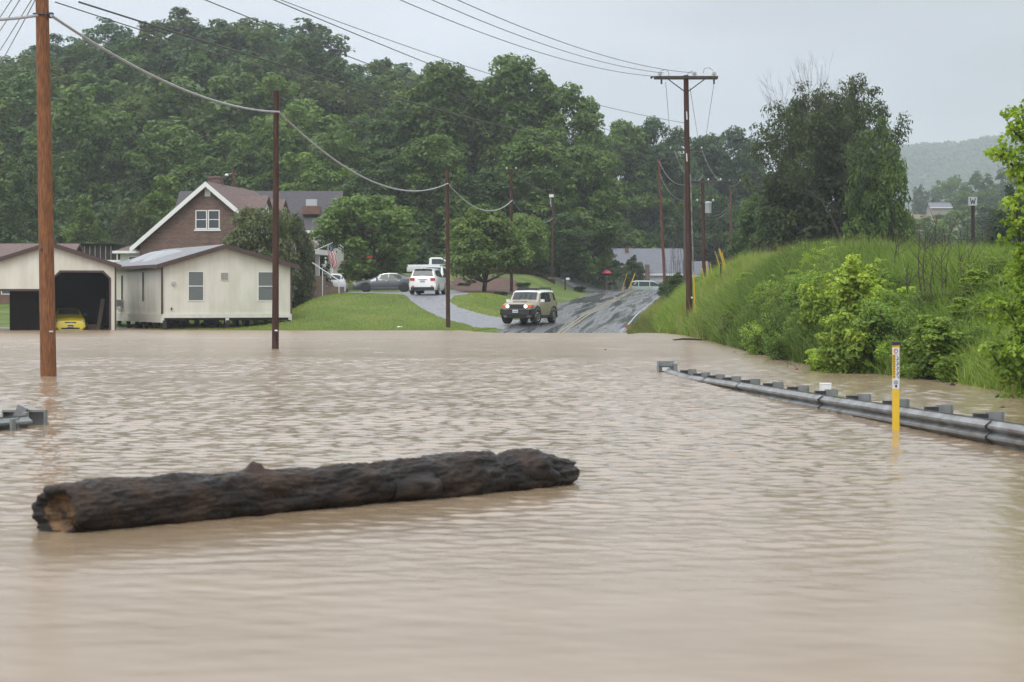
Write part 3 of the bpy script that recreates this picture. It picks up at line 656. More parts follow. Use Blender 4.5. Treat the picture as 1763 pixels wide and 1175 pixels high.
# undergrowth that closes the wood at the back of the yards
def shrub_row():
    rng = np.random.default_rng(77); L = []
    for px in np.arange(-40, 1075, 9.0):
        Y = np.interp(px, [-40, 560, 640, 960, 1075], [176, 186, 200, 205, 226]) + rng.uniform(-3, 3); x = X(px, Y)
        for k in range(3): L.append((x + rng.uniform(-1, 1), Y + rng.uniform(-1, 2), Gs(x, Y) + rng.uniform(.2, 2.6), rng.uniform(.8, 1.5)))
    for px in np.arange(-60, 760, 12.0):
        for Y in (214, 236):
            Yj = Y + rng.uniform(-6, 6); x = X(px, Yj)
            for k in range(2): L.append((x + rng.uniform(-1.5, 1.5), Yj + rng.uniform(-2, 2), Gs(x, Yj) + rng.uniform(.5, 6), rng.uniform(1.2, 2.2)))
    L = np.array(L); S, idx = sub_lobes(rng, L, 4, .55); v, q, t = lobes_to_leaves(rng, S, 34, .30, T=rng.random(len(L))[idx])
    o = link_mesh('undergrowth', np_mesh('undergrowth', v, q, {'tint': ('FACE', t)}), M['leaf']); o.color = (*GREEN['dark'], 1)
    tag(o, 'dark undergrowth filling the wood edge behind the yards', 'undergrowth', kind='stuff')
shrub_row()
# --- yard trees
YD = [tree_template('dome', 400 + i, 6.4, 4.0, 1.9, 85, 8, 150, .15, lr=.27, r0=.2, stems=3, squash=.6, up=.75) for i in range(2)]
YR = [tree_template('round', 410, 8, 4.0, 1.2, 60, 8, 130, .17, lr=.24, r0=.2, stems=2, squash=.7, up=.65)]
YO = [tree_template('dome', 420, 5.4, 3.6, .6, 95, 8, 160, .12, lr=.24, r0=.14, stems=3, squash=.8, up=.5)]
p = RG(830, 503); d1 = put_tree('dogwood_tree', YD[0], (p.x, p.y, p.z - .1), EYE + (HY - 368) / F * p.y - p.z, 80 / F * p.y, (.105, .155, .045), 'low spreading green tree standing in the mulch bed behind the tan off-roader', 'tree', rng=rt)
tree_px('dogwood_tree', YD, 900, 172, 374, 100, (.115, .175, .045), 'second low spreading tree, partly hidden behind the one in the mulch bed', k=1)
tree_px('yard_tree', YR, 634, 156, 331, 198, (.108, .168, .048), 'rounded light green tree overhanging the grey sedan', k=0)
tree_px('yard_tree', YO, 448, 129.5, 362, 165, (.078, .094, .042), 'dark olive tree between the white building and the brick house', k=0, ground=.6)
tree_px('yard_tree', YO, 503, 131.5, 374, 88, (.066, .082, .038), 'dark olive tree in front of the porch, beside the steps', k=0, ground=.9)
CN = [tree_template('cone', 430, 3, .9, .05, 34, 6, 330, .07, lr=.42, r0=.08, squash=1, up=.3)]
tree_px('conifer_shrub', CN, 507, 129, 450, 42, (.022, .042, .018), 'dark clipped evergreen at the right corner of the white building', ground=1.5, cat='shrub')
tree_px('conifer_shrub', CN, 553, 143, 402, 42, (.030, .056, .018), 'tall narrow evergreen behind the porch steps under the flag', ground=2.1, cat='shrub')
# --- the big dark tree group beyond the embankment, with bare tops
def bare_branches(seed, H, spread, r0, depth=6, n0=5, leafy=.5, zfol=.3, dens=46, size=.16, bare_top=.8, first=.34, up=.1, csp=.8):
    rng = np.random.default_rng(seed); m = MB(); tips = []
    def go(p, d, ln, r, k):
        q = p; pts = [p]; rr = [r]
        for s in range(3):
            d = (d + Vector(rng.normal(size=3)) * .13 + Vector((0, 0, .05))).normalized(); q = q + d * ln / 3; pts.append(q); rr.append(r * (1 - .13 * (s + 1)))
        m.path(pts, rr, 6 if k < 3 else 4, cap=False)
        if k >= 3: tips.append((q.x, q.y, q.z, k))
        if k >= depth: return
        for c in range(int(rng.integers(2, 4))):
            a = Vector(rng.normal(size=3)); a = (a - d * a.dot(d)).normalized(); nd = (d + a * rng.uniform(.35, .85) * csp + Vector((0, 0, up))).normalized()
            go(q, nd, ln * rng.uniform(.62, .86), r * .60, k + 1)
    for s in range(n0):
        a = s * 6.283 / n0 + rng.uniform(-.4, .4); t = rng.uniform(.15, .75) * spread
        go(Vector((math.cos(a) * .25, math.sin(a) * .25, -.3)), Vector((math.cos(a) * t, math.sin(a) * t, 1)).normalized(), H * first * rng.uniform(.85, 1.1), r0, 0)
    T = np.array(tips); zt = T[:, 2].max(); keep = (rng.random(len(T)) < leafy) & (T[:, 2] < zt * bare_top + rng.normal(size=len(T)) * zt * .03) & (T[:, 2] > zt * zfol)
    K = T[keep]; L = np.concatenate([K[:, :3], rng.uniform(.35, .8, len(K))[:, None]], 1)
    v, q, t = lobes_to_leaves(rng, L, dens, size)
    cm = np_mesh('crown', v, q, {'tint': ('FACE', t)}); cm.materials.append(M['leaf'])
    me = bpy.data.meshes.new('trunk'); me.from_pydata(m.v, [], m.f); me.materials.append(M['bark']); me.shade_smooth()
    return cm, me, zt, float(np.abs(T[:, :2]).max())
BT = bare_branches(5, 17, .55, .20, 6, 6, .40, .28, bare_top=.90, first=.27, up=.10, dens=90, size=.14, csp=.85); BT2 = bare_branches(9, 19, .25, .14, 6, 2, .42, .3, bare_top=.66, first=.27, up=.10, dens=90, size=.14, csp=.7)
RT = [tree_template('broad', 440 + i, 12, 4.6, .6, 85, 8, 110, .2, lr=.27, r0=.3) for i in range(2)]
g0 = 1.4
def rt_tree(name, tp, px, Y, yt, wp, col, lab, ground=g0, rot=None):
    x = X(px, Y); zt = EYE + (HY - yt) / F * Y
    if name.startswith('half'): wp = 2 * tp[3] * (zt - ground) / tp[2] * .62 * F / Y
    return put_tree(name, tp, (x, Y, ground - .3), zt - ground + .3, wp / 2 / F * Y, col, lab, 'tree', rot=rot, rng=rt)
rt_tree('half_bare_tree', BT, 1450, 146, 106, 215, (.055, .082, .032), 'half bare dark tree with thin leafy upper branches, tallest at the right of the group')
rt_tree('half_bare_tree', BT2, 1388, 148, 88, 120, (.052, .080, .032), 'slender tree with dead bare twigs at its top, left in the group beyond the embankment')
rt_tree('bushy_tree', RT[0], 1364, 150, 266, 150, (.058, .092, .030), 'bushy dark tree filling the left lower side of the group beyond the embankment')
rt_tree('bushy_tree', RT[1], 1436, 149, 198, 205, (.052, .082, .030), 'bushy dark tree in the middle of the group beyond the embankment')
rt_tree('bushy_tree', RT[0], 1510, 142, 208, 125, (.085, .145, .030), 'dense bright green tree at the right side of the group beyond the embankment')
rt_tree('bushy_tree', RT[1], 1308, 156, 330, 110, (.060, .100, .030), 'low dark bush tree at the left foot of the group beyond the embankment')
rt_tree('bushy_tree', RT[1], 1555, 175, 372, 80, (.06, .10, .035), 'small rounded tree at the right foot of the group beyond the embankment')
# --- valley trees in the haze on the right
val = [(1600, 420, 372, 120, 'mid'), (1650, 400, 362, 110, 'mid'), (1700, 380, 356, 110, 'cool'), (1745, 395, 345, 100, 'mid'),
       (1580, 330, 385, 70, 'mid'), (1625, 320, 392, 90, 'mid'), (1680, 310, 388, 90, 'dark'), (1730, 330, 380, 90, 'cool'), (1770, 340, 370, 80, 'dark'),
       (1600, 690, 328, 40, 'cool'), (1582, 680, 322, 30, 'cool'), (1622, 700, 312, 45, 'mid'), (1645, 690, 306, 55, 'mid'), (1690, 640, 300, 60, 'dark'),
       (1725, 650, 294, 60, 'dark'), (1665, 560, 330, 60, 'mid'), (1700, 540, 326, 60, 'mid'), (1750, 560, 300, 70, 'cool'), (1660, 660, 318, 50, 'mid')]
for px, Y, yt, wp, c in val:
    x = X(px, Y); g = Gs(x, Y)
    where = 'left of the tiny farmhouse' if px < 1595 else 'above the tiny farmhouse' if px < 1642 else 'left of the letter sign' if px < 1668 else 'behind the letter sign' if px < 1690 else 'right of the letter sign' if px < 1735 else 'near the right edge'
    lab = ('hazy tree on the far rise, ' + where, 'trees on the far rise') if Y > 500 else ('grey green tree low in the valley, ' + where, 'valley trees')
    put_tree('valley_tree', rt.choice(FR + FT), (x, Y, g - 1.0), max(EYE + (HY - yt) / F * Y - g + 1, 5), wp / 2 / F * Y, GREEN[c], lab[0], 'tree', lab[1], rng=rt)
rt_tree('bushy_tree', RT[0], 1742, 128, 322, 84, (.034, .056, .026), 'dark tree at the right edge behind the letter signpost')
# --- far hill
def far_hill():
    rng = np.random.default_rng(3)
    def Z(x, y):
        u = CX + x / np.maximum(y, 1) * F
        top = np.interp(u, [900, 1300, 1500, 1560, 1640, 1700, 1763, 1900, 2400], [120, 180, 236, 244, 250, 259, 263, 256, 205]) / F * 2700
        return 30 + (top - 30) * sst((y - 1780) / 920) * (1 - .3 * sst((y - 2700) / 700))
    xs = np.arange(150, 1300, 20.0); ys = np.arange(1700, 3100, 30.0)
    o = sheet('hills', xs, ys, lambda x, y: Z(x, y) + fbm(x / 14, y / 14) * 8, mat('far_woodland', (.035, .055, .03), .9, nz=.4, nscale=.05), kind='structure')
    L = []
    for k in range(3600):
        y = rng.uniform(1780, 2780); x = rng.uniform(.17, .30) * y; L.append((x, y, Z(x, y) + fbm(x / 14, y / 14) * 8 + rng.uniform(3, 11), rng.uniform(6, 11)))
    v, q, t = lobes_to_leaves(rng, np.array(L), .6, 2.9)
    w_ = link_mesh('far_wood', np_mesh('far_wood', v, q, {'tint': ('FACE', t)}), M['leaf']); w_.color = (*GREEN['cool'], 1)
    tag(w_, 'hazy wood covering the far hill', 'wood', kind='stuff')
far_hill()
# --- tall grass on the embankment
def blades(name, pos, h, wd, bend, tint, color, label, seg=3, seed=1):
    rng = np.random.default_rng(seed); n = len(pos); a = rng.uniform(0, 6.283, n); dirv = np.stack([np.cos(a), np.sin(a), np.zeros(n)], 1)
    b2 = rng.uniform(0, 6.283, n); side = np.stack([np.cos(b2), np.sin(b2), np.zeros(n)], 1)
    vs = []
    for k in range(seg + 1):
        t = k / seg; c = pos + np.array([0, 0, 1.0]) * (h * t * (1 - .28 * bend * t))[:, None] + dirv * (h * bend * t * t * .8)[:, None]
        wk = wd * (1 - t) ** .7 * .5 + .001
        vs += [c - side * wk[:, None], c + side * wk[:, None]]
    V = np.stack(vs, 1).reshape(-1, 3); m = 2 * (seg + 1); base = (np.arange(n) * m)[:, None]
    fs = np.concatenate([base + np.array([2 * k, 2 * k + 1, 2 * k + 3, 2 * k + 2]) for k in range(seg)], 1).reshape(-1, 4)
    o = link_mesh(name, np_mesh(name, V, fs, {'tint': ('FACE', np.repeat(tint, seg))}), M['grassblade']); o.color = (*color, 1)
    return tag(o, label, 'grass', kind='stuff')
def scatter(rng, n, x0f, x1f, y0, y1, pw=1.0):
    y = y0 + (y1 - y0) * rng.random(n) ** pw; s = rng.random(n); a, b = x0f(y), x1f(y); x = a + (b - a) * s
    return x, y, s
rg = np.random.default_rng(21)
x, y, s = scatter(rg, 210000, lambda y: bank_x(y) - .25, lambda y: bank_x(y) + 7.5, 33, 175, 1.5)
pn = fbm(x / 1.2, y / 2.2); keep = (G(x, y) > -.12)
x, y, s, pn = x[keep], y[keep], s[keep], pn[keep]
hh = (.34 + .34 * sst(.5 + pn) + .42 * sst(.5 + 1.6 * fbm(x * 1.7, y * 1.2)) + .34 * rg.random(len(x)) ** 2) * np.interp(s, [0, .12, .5, 1], [.55, .9, 1.1, 1]); hh *= np.interp(y, [33, 60, 100, 175], [.85, .95, 1.1, 1.1])
tn = np.clip(.42 + 1.1 * fbm(x / 1.6 + 30, y / 3) + .24 * rg.normal(size=len(x)), 0, 1)
blades('tall_grass', np.stack([x, y, G(x, y) - .03], 1), hh, np.interp(y, [33, 175], [.024, .055]) * rg.uniform(.6, 1.3, len(x)), rg.uniform(.2, 1.25, len(x)), tn, (.108, .165, .032), 'tall arching green grass covering the railway embankment')
x, y, s = scatter(rg, 9000, lambda y: bank_x(y) + .1, lambda y: bank_x(y) + 7.0, 34, 150, 1.3); pn = fbm(x / 1.5 + 50, y / 2); k_ = pn > -.15; x, y, pn = x[k_], y[k_], pn[k_]
blades('seed_stalks', np.stack([x, y, G(x, y)], 1), .8 + .7 * rg.random(len(x)), np.full(len(x), .016), rg.uniform(.05, .35, len(x)), np.clip(.3 + .6 * rg.random(len(x)), 0, 1), (.20, .19, .075), 'thin pale seed stalks standing above the embankment grass', seg=2, seed=9)
# shorter mixed weeds on the verge right of the road
x, y, s = scatter(rg, 46000, lambda y: road_x(y) + HW + .1, lambda y: bank_x(y) + .4, 98.5, 205, 1.4)
k_ = x > road_x(y) + HW; x, y = x[k_], y[k_]; pn = fbm(x + 9, y / 2)
blades('verge_grass', np.stack([x, y, G(x, y) - .02], 1), (.12 + .16 * rg.random(len(x)) + .2 * sst(pn)) , np.full(len(x), .035), rg.uniform(.1, .8, len(x)), np.clip(.45 + .5 * pn + .2 * rg.normal(size=len(x)), 0, 1), (.165, .180, .052), 'short mixed grass and brown weeds on the road verge', seg=2, seed=4)
# lawn blades, thicker toward the water's edge
x = rg.uniform(-23, 6, 90000); y = 106 + 30 * rg.random(90000) ** 1.7; z = G(x, y)
from_drive = np.array(drive)
def inside(x, y, poly):
    c = np.zeros(len(x), bool); n = len(poly)
    for i in range(n):
        (x0, y0), (x1, y1) = poly[i], poly[(i + 1) % n]
        k = ((y0 > y) != (y1 > y)) & (x < (x1 - x0) * (y - y0) / (y1 - y0 + 1e-12) + x0); c ^= k
    return c
k_ = (z > -.03) & (x < road_x(y) - HW) & ~inside(x, y, drive) & (y < 150) & ~inside(x, y, sp_)
x, y, z = x[k_], y[k_], z[k_]
blades('lawn_grass', np.stack([x, y, z - .01], 1), .05 + .06 * rg.random(len(x)), np.full(len(x), .03), rg.uniform(.1, .8, len(x)), np.clip(.5 + .45 * fbm(x / 2, y / 2) + .15 * rg.normal(size=len(x)), 0, 1), (.138, .180, .036), 'short wet lawn sloping down to the flood water', seg=2, seed=6)
# --- saplings and shrubs on the bank
def sapling(seed, H, Rr, nst, nl, dens, size, z0=.1, lr=.2):
    rng = np.random.default_rng(seed); m = MB(); L = []
    for s in range(nst):
        a = rng.uniform(0, 6.28); rr = Rr * rng.uniform(.15, .8); hh = H * rng.uniform(.55, 1) * (1 - .35 * (rr / Rr) ** 2)
        pts = [Vector((math.cos(a) * rr * .1, math.sin(a) * rr * .1, -.1))] + [Vector((math.cos(a) * rr * t ** .8, math.sin(a) * rr * t ** .8, hh * t)) + Vector(rng.normal(size=3)) * .02 * H for t in (.33, .66, 1)]
        m.path(pts, [.022, .017, .012, .004], 5, cap=False)
        for k in range(nl):
            t = z0 + (1 - z0) * rng.random() ** .75; j = min(2, int(t * 3)); c = pts[j].lerp(pts[j + 1], t * 3 - j)
            o_ = Vector(rng.normal(size=3)) * Rr * .22 * (1.15 - t); q = c + o_; m.path([c, q], [.006, .003], 4, cap=False); L.append((q.x, q.y, q.z + .03, Rr * lr * rng.uniform(.6, 1.2) * (1.1 - .45 * t), t))
    L = np.array(L); T = np.clip(.15 + .75 * L[:, 4] ** 1.5 + rng.normal(size=len(L)) * .12, 0, 1)          # fresh yellow-green growth at the shoot ends
    v, q, t = lobes_to_leaves(rng, L[:, :4], dens, size, .7, .5, T)
    cm = np_mesh('crown', v, q, {'tint': ('FACE', t)}); cm.materials.append(M['leaf'])
    me = bpy.data.meshes.new('stem'); me.from_pydata(m.v, [], m.f); me.materials.append(M['bark']); return cm, me, H, Rr
def put_plant(name, tp, loc, H, Rr, col, lab, cat='shrub', group=None, rot=None):
    e = put_tree(name, tp, loc, H, Rr, col, lab, cat, group, rot=rot, rng=rt)
    for c in e.children:
        if c.name.startswith('trunk'): c.name = 'stem'
    return e
SP = [sapling(500 + i, 2.6, 1.4, 12, 26, 1000, .07, lr=.2) for i in range(2)]; SPB = sapling(520, 1.6, 1.3, 15, 24, 1000, .065)
def bank_pt(px, Y): x = X(px, Y); return (x, Y, max(Gs(x, Y), 0) - .08)
def plant_px(name, tp, px, Y, yt, wp, col, lab, group=None):
    l = bank_pt(px, Y); zt = EYE + (HY - yt) / F * Y; return put_plant(name, tp, l, max(zt - l[2], .25), wp / 2 / F * Y, col, lab, group=group)
LIME = (.235, .32, .05)
plant_px('sapling', SP[0], 1478, 52.5, 434, 150, LIME, 'tallest lime green sapling on the embankment with yellowish shoot tips')
plant_px('sapling', SP[1], 1412, 55, 466, 110, (.215, .30, .045), 'lime green sapling just left of the tallest one on the embankment')
plant_px('sapling', SP[0], 1535, 51, 490, 110, (.20, .28, .045), 'smaller lime green sapling just right of the tallest one')
plant_px('shrub', SPB, 1470, 47.8, 538, 150, (.205, .29, .045), 'bushy lime green shrub at the waterline left of the yellow marker post')
plant_px('shrub', SPB, 1415, 49.0, 600, 70, (.21, .30, .045), 'small lime shrub at the left end of the waterline shrubs')
plant_px('shrub', SPB, 1530, 47.0, 585, 70, (.18, .27, .045), 'green shrub at the waterline directly behind the yellow marker post')
WS = sapling(540, 1.3, 1.0, 26, 12, 700, .035, z0=.05, lr=.22)
k = 0
for px, Y, yt, wp, c in ((1580, 47, 560, 90, (.055, .085, .024)), (1635, 45.5, 545, 100, (.062, .098, .024)), (1690, 43.5, 560, 110, (.060, .105, .020)), (1735, 41.5, 575, 100, (.062, .105, .02)),
    (1600, 49, 500, 90, (.060, .085, .028)), (1660, 48, 490, 100, (.058, .084, .026)), (1720, 46, 500, 100, (.07, .11, .024)), (1340, 60, 520, 80, (.06, .10, .024)), (1560, 53, 470, 100, (.062, .10, .024)), (1255, 76, 545, 50, (.085, .12, .035)), (1690, 52, 445, 90, (.075, .12, .024)), (1620, 56, 440, 90, (.08, .125, .024))):
    plant_px('weed_clump', WS, px, Y, yt, wp, tuple(q * 1.25 for q in c), 'feathery green weed clump on the embankment, ' + ('left of the lime saplings' if px < 1400 else 'right of the lime saplings' if px < 1610 else 'under the letter sign' if px < 1665 else 'beside the near sapling') + (', near the crest' if yt < 480 else ', half way up' if yt < 520 else ', low by the water'), 'weed clumps on the embankment')
rw_ = random.Random(31)
for k in range(60):
    Y = rw_.uniform(42, 92); t = rw_.uniform(.02, .95); x = float(bank_x(Y)) + 4.6 * t; sz = rw_.uniform(.5, 1.1)
    c = rw_.choice([(.13, .20, .035), (.115, .17, .035), (.16, .24, .04), (.14, .20, .045), (.11, .18, .035)])
    px = CX + x / Y * F; where = 'low by the water' if t < .3 else 'half way up' if t < .65 else 'near the crest'
    where2 = 'near the tallest pole' if px < 1250 else 'well left of the saplings' if px < 1300 else 'a little left of the saplings' if px < 1350 else 'just left of the saplings' if px < 1400 else 'among the lime saplings' if px < 1540 else 'right of the marker post' if px < 1650 else 'near the right edge'
    put_plant('weed_clump', WS if k % 3 else SP[0], (x, Y, max(Gs(x, Y), 0) - .1), sz * rw_.uniform(.9, 1.5), sz * rw_.uniform(.7, 1.1), c, 'leafy weed clump on the embankment, ' + where + ' ' + where2, 'weeds', 'weed clumps on the embankment')
# near sapling at the right edge, bright leaves
NS = sapling(560, 3.6, 1.5, 8, 20, 420, .085, z0=.12, lr=.17)
def near_tree():
    rng = np.random.default_rng(61); Y = 36.0; m = MB(); L = []
    base = Vector((X(1800, Y), Y, -.1)); 
    stems = [[(1800, 700), (1790, 560), (1785, 430), (1775, 330), (1765, 230), (1758, 180)], [(1800, 690), (1765, 600), (1740, 540), (1712, 520)], [(1790, 560), (1760, 460), (1752, 380), (1748, 350)], [(1775, 330), (1750, 290), (1722, 268), (1710, 262)], [(1768, 250), (1748, 228), (1736, 212)], [(1795, 650), (1758, 640), (1728, 640), (1708, 610)], [(1800, 700), (1770, 690), (1745, 692)]]
    for s in stems:
        pts = [P(a, b, Y + rng.uniform(-.35, .35)) for a, b in s]; m.path(pts, [.03 * (1 - .7 * i / len(pts)) + .004 for i in range(len(pts))], 5, cap=False)
        for i in range(len(pts) - 1):
            nseg = max(2, int((pts[i + 1] - pts[i]).length / .16))
            for j in range(nseg * 2):
                q = pts[i].lerp(pts[i + 1], (j + rng.random()) / nseg / 2) + Vector(rng.normal(size=3)) * .10; zz = q.z
                L.append((q.x, q.y, q.z, rng.uniform(.10, .21) * (1.3 if zz < 2.6 else .85)))
    for k in range(90):          # the body of the crown, past the edge of the picture
        a = rng.uniform(0, 6.283); r = rng.uniform(.1, 1.0); z = rng.uniform(.15, 3.9); w_ = .55 * (1 - .12 * z)
        L.append((X(1800, Y) + math.cos(a) * r * w_, Y + math.sin(a) * r * w_, z, rng.uniform(.14, .26)))
    L = np.array(L); T = np.clip(.25 + .13 * L[:, 2] + rng.normal(size=len(L)) * .2, 0, 1)
    v, q, t = lobes_to_leaves(rng, L, 1500, .055, .9, .35, T)
    e = empty('sapling', (0, 0, 0), label='blurred bright yellow green sapling leaning in at the right edge', cat='tree')
    e.location = base; off = np.array(base)
    c = link_mesh('crown', np_mesh('crown', v - off, q, {'tint': ('FACE', t)}), M['leaf'], e); c.color = (.165, .25, .026, 1)
    m.v = [tuple(Vector(a) - base) for a in m.v]; m.build('trunk', M['bark'], e)
near_tree()

# ------------------------------------------------------------------ utility poles
def pole_axis(pt, pb, Y, zb=None):          # top and base points from where they stand and how tall they are
    b = P(pb[0], pb[1], Y); t = P(pt[0], pt[1], Y)
    if zb is not None: k = (b.z - zb) / (t.z - b.z); b = b - (t - b) * k
    return b, t
def pole(pt, pb, Y, r0, r1, m, label, name='utility_pole', zb=None, n=12, group=None):
    b, t = pole_axis(pt, pb, Y, zb); e = empty(name, b, label=label, cat='utility pole', group=group)
    mb = MB(); k = 8; mb.path([(t - b) * (i / k) for i in range(k + 1)], [r0 + (r1 - r0) * i / k for i in range(k + 1)], n); mb.build('shaft', m, e, smooth=50)
    return e, b, t
def crossarm(e, z, w_, m, x0=0, ins=(-.45, .45), th=.11, braces=False, brace=.55, yoff=-.14, dz=.17, inm='porcelain', rz=0, xs=None):
    a = MB(); a.box((x0, yoff, z), (w_, th * .8, th), rz=rz); ob = a.build('crossarm', m, e)
    for q in ins:
        px, py = x0 + q * w_ * math.cos(rz), yoff + q * w_ * math.sin(rz)
        i = MB(); i.lathe((px, py, z + th / 2), [(.015, 0), (.015, .05), (.07, .06), (.085, .09), (.05, .10), (.06, .13), (.04, .16), (.03, dz)], 10); i.build('insulator', M[inm], ob, smooth=40)
    if braces:
        for s in (-1, 1):
            g = MB(); g.tube((x0 + s * brace, yoff - .03, z - th / 2), (x0 + s * .1, yoff - .03, z - .62), .022, n=5); g.build('brace', M['steeldark'], e)
p1e, p1b, p1t = pole((72.5, 0), (83.5, 648), 45.7, .188, .148, M['polewarm'], 'nearest utility pole, thick orange brown wood, standing in flood water at the left', zb=-1.0, n=20)
tt = (p1t - p1b) / (p1t.z - p1b.z)          # carry it on above the picture to its real top
up = MB(); up.path([tt * (p1t.z - p1b.z), tt * (11.6 - p1b.z)], [.148, .125], 20); up.build('shaft_top', M['polewarm'], p1e, smooth=50)
sg = MB(); sg.box(tuple(Vector((.13, -.155, 2.05 - p1b.z + -.0)) + Vector((tt.x * (2.0 - p1b.z), tt.y * 0, 0)) + Vector((0, 0, -1.02))), (.09, .02, .035), rz=.7)
sg.build('number_tag', M['porcelain'], p1e)
kn = MB(); kn.lathe((tt.x * 5.0 + -.03, -.165, 3.9), [(.05, 0), (.03, .012)], 8, 'Y'); kn.build('knot', M['ink'], p1e)
hw = MB(); q = P(86, 27, 45.7) - p1b; hw.box((q.x, q.y - .02, q.z), (.16, .12, .12)); hw.tube((q.x - .35, q.y - .17, q.z + .02), (q.x + .05, q.y - .16, q.z), .02, n=6); hw.build('cable_clamp', M['steeldark'], p1e)
crossarm(p1e, 10.0 - p1b.z, 2.6, M['armwood'], x0=tt.x * 10.5, ins=(-.45, -.18, .18, .45), rz=.5, yoff=-.2)
p2e, p2b, p2t = pole((475.5, 157), (474, 601), 70.1, .125, .095, M['poledark'], 'second nearest utility pole, dark brown, in the flood water right of the white building', zb=-.9)
sg = MB(); sg.box((.05, -.135, 1.55), (.1, .02, .05)); sg.build('number_tag', M['white'], p2e)
p3e, p3b, p3t = pole((770, 293), (771.5, 568), 111.5, .125, .10, M['poledark'], 'third utility pole, reddish brown, at the lawn edge in front of the parked white cars', zb=-.3)
p4e, p4b, p4t = pole((880, 291), (880.5, 506), 152, .125, .10, M['poledark'], 'fourth utility pole, rising behind the tan off-roader and through the low trees', zb=2.0)
crossarm(p4e, p4t.z - p4b.z - .1, .9, M['armwood'], ins=(-.4, .4), th=.07, yoff=-.12)
p5e, p5b, p5t = pole((952, 322), (951, 492), 196, .125, .10, M['poledark'], 'fifth utility pole with a small white box near its top, left of the mailbox', zb=2.6)
bx_ = MB(); bx_.box((-.1, -.2, p5t.z - p5b.z - .9), (.45, .25, .28)); bx_.build('junction_box', M['white'], p5e)
bx_ = MB(); bx_.tube((-.22, -.16, p5t.z - p5b.z - 1.0), (-.12, -.14, p5t.z - p5b.z - 2.0), .03, n=5); bx_.build('drop_wire', M['porcelain'], p5e)
# the tall crossarm pole on the right
YM = 98
pMe, pMb, pMt = pole((1181, 130), (1187.5, 578), YM, .165, .125, M['poledark'], 'tallest utility pole with a long wooden crossarm against the grey sky at the right', zb=-.1, n=14)
sc_ = F / YM; zt = pMt.z - pMb.z; ax = pMt.x - pMb.x
arm = MB(); arm.box((ax + .0, -.19, zt - .12), (3.12, .11, .13)); armo = arm.build('crossarm', M['armwood'], pMe)
arm = MB(); arm.box((ax + .0, .19, zt - .12), (3.12, .11, .13)); arm.build('crossarm', M['armwood'], pMe)
for qx, qy in ((-1.28, 0), (.42, 0), (1.38, 0)):
    i = MB(); i.lathe((ax + qx, qy, zt - .05), [(.03, 0), (.03, .05), (.10, .06), (.12, .10), (.05, .12), (.10, .16), (.11, .19), (.05, .21), (.05, .27), (.02, .30)], 12); i.build('insulator', M['porcelain'], pMe, smooth=40)
for s in (-1, 1):
    g = MB(); g.tube((ax + s * .95, -.24, zt - .18), (ax + s * .08, -.17, zt - .82), .028, n=5); g.build('brace', M['steeldark'], pMe)
i = MB(); i.tube((ax - 1.56, -.19, zt - .12), (ax - 1.75, -.24, zt - .10), .03, n=6); i.lathe((ax - 1.72, -.24, zt - .2), [(.04, 0), (.05, .05), (.04, .1)], 8); i.build('dead_end_clamp', M['steeldark'], pMe)
for qx in (-1.22, 1.36):
    i = MB(); i.lathe((ax + qx, -.19, zt - .46), [(.02, 0), (.05, .04), (.05, .09), (.03, .11), (.05, .15), (.05, .2), (.02, .27)], 8); i.build('suspension_insulator', M['steeldark'], pMe, smooth=40)
cd = MB(); cd.path([(ax * .55 + .12, -.16, zt * .62), (ax * .3 + .20, -.17, zt * .3), (.24, -.16, .5)], .035, 8); cd.build('conduit', M['steel'], pMe, smooth=50)
for k, z in enumerate((zt * .70, zt * .86)):
    g = MB(); g.path([(ax * .8 - .02, -.14, z), (ax * .8 + .0, -.16, z - .4)], .03, 6); g.build('insulator', M['porcelain'], pMe)
jw = []
for pts in ([(1.38, .25), (1.15, .42), (.9, .38), (.85, .15)], [(-1.28, .25), (-1.0, .33), (-.85, .2), (-.84, -.05)], [(.42, .28), (.2, .22), (0, .02)]):
    g = MB(); g.path([(ax + a, -.02, zt - .05 + b) for a, b in pts], .012, 4); g.build('jumper_wire', M['wire'], pMe)
nb = MB(); nb.tube((0.05, -.17, 1.9), (.12, -.165, 1.9), .05, n=6); nb.build('number_tag', M['white'], pMe)
YG = 139
pGe, pGb, pGt = pole((1181.5, 240), (1180, 500), YG, .16, .12, M['polegrey'], 'weathered grey pole directly behind the tallest pole', zb=1.0)
crossarm(pGe, P(0, 259, YG).z - pGb.z, 2.45, M['armwood'], x0=.05, ins=(-.44, .44))
pTe, pTb, pTt = pole((1209.5, 308), (1212, 470), 127, .13, .10, M['poledark'], 'brown pole carrying a pale grey transformer can', zb=1.2)
crossarm(pTe, P(0, 314, 127).z - pTb.z, 2.3, M['armwood'], ins=(-.44, .1, .44)); 
tr_ = MB(); zc = P(0, 358, 127).z - pTb.z; tr_.lathe((.22, -.2, zc - .35), [(.2, 0), (.21, .03), (.21, .62), (.225, .64), (.2, .72), (.06, .74)], 16); tr_.build('transformer', M['transformer'], pTe, smooth=40)
crossarm(pTe, P(0, 349, 127).z - pTb.z, 1.2, M['armwood'], ins=(-.4, .45), th=.07)
pRe, pRb, pRt = pole((1134, 275), (1145, 500), 188, .145, .115, M['polered'], 'leaning reddish pole without a crossarm, in front of the grey roofed building', zb=1.6)
pFe, pFb, pFt = pole((1257.5, 322), (1259, 450), 235, .15, .12, M['polered'], 'farthest red brown pole seen above the embankment', zb=1.2)
crossarm(pFe, P(0, 313, 235).z - pFb.z, 2.9, M['armwood'], x0=-.3, ins=(-.44, 0, .44)); 
pLe, pLb, pLt = pole((402, 293), (403, 330), 170, .12, .10, M['polered'], 'short looking pole with a street light behind the brick chimney', zb=2.8)
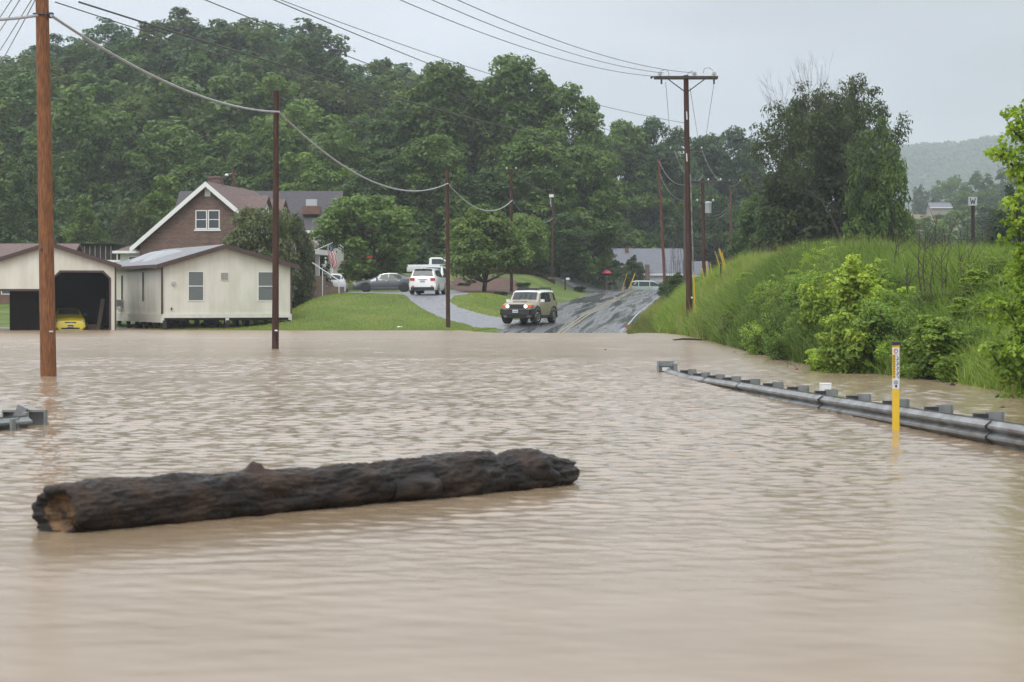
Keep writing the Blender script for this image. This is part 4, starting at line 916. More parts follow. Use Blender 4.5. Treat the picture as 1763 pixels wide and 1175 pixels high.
lm = MB(); zl = P(0, 301, 170).z - pLb.z; lm.path([(0, 0, zl), (-.4, 0, zl + .08), (-.8, 0, zl + .03)], .03, 6); lm.build('lamp_arm', M['steel'], pLe)
lm = MB(); lm.lathe((-.85, 0, zl - .16), [(.06, 0), (.17, .04), (.19, .12), (.1, .2), (.04, .24)], 12); lm.build('lamp_head', M['porcelain'], pLe, smooth=40)

# ------------------------------------------------------------------ wires
def wire(name, p0, p1, sag, r, m, label, cat='wire', group=None, n=26):
    p0, p1 = Vector(p0), Vector(p1); mb = MB()
    mb.path([p0.lerp(p1, i / n) - Vector((0, 0, 4 * sag * (i / n) * (1 - i / n))) - p0 for i in range(n + 1)], r, 5)
    o = mb.build(name, m, smooth=60); o.location = p0; return tag(o, label, cat, group)
A1 = P(88, 27, 45.5); A2 = P(480, 193, 69.9); A3 = P(771, 316, 111.3); A4 = P(882, 345, 151.8); A5 = P(952, 376, 195.8)
A0 = P(-330, 5, 33)
wire('telephone_cable', A0, A1 - Vector((.32, .0, 0)), .2, .035, M['cable'], 'thick grey telephone cable coming in from the left edge to the nearest pole', 'cable')
wire('telephone_cable', A1, A2, .52, .036, M['cable'], 'thick grey telephone cable sagging between the nearest and the second pole', 'cable')
wire('telephone_cable', A2, A3, 1.35, .036, M['cable'], 'thick grey telephone cable sagging between the second and the third pole', 'cable')
wire('telephone_cable', A3, A4, 1.15, .036, M['cable'], 'pale telephone cable sagging between the third and the fourth pole', 'cable')
wire('telephone_cable', A4, A5, 1.0, .02, M['cable'], 'thin telephone cable sagging between the fourth and the fifth pole', 'cable')
wire('service_wire', P(881, 291, 151.8), P(952, 326, 195.8), .6, .015, M['wirepale'], 'faint wire between the tops of the fourth and fifth poles')
# the four lines from the nearest pole to the grey pole behind the tall one
G0 = [((150, -12), (1155, 259), .55, .013, 'topmost of the four thin lines crossing the wooded hill'), ((180, -10), (1155, 266), .85, .013, 'second of the four thin lines crossing the wooded hill'),
      ((110, -8), (1180, 279), .55, .020, 'thicker dark line, third of the four crossing the wooded hill'), ((86, 3), (1180, 284), .75, .013, 'lowest of the four lines crossing the wooded hill')]
ends = [((330, -60), (1160, 256), .4, .015), ((250, -42), (1160, 264), .7, .015), ((136, 4), (1181, 276), .62, .024), ((95, 4), (1181, 283), .80, .015)]
for (a, b, sag, r), g in zip(ends, G0): wire('power_line', P(a[0], a[1], 46.5), P(b[0], b[1], YG - .3), sag, r, M['wire'], g[4])
# high lines to the crossarm
for (a, b, Y0, sag, r, lab) in (((560, -58), (1130, 132), 50, .55, .013, 'lowest of the three high lines reaching the left end of the long crossarm'),
        ((610, -62), (1143, 126), 50, .5, .013, 'middle one of the three high lines reaching the long crossarm'),
        ((660, -60), (1196, 126), 50, .55, .013, 'uppermost high line reaching the middle of the long crossarm'),
        ((380, -40), (1178, 212), 50, .45, .011, 'thin line from the top of the picture to the tallest pole below its crossarm')):
    wire('power_line', P(a[0], a[1], Y0), P(b[0], b[1], YM - .15), sag, r, M['wire'], lab)
for k, (a, b) in enumerate((((64, -6), (10, 100)), ((58, -6), (-6, 88)), ((38, -6), (-12, 60)), ((24, -6), (-20, 44)))):
    wire('power_line', P(a[0], a[1], 45.5), P(b[0] - 60, b[1] + 95, 95), .1, .014, M['wirepale'], ['first', 'second', 'third', 'fourth'][k] + ' thin line to the left of the nearest pole, counted outward')
# guys behind the tall pole, lines farther along
wire('guy_wire', P(1146, 142, YM), P(1155, 250, YG - .5), .0, .012, M['wire'], 'slanting wire hanging from the left end of the long crossarm')
wire('guy_wire', P(1188, 152, YM), P(1203, 246, YG - .4), .0, .012, M['wire'], 'slanting wire just right of the tallest pole below the crossarm')
wire('guy_wire', P(1229, 145, YM), P(1213, 252, YG - .5), .0, .012, M['wire'], 'slanting wire hanging from the right end of the long crossarm')
wire('power_line', P(1160, 257, YG), P(1190, 311, 127.2), .3, .01, M['wirepale'], 'short line from the grey pole to the left end of the transformer pole crossarm')
wire('power_line', P(1208, 257, YG), P(1238, 311, 127.2), .3, .01, M['wirepale'], 'short line from the grey pole to the right end of the transformer pole crossarm')
wire('power_line', P(1238, 311, 127), P(1275, 311, 235), .5, .012, M['wirepale'], 'line from the transformer pole to the farthest pole, upper')
wire('power_line', P(1214, 372, 127), P(1258, 350, 235), .5, .012, M['wirepale'], 'line from the transformer pole to the farthest pole, lower')
wire('service_wire', P(1134, 277, 188), P(1181, 318, YG), .7, .016, M['wirepale'], 'pale wire from the top of the leaning red pole')
wire('service_wire', P(1136, 300, 188), P(1181, 345, YG), .7, .012, M['wirepale'], 'thin wire below the top of the leaning red pole')
wire('service_wire', P(1180, 356, YG), P(1258, 356, 235), 1.2, .012, M['wirepale'], 'thin sagging wire low between the grey pole and the farthest pole')
# guy-wire guards and markers
def guard(a, b, Y, r, lab, m='yellowguard', name='guy_wire_guard', cat='guy wire guard', group=None):
    p0, p1 = P(*a, Y), P(*b, Y); g = max(Gs(p1.x, p1.y), 0) - .1
    if p1.z > g: p1 = p0 + (p1 - p0) * ((p0.z - g) / (p0.z - p1.z))
    e = MB(); e.path([(0, 0, 0), p0 - p1], [r, r * .8], 6); o = e.build(name, M[m], smooth=50); o.location = p1; return tag(o, lab, cat, group)
guard((1194, 470), (1198, 560), 95.5, .045, 'yellow plastic guard on a guy wire right beside the tallest pole')
guard((1238, 428), (1253, 480), 104, .055, 'brightest yellow guy wire guard, slanting above the embankment grass')
guard((1209, 462), (1216, 512), 106, .035, 'dull yellow guy wire guard, leftmost of the thin ones on the embankment')
guard((1215, 452), (1224, 508), 107, .03, 'dull yellow guy wire guard, second from left on the embankment')
guard((1222, 452), (1230, 495), 108, .03, 'dull yellow guy wire guard, third from left on the embankment')
guard((1231, 433), (1237, 452), 109, .03, 'short yellow guy wire guard just left of the brightest one')
guard((1243, 435), (1247, 450), 109, .03, 'short yellow guy wire guard just right of the brightest one')
guard((1241, 455), (1241, 492), 103.5, .05, 'dark stub of a post beside the brightest yellow guard', 'darkwood', 'wooden_stub', 'post')
guard((1080, 470), (1071, 500), 200, .035, 'thin yellow guard in front of the dark trees left of the minivan')
guard((1094, 470), (1082, 500), 200, .07, 'thicker yellow guard just left of the minivan')
e = empty('marker_post', (X(1157, 150), 150, Gs(X(1157, 150), 150) - .1), label='slim yellow and white marker post at the verge below the minivan', cat='marker post')
q = MB(); q.tube((0, 0, 0), (.02, 0, 1.0), .055, n=8); q.build('post', M['yellow'], e, smooth=50); q = MB(); q.tube((.02, 0, 1.0), (.03, 0, 1.35), .05, .02, n=8); q.build('cap', M['white'], e, smooth=50)
e = empty('signpost', (X(1145, 165), 165, Gs(X(1145, 165), 165) - .1), label='small dark post with a tilted red edged sign at the verge', cat='sign')
q = MB(); q.tube((0, 0, 0), (0, 0, .95), .03, n=6); q.build('post', M['darkwood'], e); q = MB(); q.box((.3, 0, .55), (.35, .02, .5), rz=.9); q.build('sign_panel', M['white'], e)

# ------------------------------------------------------------------ buildings
def gable_roof(mb, xw, y0, y1, ze, zr, ov, th=.1, xc=0, ovy=None):
    ovy = ov if ovy is None else ovy; sl = (zr - ze) / xw
    a = (xc - xw - ov, ze - sl * ov); b = (xc, zr); c = (xc + xw + ov, ze - sl * ov)
    mb.prism([a, b, c, (c[0], c[1] + th), (b[0], b[1] + th * 1.1), (a[0], a[1] + th)], y0 - ovy, y1 + ovy)
def window(name, parent, x, z, w_, h, y, m='glass', fw=.06, sash=True, side=None, fm='white', dy=-.03):
    # in the wall plane y=const facing -y; side='x' puts it on a wall facing -x at x=y
    fr = MB()
    def B(mb, x0, x1, z0, z1, d0, d1):
        if side is None: mb.bx(x0, x1, y + d0, y + d1, z0, z1)
        else:
            s_ = 1 if side > 0 else -1; mb.bx(y - s_ * d0, y - s_ * d1, x0, x1, z0, z1)
    x0, x1, z0, z1 = x - w_ / 2, x + w_ / 2, z, z + h
    B(fr, x0 - fw, x0, z0 - fw, z1 + fw, dy, .01); B(fr, x1, x1 + fw, z0 - fw, z1 + fw, dy, .01); B(fr, x0, x1, z1, z1 + fw, dy, .01); B(fr, x0, x1, z0 - fw, z0, dy, .01)
    if sash: B(fr, x0, x1, z0 + h * .5 - .025, z0 + h * .5 + .025, dy - .0, .0)
    wo_ = empty(name, (0, 0, 0)); bpy.data.objects.remove(wo_)
    f = fr.build(name, M[fm], parent); g = MB(); B(g, x0, x1, z0, z1, -.008, .006); g.build('pane', M[m], f)
    return f

# white building on piers: local x along the gable, y into the depth
WB = empty('raised_building', (-19.65, 112, 0), R(25), label='cream sided flat building raised on dark piers above the flood water', cat='building')
W_, D_, ZF, ZE, ZA = 7.55, 12.6, .82, 3.66, 4.72
mb = MB(); mb.prism([(0, ZF), (W_, ZF), (W_, ZE), (W_ * .475, ZA), (0, ZE)], 0, D_); mb.build('walls', M['panel'], WB)
mb = MB()
for (x0, x1, y0, y1) in ((-.05, W_ + .05, -.06, -.002), (-.05, -.002, -.002, D_)): mb.bx(x0, x1, y0, y1, ZF - .16, ZF + .06)
mb.build('skirt_board', M['creamtrim'], WB)
mb = MB(); mb.bx(-.06, .0, -.01, D_ + .01, ZF - .42, ZF - .162); mb.build('skirt_board', M['creamtrim'], WB)
mb = MB(); mb.bx(.1, W_ - .1, .1, D_ - .1, ZF - .3, ZF - .01); mb.build('floor_frame', M['darkwood'], WB)
rf = MB(); xc = W_ * .475; sl = (ZA - ZE) / xc; sr = (ZA - ZE) / (W_ - xc)
rf.prism([(-.35, ZE - .35 * sl + .02), (xc, ZA + .02), (W_ + .4, ZE - .4 * sr + .02), (W_ + .4, ZE - .4 * sr + .12), (xc, ZA + .13), (-.35, ZE - .35 * sl + .12)], -.3, D_ + .3)
rfo = rf.build('roof', M['shinglegrey'], WB)
fb = MB()
for (xa, za, xb, zb) in ((-.37, ZE - .37 * sl, xc, ZA), (xc, ZA, W_ + .42, ZE - .42 * sr)):
    fb.prism([(xa, za - .13), (xb, zb - .13), (xb, zb + .135), (xa, za + .135)], -.34, -.302)
fb.bx(-.42, -.352, -.34, D_ + .3, ZE - .35 * sl - .07, ZE - .35 * sl + .10); fb.bx(W_ + .402, W_ + .45, -.34, D_ + .3, ZE - .4 * sr - .07, ZE - .4 * sr + .1)
fb.build('fascia', M['brown'], WB)
for (x0, x1, y0, y1) in ((-.09, .0, -.09, .02), (W_ - .02, W_ + .06, -.09, .02)):
    c = MB(); c.bx(x0, x1, y0, y1, ZF + .06, ZE); c.build('corner_trim', M['brown'], WB)
window('window', WB, 1.92, 1.66 , .84, 1.6, 0, 'blind', fw=.05)
window('window', WB, 6.03, 1.66, .84, 1.6, 0, 'blind', fw=.05)
window('window', WB, 4.3, 1.62, .36, 1.65, -.0, 'glass', fw=.03, side=1, fm='brown'); window('window', WB, 9.3, 1.62, .36, 1.5, -.0, 'glass', fw=.03, side=1, fm='brown')
v = MB(); v.bx(3.35, 3.83, -.035, -.002, 2.78, 3.26); vo = v.build('wall_hatch', M['creamtrim'], WB)
v = MB(); v.bx(3.39, 3.79, -.042, -.036, 2.82, 3.22); v.build('hatch_cover', M['concrete'], vo)
v = MB(); v.lathe((.62, -.12, 2.62), [(.02, 0), (.11, .01), (.13, .05), (.1, .12)], 12, 'Y'); v.build('wall_vent', M['transformer'], WB, smooth=40)
v = MB(); v.box((.5, -.05, 1.18), (.07, .08, .12)); v.build('outlet_cover', M['steeldark'], WB)
ac = MB(); ac.bx(-.42, -.01, 9.0, 9.75, 1.25, 1.68); aco = ac.build('air_conditioner', M['white'], WB)
g = MB(); 
for k in range(7): g.bx(-.38 + k * .055, -.36 + k * .055, 8.985, 8.999, 1.29, 1.64)
g.build('grille', M['steeldark'], aco)
g = MB(); g.tube((-.35, 9.1, 1.24), (-.02, 9.1, .95), .015, n=5); g.tube((-.35, 9.65, 1.24), (-.02, 9.65, .95), .015, n=5); g.build('bracket', M['steeldark'], aco)
M['skyl'] = mat('skylight_plastic', (.27, .29, .31), .35, spec=.4)
for y0 in (5.6, 8.6):          # domed skylights on the left slope
    s = MB(); zz = lambda x: ZE + x * sl + .13
    vs = []; 
    for i in range(9):
        t = i / 8; xx = .5 + 2.3 * t; hgt = .26 * math.sin(math.pi * t) ** .7
        vs += [(xx, y0, zz(xx) - .02), (xx, y0 + .35, zz(xx) + hgt * .8), (xx, y0 + .75, zz(xx) + hgt), (xx, y0 + 1.15, zz(xx) + hgt * .8), (xx, y0 + 1.5, zz(xx) - .02)]
    s.add(vs, [(i * 5 + k, i * 5 + k + 1, (i + 1) * 5 + k + 1, (i + 1) * 5 + k) for i in range(8) for k in range(4)]); s.build('skylight', M['skyl'], WB, smooth=60)
pr_ = random.Random(4)
for ix, xx in enumerate((.12, 2.0, 3.75, 5.6, 7.42)):
    for iy, yy in enumerate((.0, 2.1, 4.2, 6.3, 8.4, 10.5, 12.4)):
        if iy == 0 and ix in (1, 3): continue
        c = MB(); c.box((xx + pr_.uniform(-.05, .05), yy + pr_.uniform(-.1, .1), (ZF - .3 - 1.0) / 2 + .0), (.2, .2, ZF - .3 + 1.0)); c.build('pier', M['darkwood'], WB)
for xx in (-.02, 3.75, W_ - .04):
    c = MB(); c.bx(xx - .1, xx + .1, -.05, .0, ZF - .42, ZF - .17); c.build('pier_cap', M['creamtrim'], WB)
# clutter under the floor
def clutter():
    r = random.Random(8)
    for k, (lx, ly, w_, h) in enumerate(((1.6, 4, .9, .3), (2.8, 7, 1.4, .25), (-.1 + .6, 6.5, .6, .35), (4.6, 6, 1.1, .25))):
        M_ = WB.matrix_basis if False else None
        ca, sa = math.cos(R(25)), math.sin(R(25)); wx, wy = -19.65 + lx * ca - ly * sa, 112 + lx * sa + ly * ca
        m_ = MB(); m_.box((0, 0, h / 2), (w_, .6, h), rz=r.uniform(0, 1)); m_.box((.1, .1, h * 1.2), (w_ * .6, .3, h * .5), rz=r.uniform(0, 1)); o = m_.build('stored_timber', M['concrete' if k == 1 else 'darkwood'])
        o.location = (wx, wy, max(Gs(wx, wy), -.02)); tag(o, ['dark timber stored under the left front of the raised building', 'pale slab lying under the middle of the raised building', 'dark bundle stored under the left side of the raised building', 'dark timber stored under the right half of the raised building'][k], 'timber')
clutter()

# open garage / carport: local x along the gable front (right corner at 0), y into the depth
GC = empty('open_garage', (-22.05, 110.6, 0), R(14), label='cream fronted open garage and carport standing in the flood water at the left', cat='garage')
def gz(py): return EYE + (HY - py) / F * 110.3
gl, grr = -10.2, 0.0; zr_, ze_ = gz(421) , gz(457); xr_ = -3.55
ZL = ze_ - .0
mb = MB()          # front wall with its two openings, as a frame of boards 8 cm thick
zt0 = gz(466); zc0 = gz(481); zb = gz(498)
bx0, bx1 = -3.42, -.22; cut = .42
front = [
 [(gl, zb), (bx0 - .0, zb), (bx0, ze_ + .6), (gl, zr_ - (xr_ - gl) * (zr_ - ze_) / (0 - xr_))],
]
def top(x): return zr_ - abs(x - xr_) * (zr_ - ze_) / (0 - xr_)
mb.prism([(gl, zb), (bx0, zb), (bx0, top(bx0)), (xr_, zr_), (gl, top(gl))], 0, .08)
mb.prism([(bx0 + .002, zt0), (bx1, zt0), (0, zt0), (0, top(0)), (bx0 + .002, top(bx0 + .002))], 0, .08)
mb.prism([(bx0 + .002, zt0 - .002), (bx0 + .002, zt0 - .002 - cut), (bx0 + cut, zt0 - .002)], 0, .08)
mb.prism([(bx1, zt0 - .002 - cut), (bx1, zt0 - .002), (bx1 - cut, zt0 - .002)], 0, .08)
mb.prism([(bx1 + .002, -1), (0, -1), (0, zt0 - .002), (bx1 + .002, zt0 - .002)], 0, .08)
mb.build('front_wall', M['panel'], GC)
tr2 = MB()
tr2.prism([(bx0, zb), (bx0 + .0, zt0 - cut), (bx0 + cut, zt0), (bx1 - cut, zt0), (bx1, zt0 - cut), (bx1, -1), (bx1 - .1, -1), (bx1 - .1, zt0 - cut - .05), (bx1 - cut - .05, zt0 - .12), (bx0 + cut + .05, zt0 - .12), (bx0 + .09, zt0 - cut - .05), (bx0 + .09, zb)], -.04, -.002)
tr2.bx(gl, bx0, -.04, -.002, zb - .12, zb); tr2.build('opening_trim', M['brown'], GC)
sl_ = (zr_ - ze_) / (0 - xr_)
rf = MB(); rf.prism([(gl - .3, top(gl - .3) + .02), (xr_, zr_ + .02), (.3, top(.3) + .02), (.3, top(.3) + .1), (xr_, zr_ + .11), (gl - .3, top(gl - .3) + .1)], -.2, 8.8); rf.build('roof', M['shinglegrey'], GC)
fb = MB()
for a, b in ((gl - .32, xr_), (xr_, .34)): fb.prism([(a, top(a) - .12), (b, top(b) - .12), (b, top(b) + .13), (a, top(a) + .13)], -.25, -.202)
fb.build('fascia', M['brown'], GC)
ct = MB(); ct.bx(-.02, .07, -.05, .1, -1, ze_); ct.build('corner_trim', M['brown'], GC)
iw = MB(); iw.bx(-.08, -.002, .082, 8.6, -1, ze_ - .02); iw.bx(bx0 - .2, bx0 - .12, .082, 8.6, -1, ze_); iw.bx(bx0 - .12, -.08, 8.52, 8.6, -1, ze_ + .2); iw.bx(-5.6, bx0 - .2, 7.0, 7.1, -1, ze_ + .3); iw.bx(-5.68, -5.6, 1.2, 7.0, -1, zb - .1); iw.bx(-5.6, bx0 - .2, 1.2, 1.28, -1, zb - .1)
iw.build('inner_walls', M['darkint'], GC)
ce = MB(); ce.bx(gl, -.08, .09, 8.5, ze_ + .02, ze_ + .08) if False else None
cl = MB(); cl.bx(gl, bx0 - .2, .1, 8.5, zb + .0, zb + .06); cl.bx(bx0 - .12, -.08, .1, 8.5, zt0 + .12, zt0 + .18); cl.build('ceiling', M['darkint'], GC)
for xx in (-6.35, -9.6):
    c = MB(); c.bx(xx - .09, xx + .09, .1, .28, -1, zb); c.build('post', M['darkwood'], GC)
ca_, sa_ = math.cos(R(14)), math.sin(R(14))
def gw(lx, ly): return (-22.05 + lx * ca_ - ly * sa_, 110.6 + lx * sa_ + ly * ca_)
pk = MB(); pk.box((0, 0, .8), (.22, .05, 2.1), ry=.16); o = pk.build('leaning_plank', M['plank']); wx, wy = gw(-.75, 1.6); o.location = (wx, wy, -.1); tag(o, 'weathered plank leaning inside the garage right of the yellow car', 'plank')
pk = MB(); pk.box((0, 0, .2), (.9, .6, .42), rz=.3); pk.box((-.3, -.1, .45), (.5, .4, .15), rz=.1); o = pk.build('debris_heap', M['plank']); wx, wy = gw(-1.35, 2.2); o.location = (wx, wy, -.12); tag(o, 'low brown heap on the garage floor right of the yellow car', 'debris')

# brick house
YB = 135; sB = F / YB
HB = empty('brick_house', (X(357, YB), YB, 0), R(-8), label='brown brick gabled house with white dormers and a chimney', cat='house')
hz = lambda py: EYE + (HY - py) / sB
hw_, zap, zev = 4.75, hz(318), hz(318) - 4.75 * .84 + .02; HD = 12
mb = MB(); mb.prism([(-hw_, 0), (hw_, 0), (hw_, zev), (0, zap), (-hw_, zev)], 0, HD); mb.build('walls', M['brick'], HB)
rf = MB(); s_ = (zap - zev) / hw_
rf.prism([(-hw_ - .55, zev - .55 * s_ + .06), (0, zap + .06), (hw_ + .6, zev - .6 * s_ + .06), (hw_ + .6, zev - .6 * s_ + .16), (0, zap + .2), (-hw_ - .55, zev - .55 * s_ + .16)], -.4, HD + .2); rfo = rf.build('roof', M['shingle'], HB)
fb = MB()
for a, b in ((-hw_ - .57, 0), (0, hw_ + .62)):
    za, zb2 = zap - abs(a) * s_, zap - abs(b) * s_
    fb.prism([(a, za - .18), (b, zb2 - .18), (b, zb2 + .19), (a, za + .17)], -.46, -.402)
fb.build('rake_board', M['white'], HB)
ch = MB(); ch.bx(-.82, .0, 3.0, 3.9, zap - 1.2, zap + .62); ch.bx(-.89, .07, 2.93, 3.97, zap + .62, zap + .75); ch.build('chimney', M['brick'], rfo)
window('window', HB, -.42, hz(393), .68, 1.15, 0, 'glass', fw=.07); window('window', HB, .46, hz(393), .68, 1.15, 0, 'glass', fw=.07)
sl2 = MB(); sl2.bx(-.9, .95, -.07, -.0, hz(393) - .2, hz(393) - .09); sl2.build('window_sill', M['white'], HB)
window('gable_vent', HB, .02, hz(337), .26, .42, 0, 'creamtrim', fw=.06, sash=False)
for yy in (2.6, 7.2):          # dormers on the right slope
    xr2 = 3.35; zb_ = zap - xr2 * s_; zrd = zap - .78; wd_ = 1.0
    d = MB(); d.v = []; 
    def dz(y): return zrd - abs(y - yy) * .78
    x_in = lambda z: (zap - z) / s_
    pts = [(yy - wd_, zb_ - .4), (yy + wd_, zb_ - .4), (yy + wd_, dz(yy + wd_)), (yy, zrd), (yy - wd_, dz(yy - wd_))]
    n_ = len(pts); vs = [(xr2, y, z) for y, z in pts] + [(min(x_in(z) - .3, xr2 - .2), y, z) for y, z in pts]
    d.add(vs, [tuple(range(n_)), tuple(range(2 * n_ - 1, n_ - 1, -1))] + [(i, i + n_, (i + 1) % n_ + n_, (i + 1) % n_) for i in range(n_)]); do = d.build('dormer', M['lap'], HB)
    r_ = MB()
    for s in (-1, 1):
        a = [(yy, zrd), (yy + s * (wd_ + .2), dz(yy + wd_) - .2 * .78)]
        vs = []
        for x_ in (xr2 + .25, None):
            for (y, z) in a:
                xx = x_ if x_ is not None else x_in(z) - .5
                vs += [(xx, y, z + .02), (xx, y, z + .13)]
        r_.add(vs, [(0, 1, 3, 2), (4, 6, 7, 5), (0, 4, 5, 1), (2, 3, 7, 6), (1, 5, 7, 3), (0, 2, 6, 4)])
    r_.build('roof', M['shingle'], do)
    window('window', do, yy, zrd - 1.75, .62, .9, xr2 + .0, 'glass', fw=.06, side=-1)
# front porch on the right side
pc = MB(); pc.bx(hw_ + .2, hw_ + 1.7, 2.2, 9.6, 0, 2.95); pc.build('porch_base', M['brickred'], HB)
pf = MB(); pf.bx(hw_ + .01, hw_ + 1.9, 2.0, 9.8, zev - .7, zev - .35); pf.build('porch_roof', M['white'], HB)
for yy in (2.4, 5.8, 9.3):
    c = MB(); c.bx(hw_ + 1.35, hw_ + 1.63, yy - .14, yy + .14, 2.96, zev - .7); c.build('column', M['white'], HB)
c = MB()
c.bx(hw_ + .3, hw_ + 1.6, 2.25, 2.31, 3.75, 3.82)
for k in range(9): c.bx(hw_ + .35 + k * .14, hw_ + .39 + k * .14, 2.26, 2.3, 2.96, 3.75)
c.build('porch_railing', M['white'], HB)
fe = MB(); fe.bx(hw_ + .0, hw_ + .05, 2.5, 9, 2.96, zev - .72); fe.build('porch_wall', M['lap'], HB)
# steps down to the lawn (toward +x)
x0s = hw_ + 1.72; g_ = 2.0
st = MB()
for k in range(6): st.bx(x0s + k * .42, x0s + (k + 1) * .42, 2.7, 4.4, 0.6, 2.95 - (k + 1) * .155 * 1.0)
st.build('steps', M['concrete'], HB)
cw = MB(); cw.bx(x0s, x0s + .0 + 1.1, 2.3, 2.68, .6, 2.95 + .35); cw.bx(x0s + 1.102, x0s + 2.4, 2.3, 2.68, .6, 2.55); cw.build('cheek_wall', M['blockwall'], HB)
bp_ = MB(); bp_.bx(hw_ + 1.05, x0s - .002, 1.95, 2.66, .6, 3.5); bp_.build('brick_pier', M['brickred'], HB)
hr = MB(); hr.path([(x0s + .2, 2.2, 4.25), (x0s + 2.2, 2.2, 2.95)], .035, 6)
for xx in (.1, 1.0, 2.15): hr.tube((x0s + xx, 2.2, 1.3), (x0s + xx, 2.2, 4.30 - .62 * xx), .035, n=6)
hr.build('handrail', M['white'], HB)
# lean-to on the left
lt = MB(); zt_ = hz(452) ; 
lx0 = -hw_ - 1.8; lt.bx(lx0, -hw_ - .002, 1.2, 8, 0, hz(437)); lt.build('lean_to_wall', M['lap'], HB)
lr_ = MB(); z1 = hz(432); 
lr_.add([(lx0 - .35, .8, z1), (-hw_ + .2, .8, z1), (-hw_ + .2, 8.2, z1), (lx0 - .35, 8.2, z1), (-hw_ + .9, 3.2, z1 + 1.35), (-hw_ + .9, 6.6, z1 + 1.35)], [(0, 1, 4), (0, 4, 5, 3), (3, 5, 2), (0, 3, 2, 1), (1, 2, 5, 4)]); lr_.build('lean_to_roof', M['shingle'], HB)
gt = MB(); gt.bx(lx0 - .4, -hw_ - .0, .72, .798, z1 - .14, z1 + .03); gt.bx(lx0 - .44, lx0 - .362, .8, 8.2, z1 - .14, z1 + .03); gt.tube((lx0 - .1, .85, z1 - .1), (lx0 - .1, 1.15, 0), .05, n=6); gt.build('gutter', M['white'], HB)
window('window', HB, lx0 + .95, hz(455), .6, .5, 1.2, 'glass', fw=.07, sash=False)

# long dark roofed building behind
def simple_house(name, label, x0, x1, Y, zw, ze, zr, depth, wm, rm, cat='building', ov=.4, fascia='white'):
    e = empty(name, (x0, Y, 0), label=label, cat=cat); L = x1 - x0; g = min(Gs(x0, Y), Gs(x1, Y)) - .5
    w_ = MB(); w_.add([(0, 0, g), (L, 0, g), (L, depth, g), (0, depth, g), (0, 0, ze), (L, 0, ze), (L, depth, ze), (0, depth, ze), (0, depth / 2, zr - .08), (L, depth / 2, zr - .08)],
        [(0, 1, 5, 4), (2, 3, 7, 6), (0, 4, 8, 7, 3), (1, 2, 6, 9, 5)]); w_.build('walls', M[wm], e)
    r = MB(); s_ = (zr - ze) / (depth / 2)
    vs = []
    for x_ in (-ov, L + ov):
        vs += [(x_, -ov, ze - s_ * ov), (x_, depth / 2, zr), (x_, depth + ov, ze - s_ * ov), (x_, -ov, ze - s_ * ov + .12), (x_, depth / 2, zr + .14), (x_, depth + ov, ze - s_ * ov + .12)]
    r.add(vs, [(0, 1, 4, 3), (1, 2, 5, 4), (6, 9, 10, 7), (7, 10, 11, 8), (3, 4, 10, 9), (4, 5, 11, 10), (0, 6, 7, 1), (1, 7, 8, 2), (0, 3, 9, 6), (2, 8, 11, 5)]); ro = r.build('roof', M[rm], e)
    f = MB(); f.bx(-ov, L + ov, -ov - .06, -ov - .002, ze - s_ * ov - .12, ze - s_ * ov + .13); f.build('gutter', M[fascia], e)
    return e, ro
Yb = 168; zz = lambda py, Y: EYE + (HY - py) / F * Y
LB, lro = simple_house('long_building', 'long building with a dark grey roof behind the brick house', X(318, Yb), X(583, Yb), Yb - 5, 0, zz(398, Yb), zz(332, Yb) , 10, 'lap', 'shingledark')
c = MB(); c.bx(10.3, 11.8, 1.0, 1.7, zz(372, Yb), zz(359, Yb)); c.build('brick_chimney', M['brickred'], LB)
c = MB(); c.box((11.0, 2.1, zz(352, Yb)), (.9, .5, .55)); c.build('roof_vent', M['transformer'], LB)
RH, _ = simple_house('brick_bungalow', 'low red brick bungalow with a long brown roof behind the garage', X(-160, 150), X(121, 150), 147, 0, zz(462, 148), zz(422, 150), 9, 'brickred', 'shingle', 'house')
for lx in (4.8, 8.4): window('window', RH, lx, zz(506, 147), .95, 1.0, 0, 'glass')
# dark wooden shed with pale battens
SH = empty('wooden_shed', (X(164, 158), 158, 0), label='dark wooden shed with upright pale battens left of the brick house', cat='shed')
g = Gs(X(164, 158), 158); b_ = MB(); b_.bx(-1.5, 1.5, 0, 3, g - .3, zz(421, 158)); b_.build('walls', M['darkwood'], SH)
b_ = MB()
for k in range(7): b_.bx(-1.3 + k * .42, -1.24 + k * .42, -.05, -.002, g, zz(424, 158))
b_.build('battens', M['concrete'], SH); b_ = MB(); b_.bx(-1.7, 1.8, -.3, 3.2, zz(421, 158), zz(419, 158)); b_.build('roof', M['darkwood'], SH)
DS = empty('small_outbuilding', (X(182, 140), 140, 0), label='low pale roofed outbuilding between the garage roof and the lean-to', cat='outbuilding')
b_ = MB(); b_.bx(-1.1, 1.0, 0, 2, .8, zz(452, 140)); b_.build('walls', M['concrete'], DS); b_ = MB(); b_.bx(-1.3, 1.2, -.2, 2.2, zz(452, 140), zz(448, 140)); b_.build('roof', M['white'], DS)
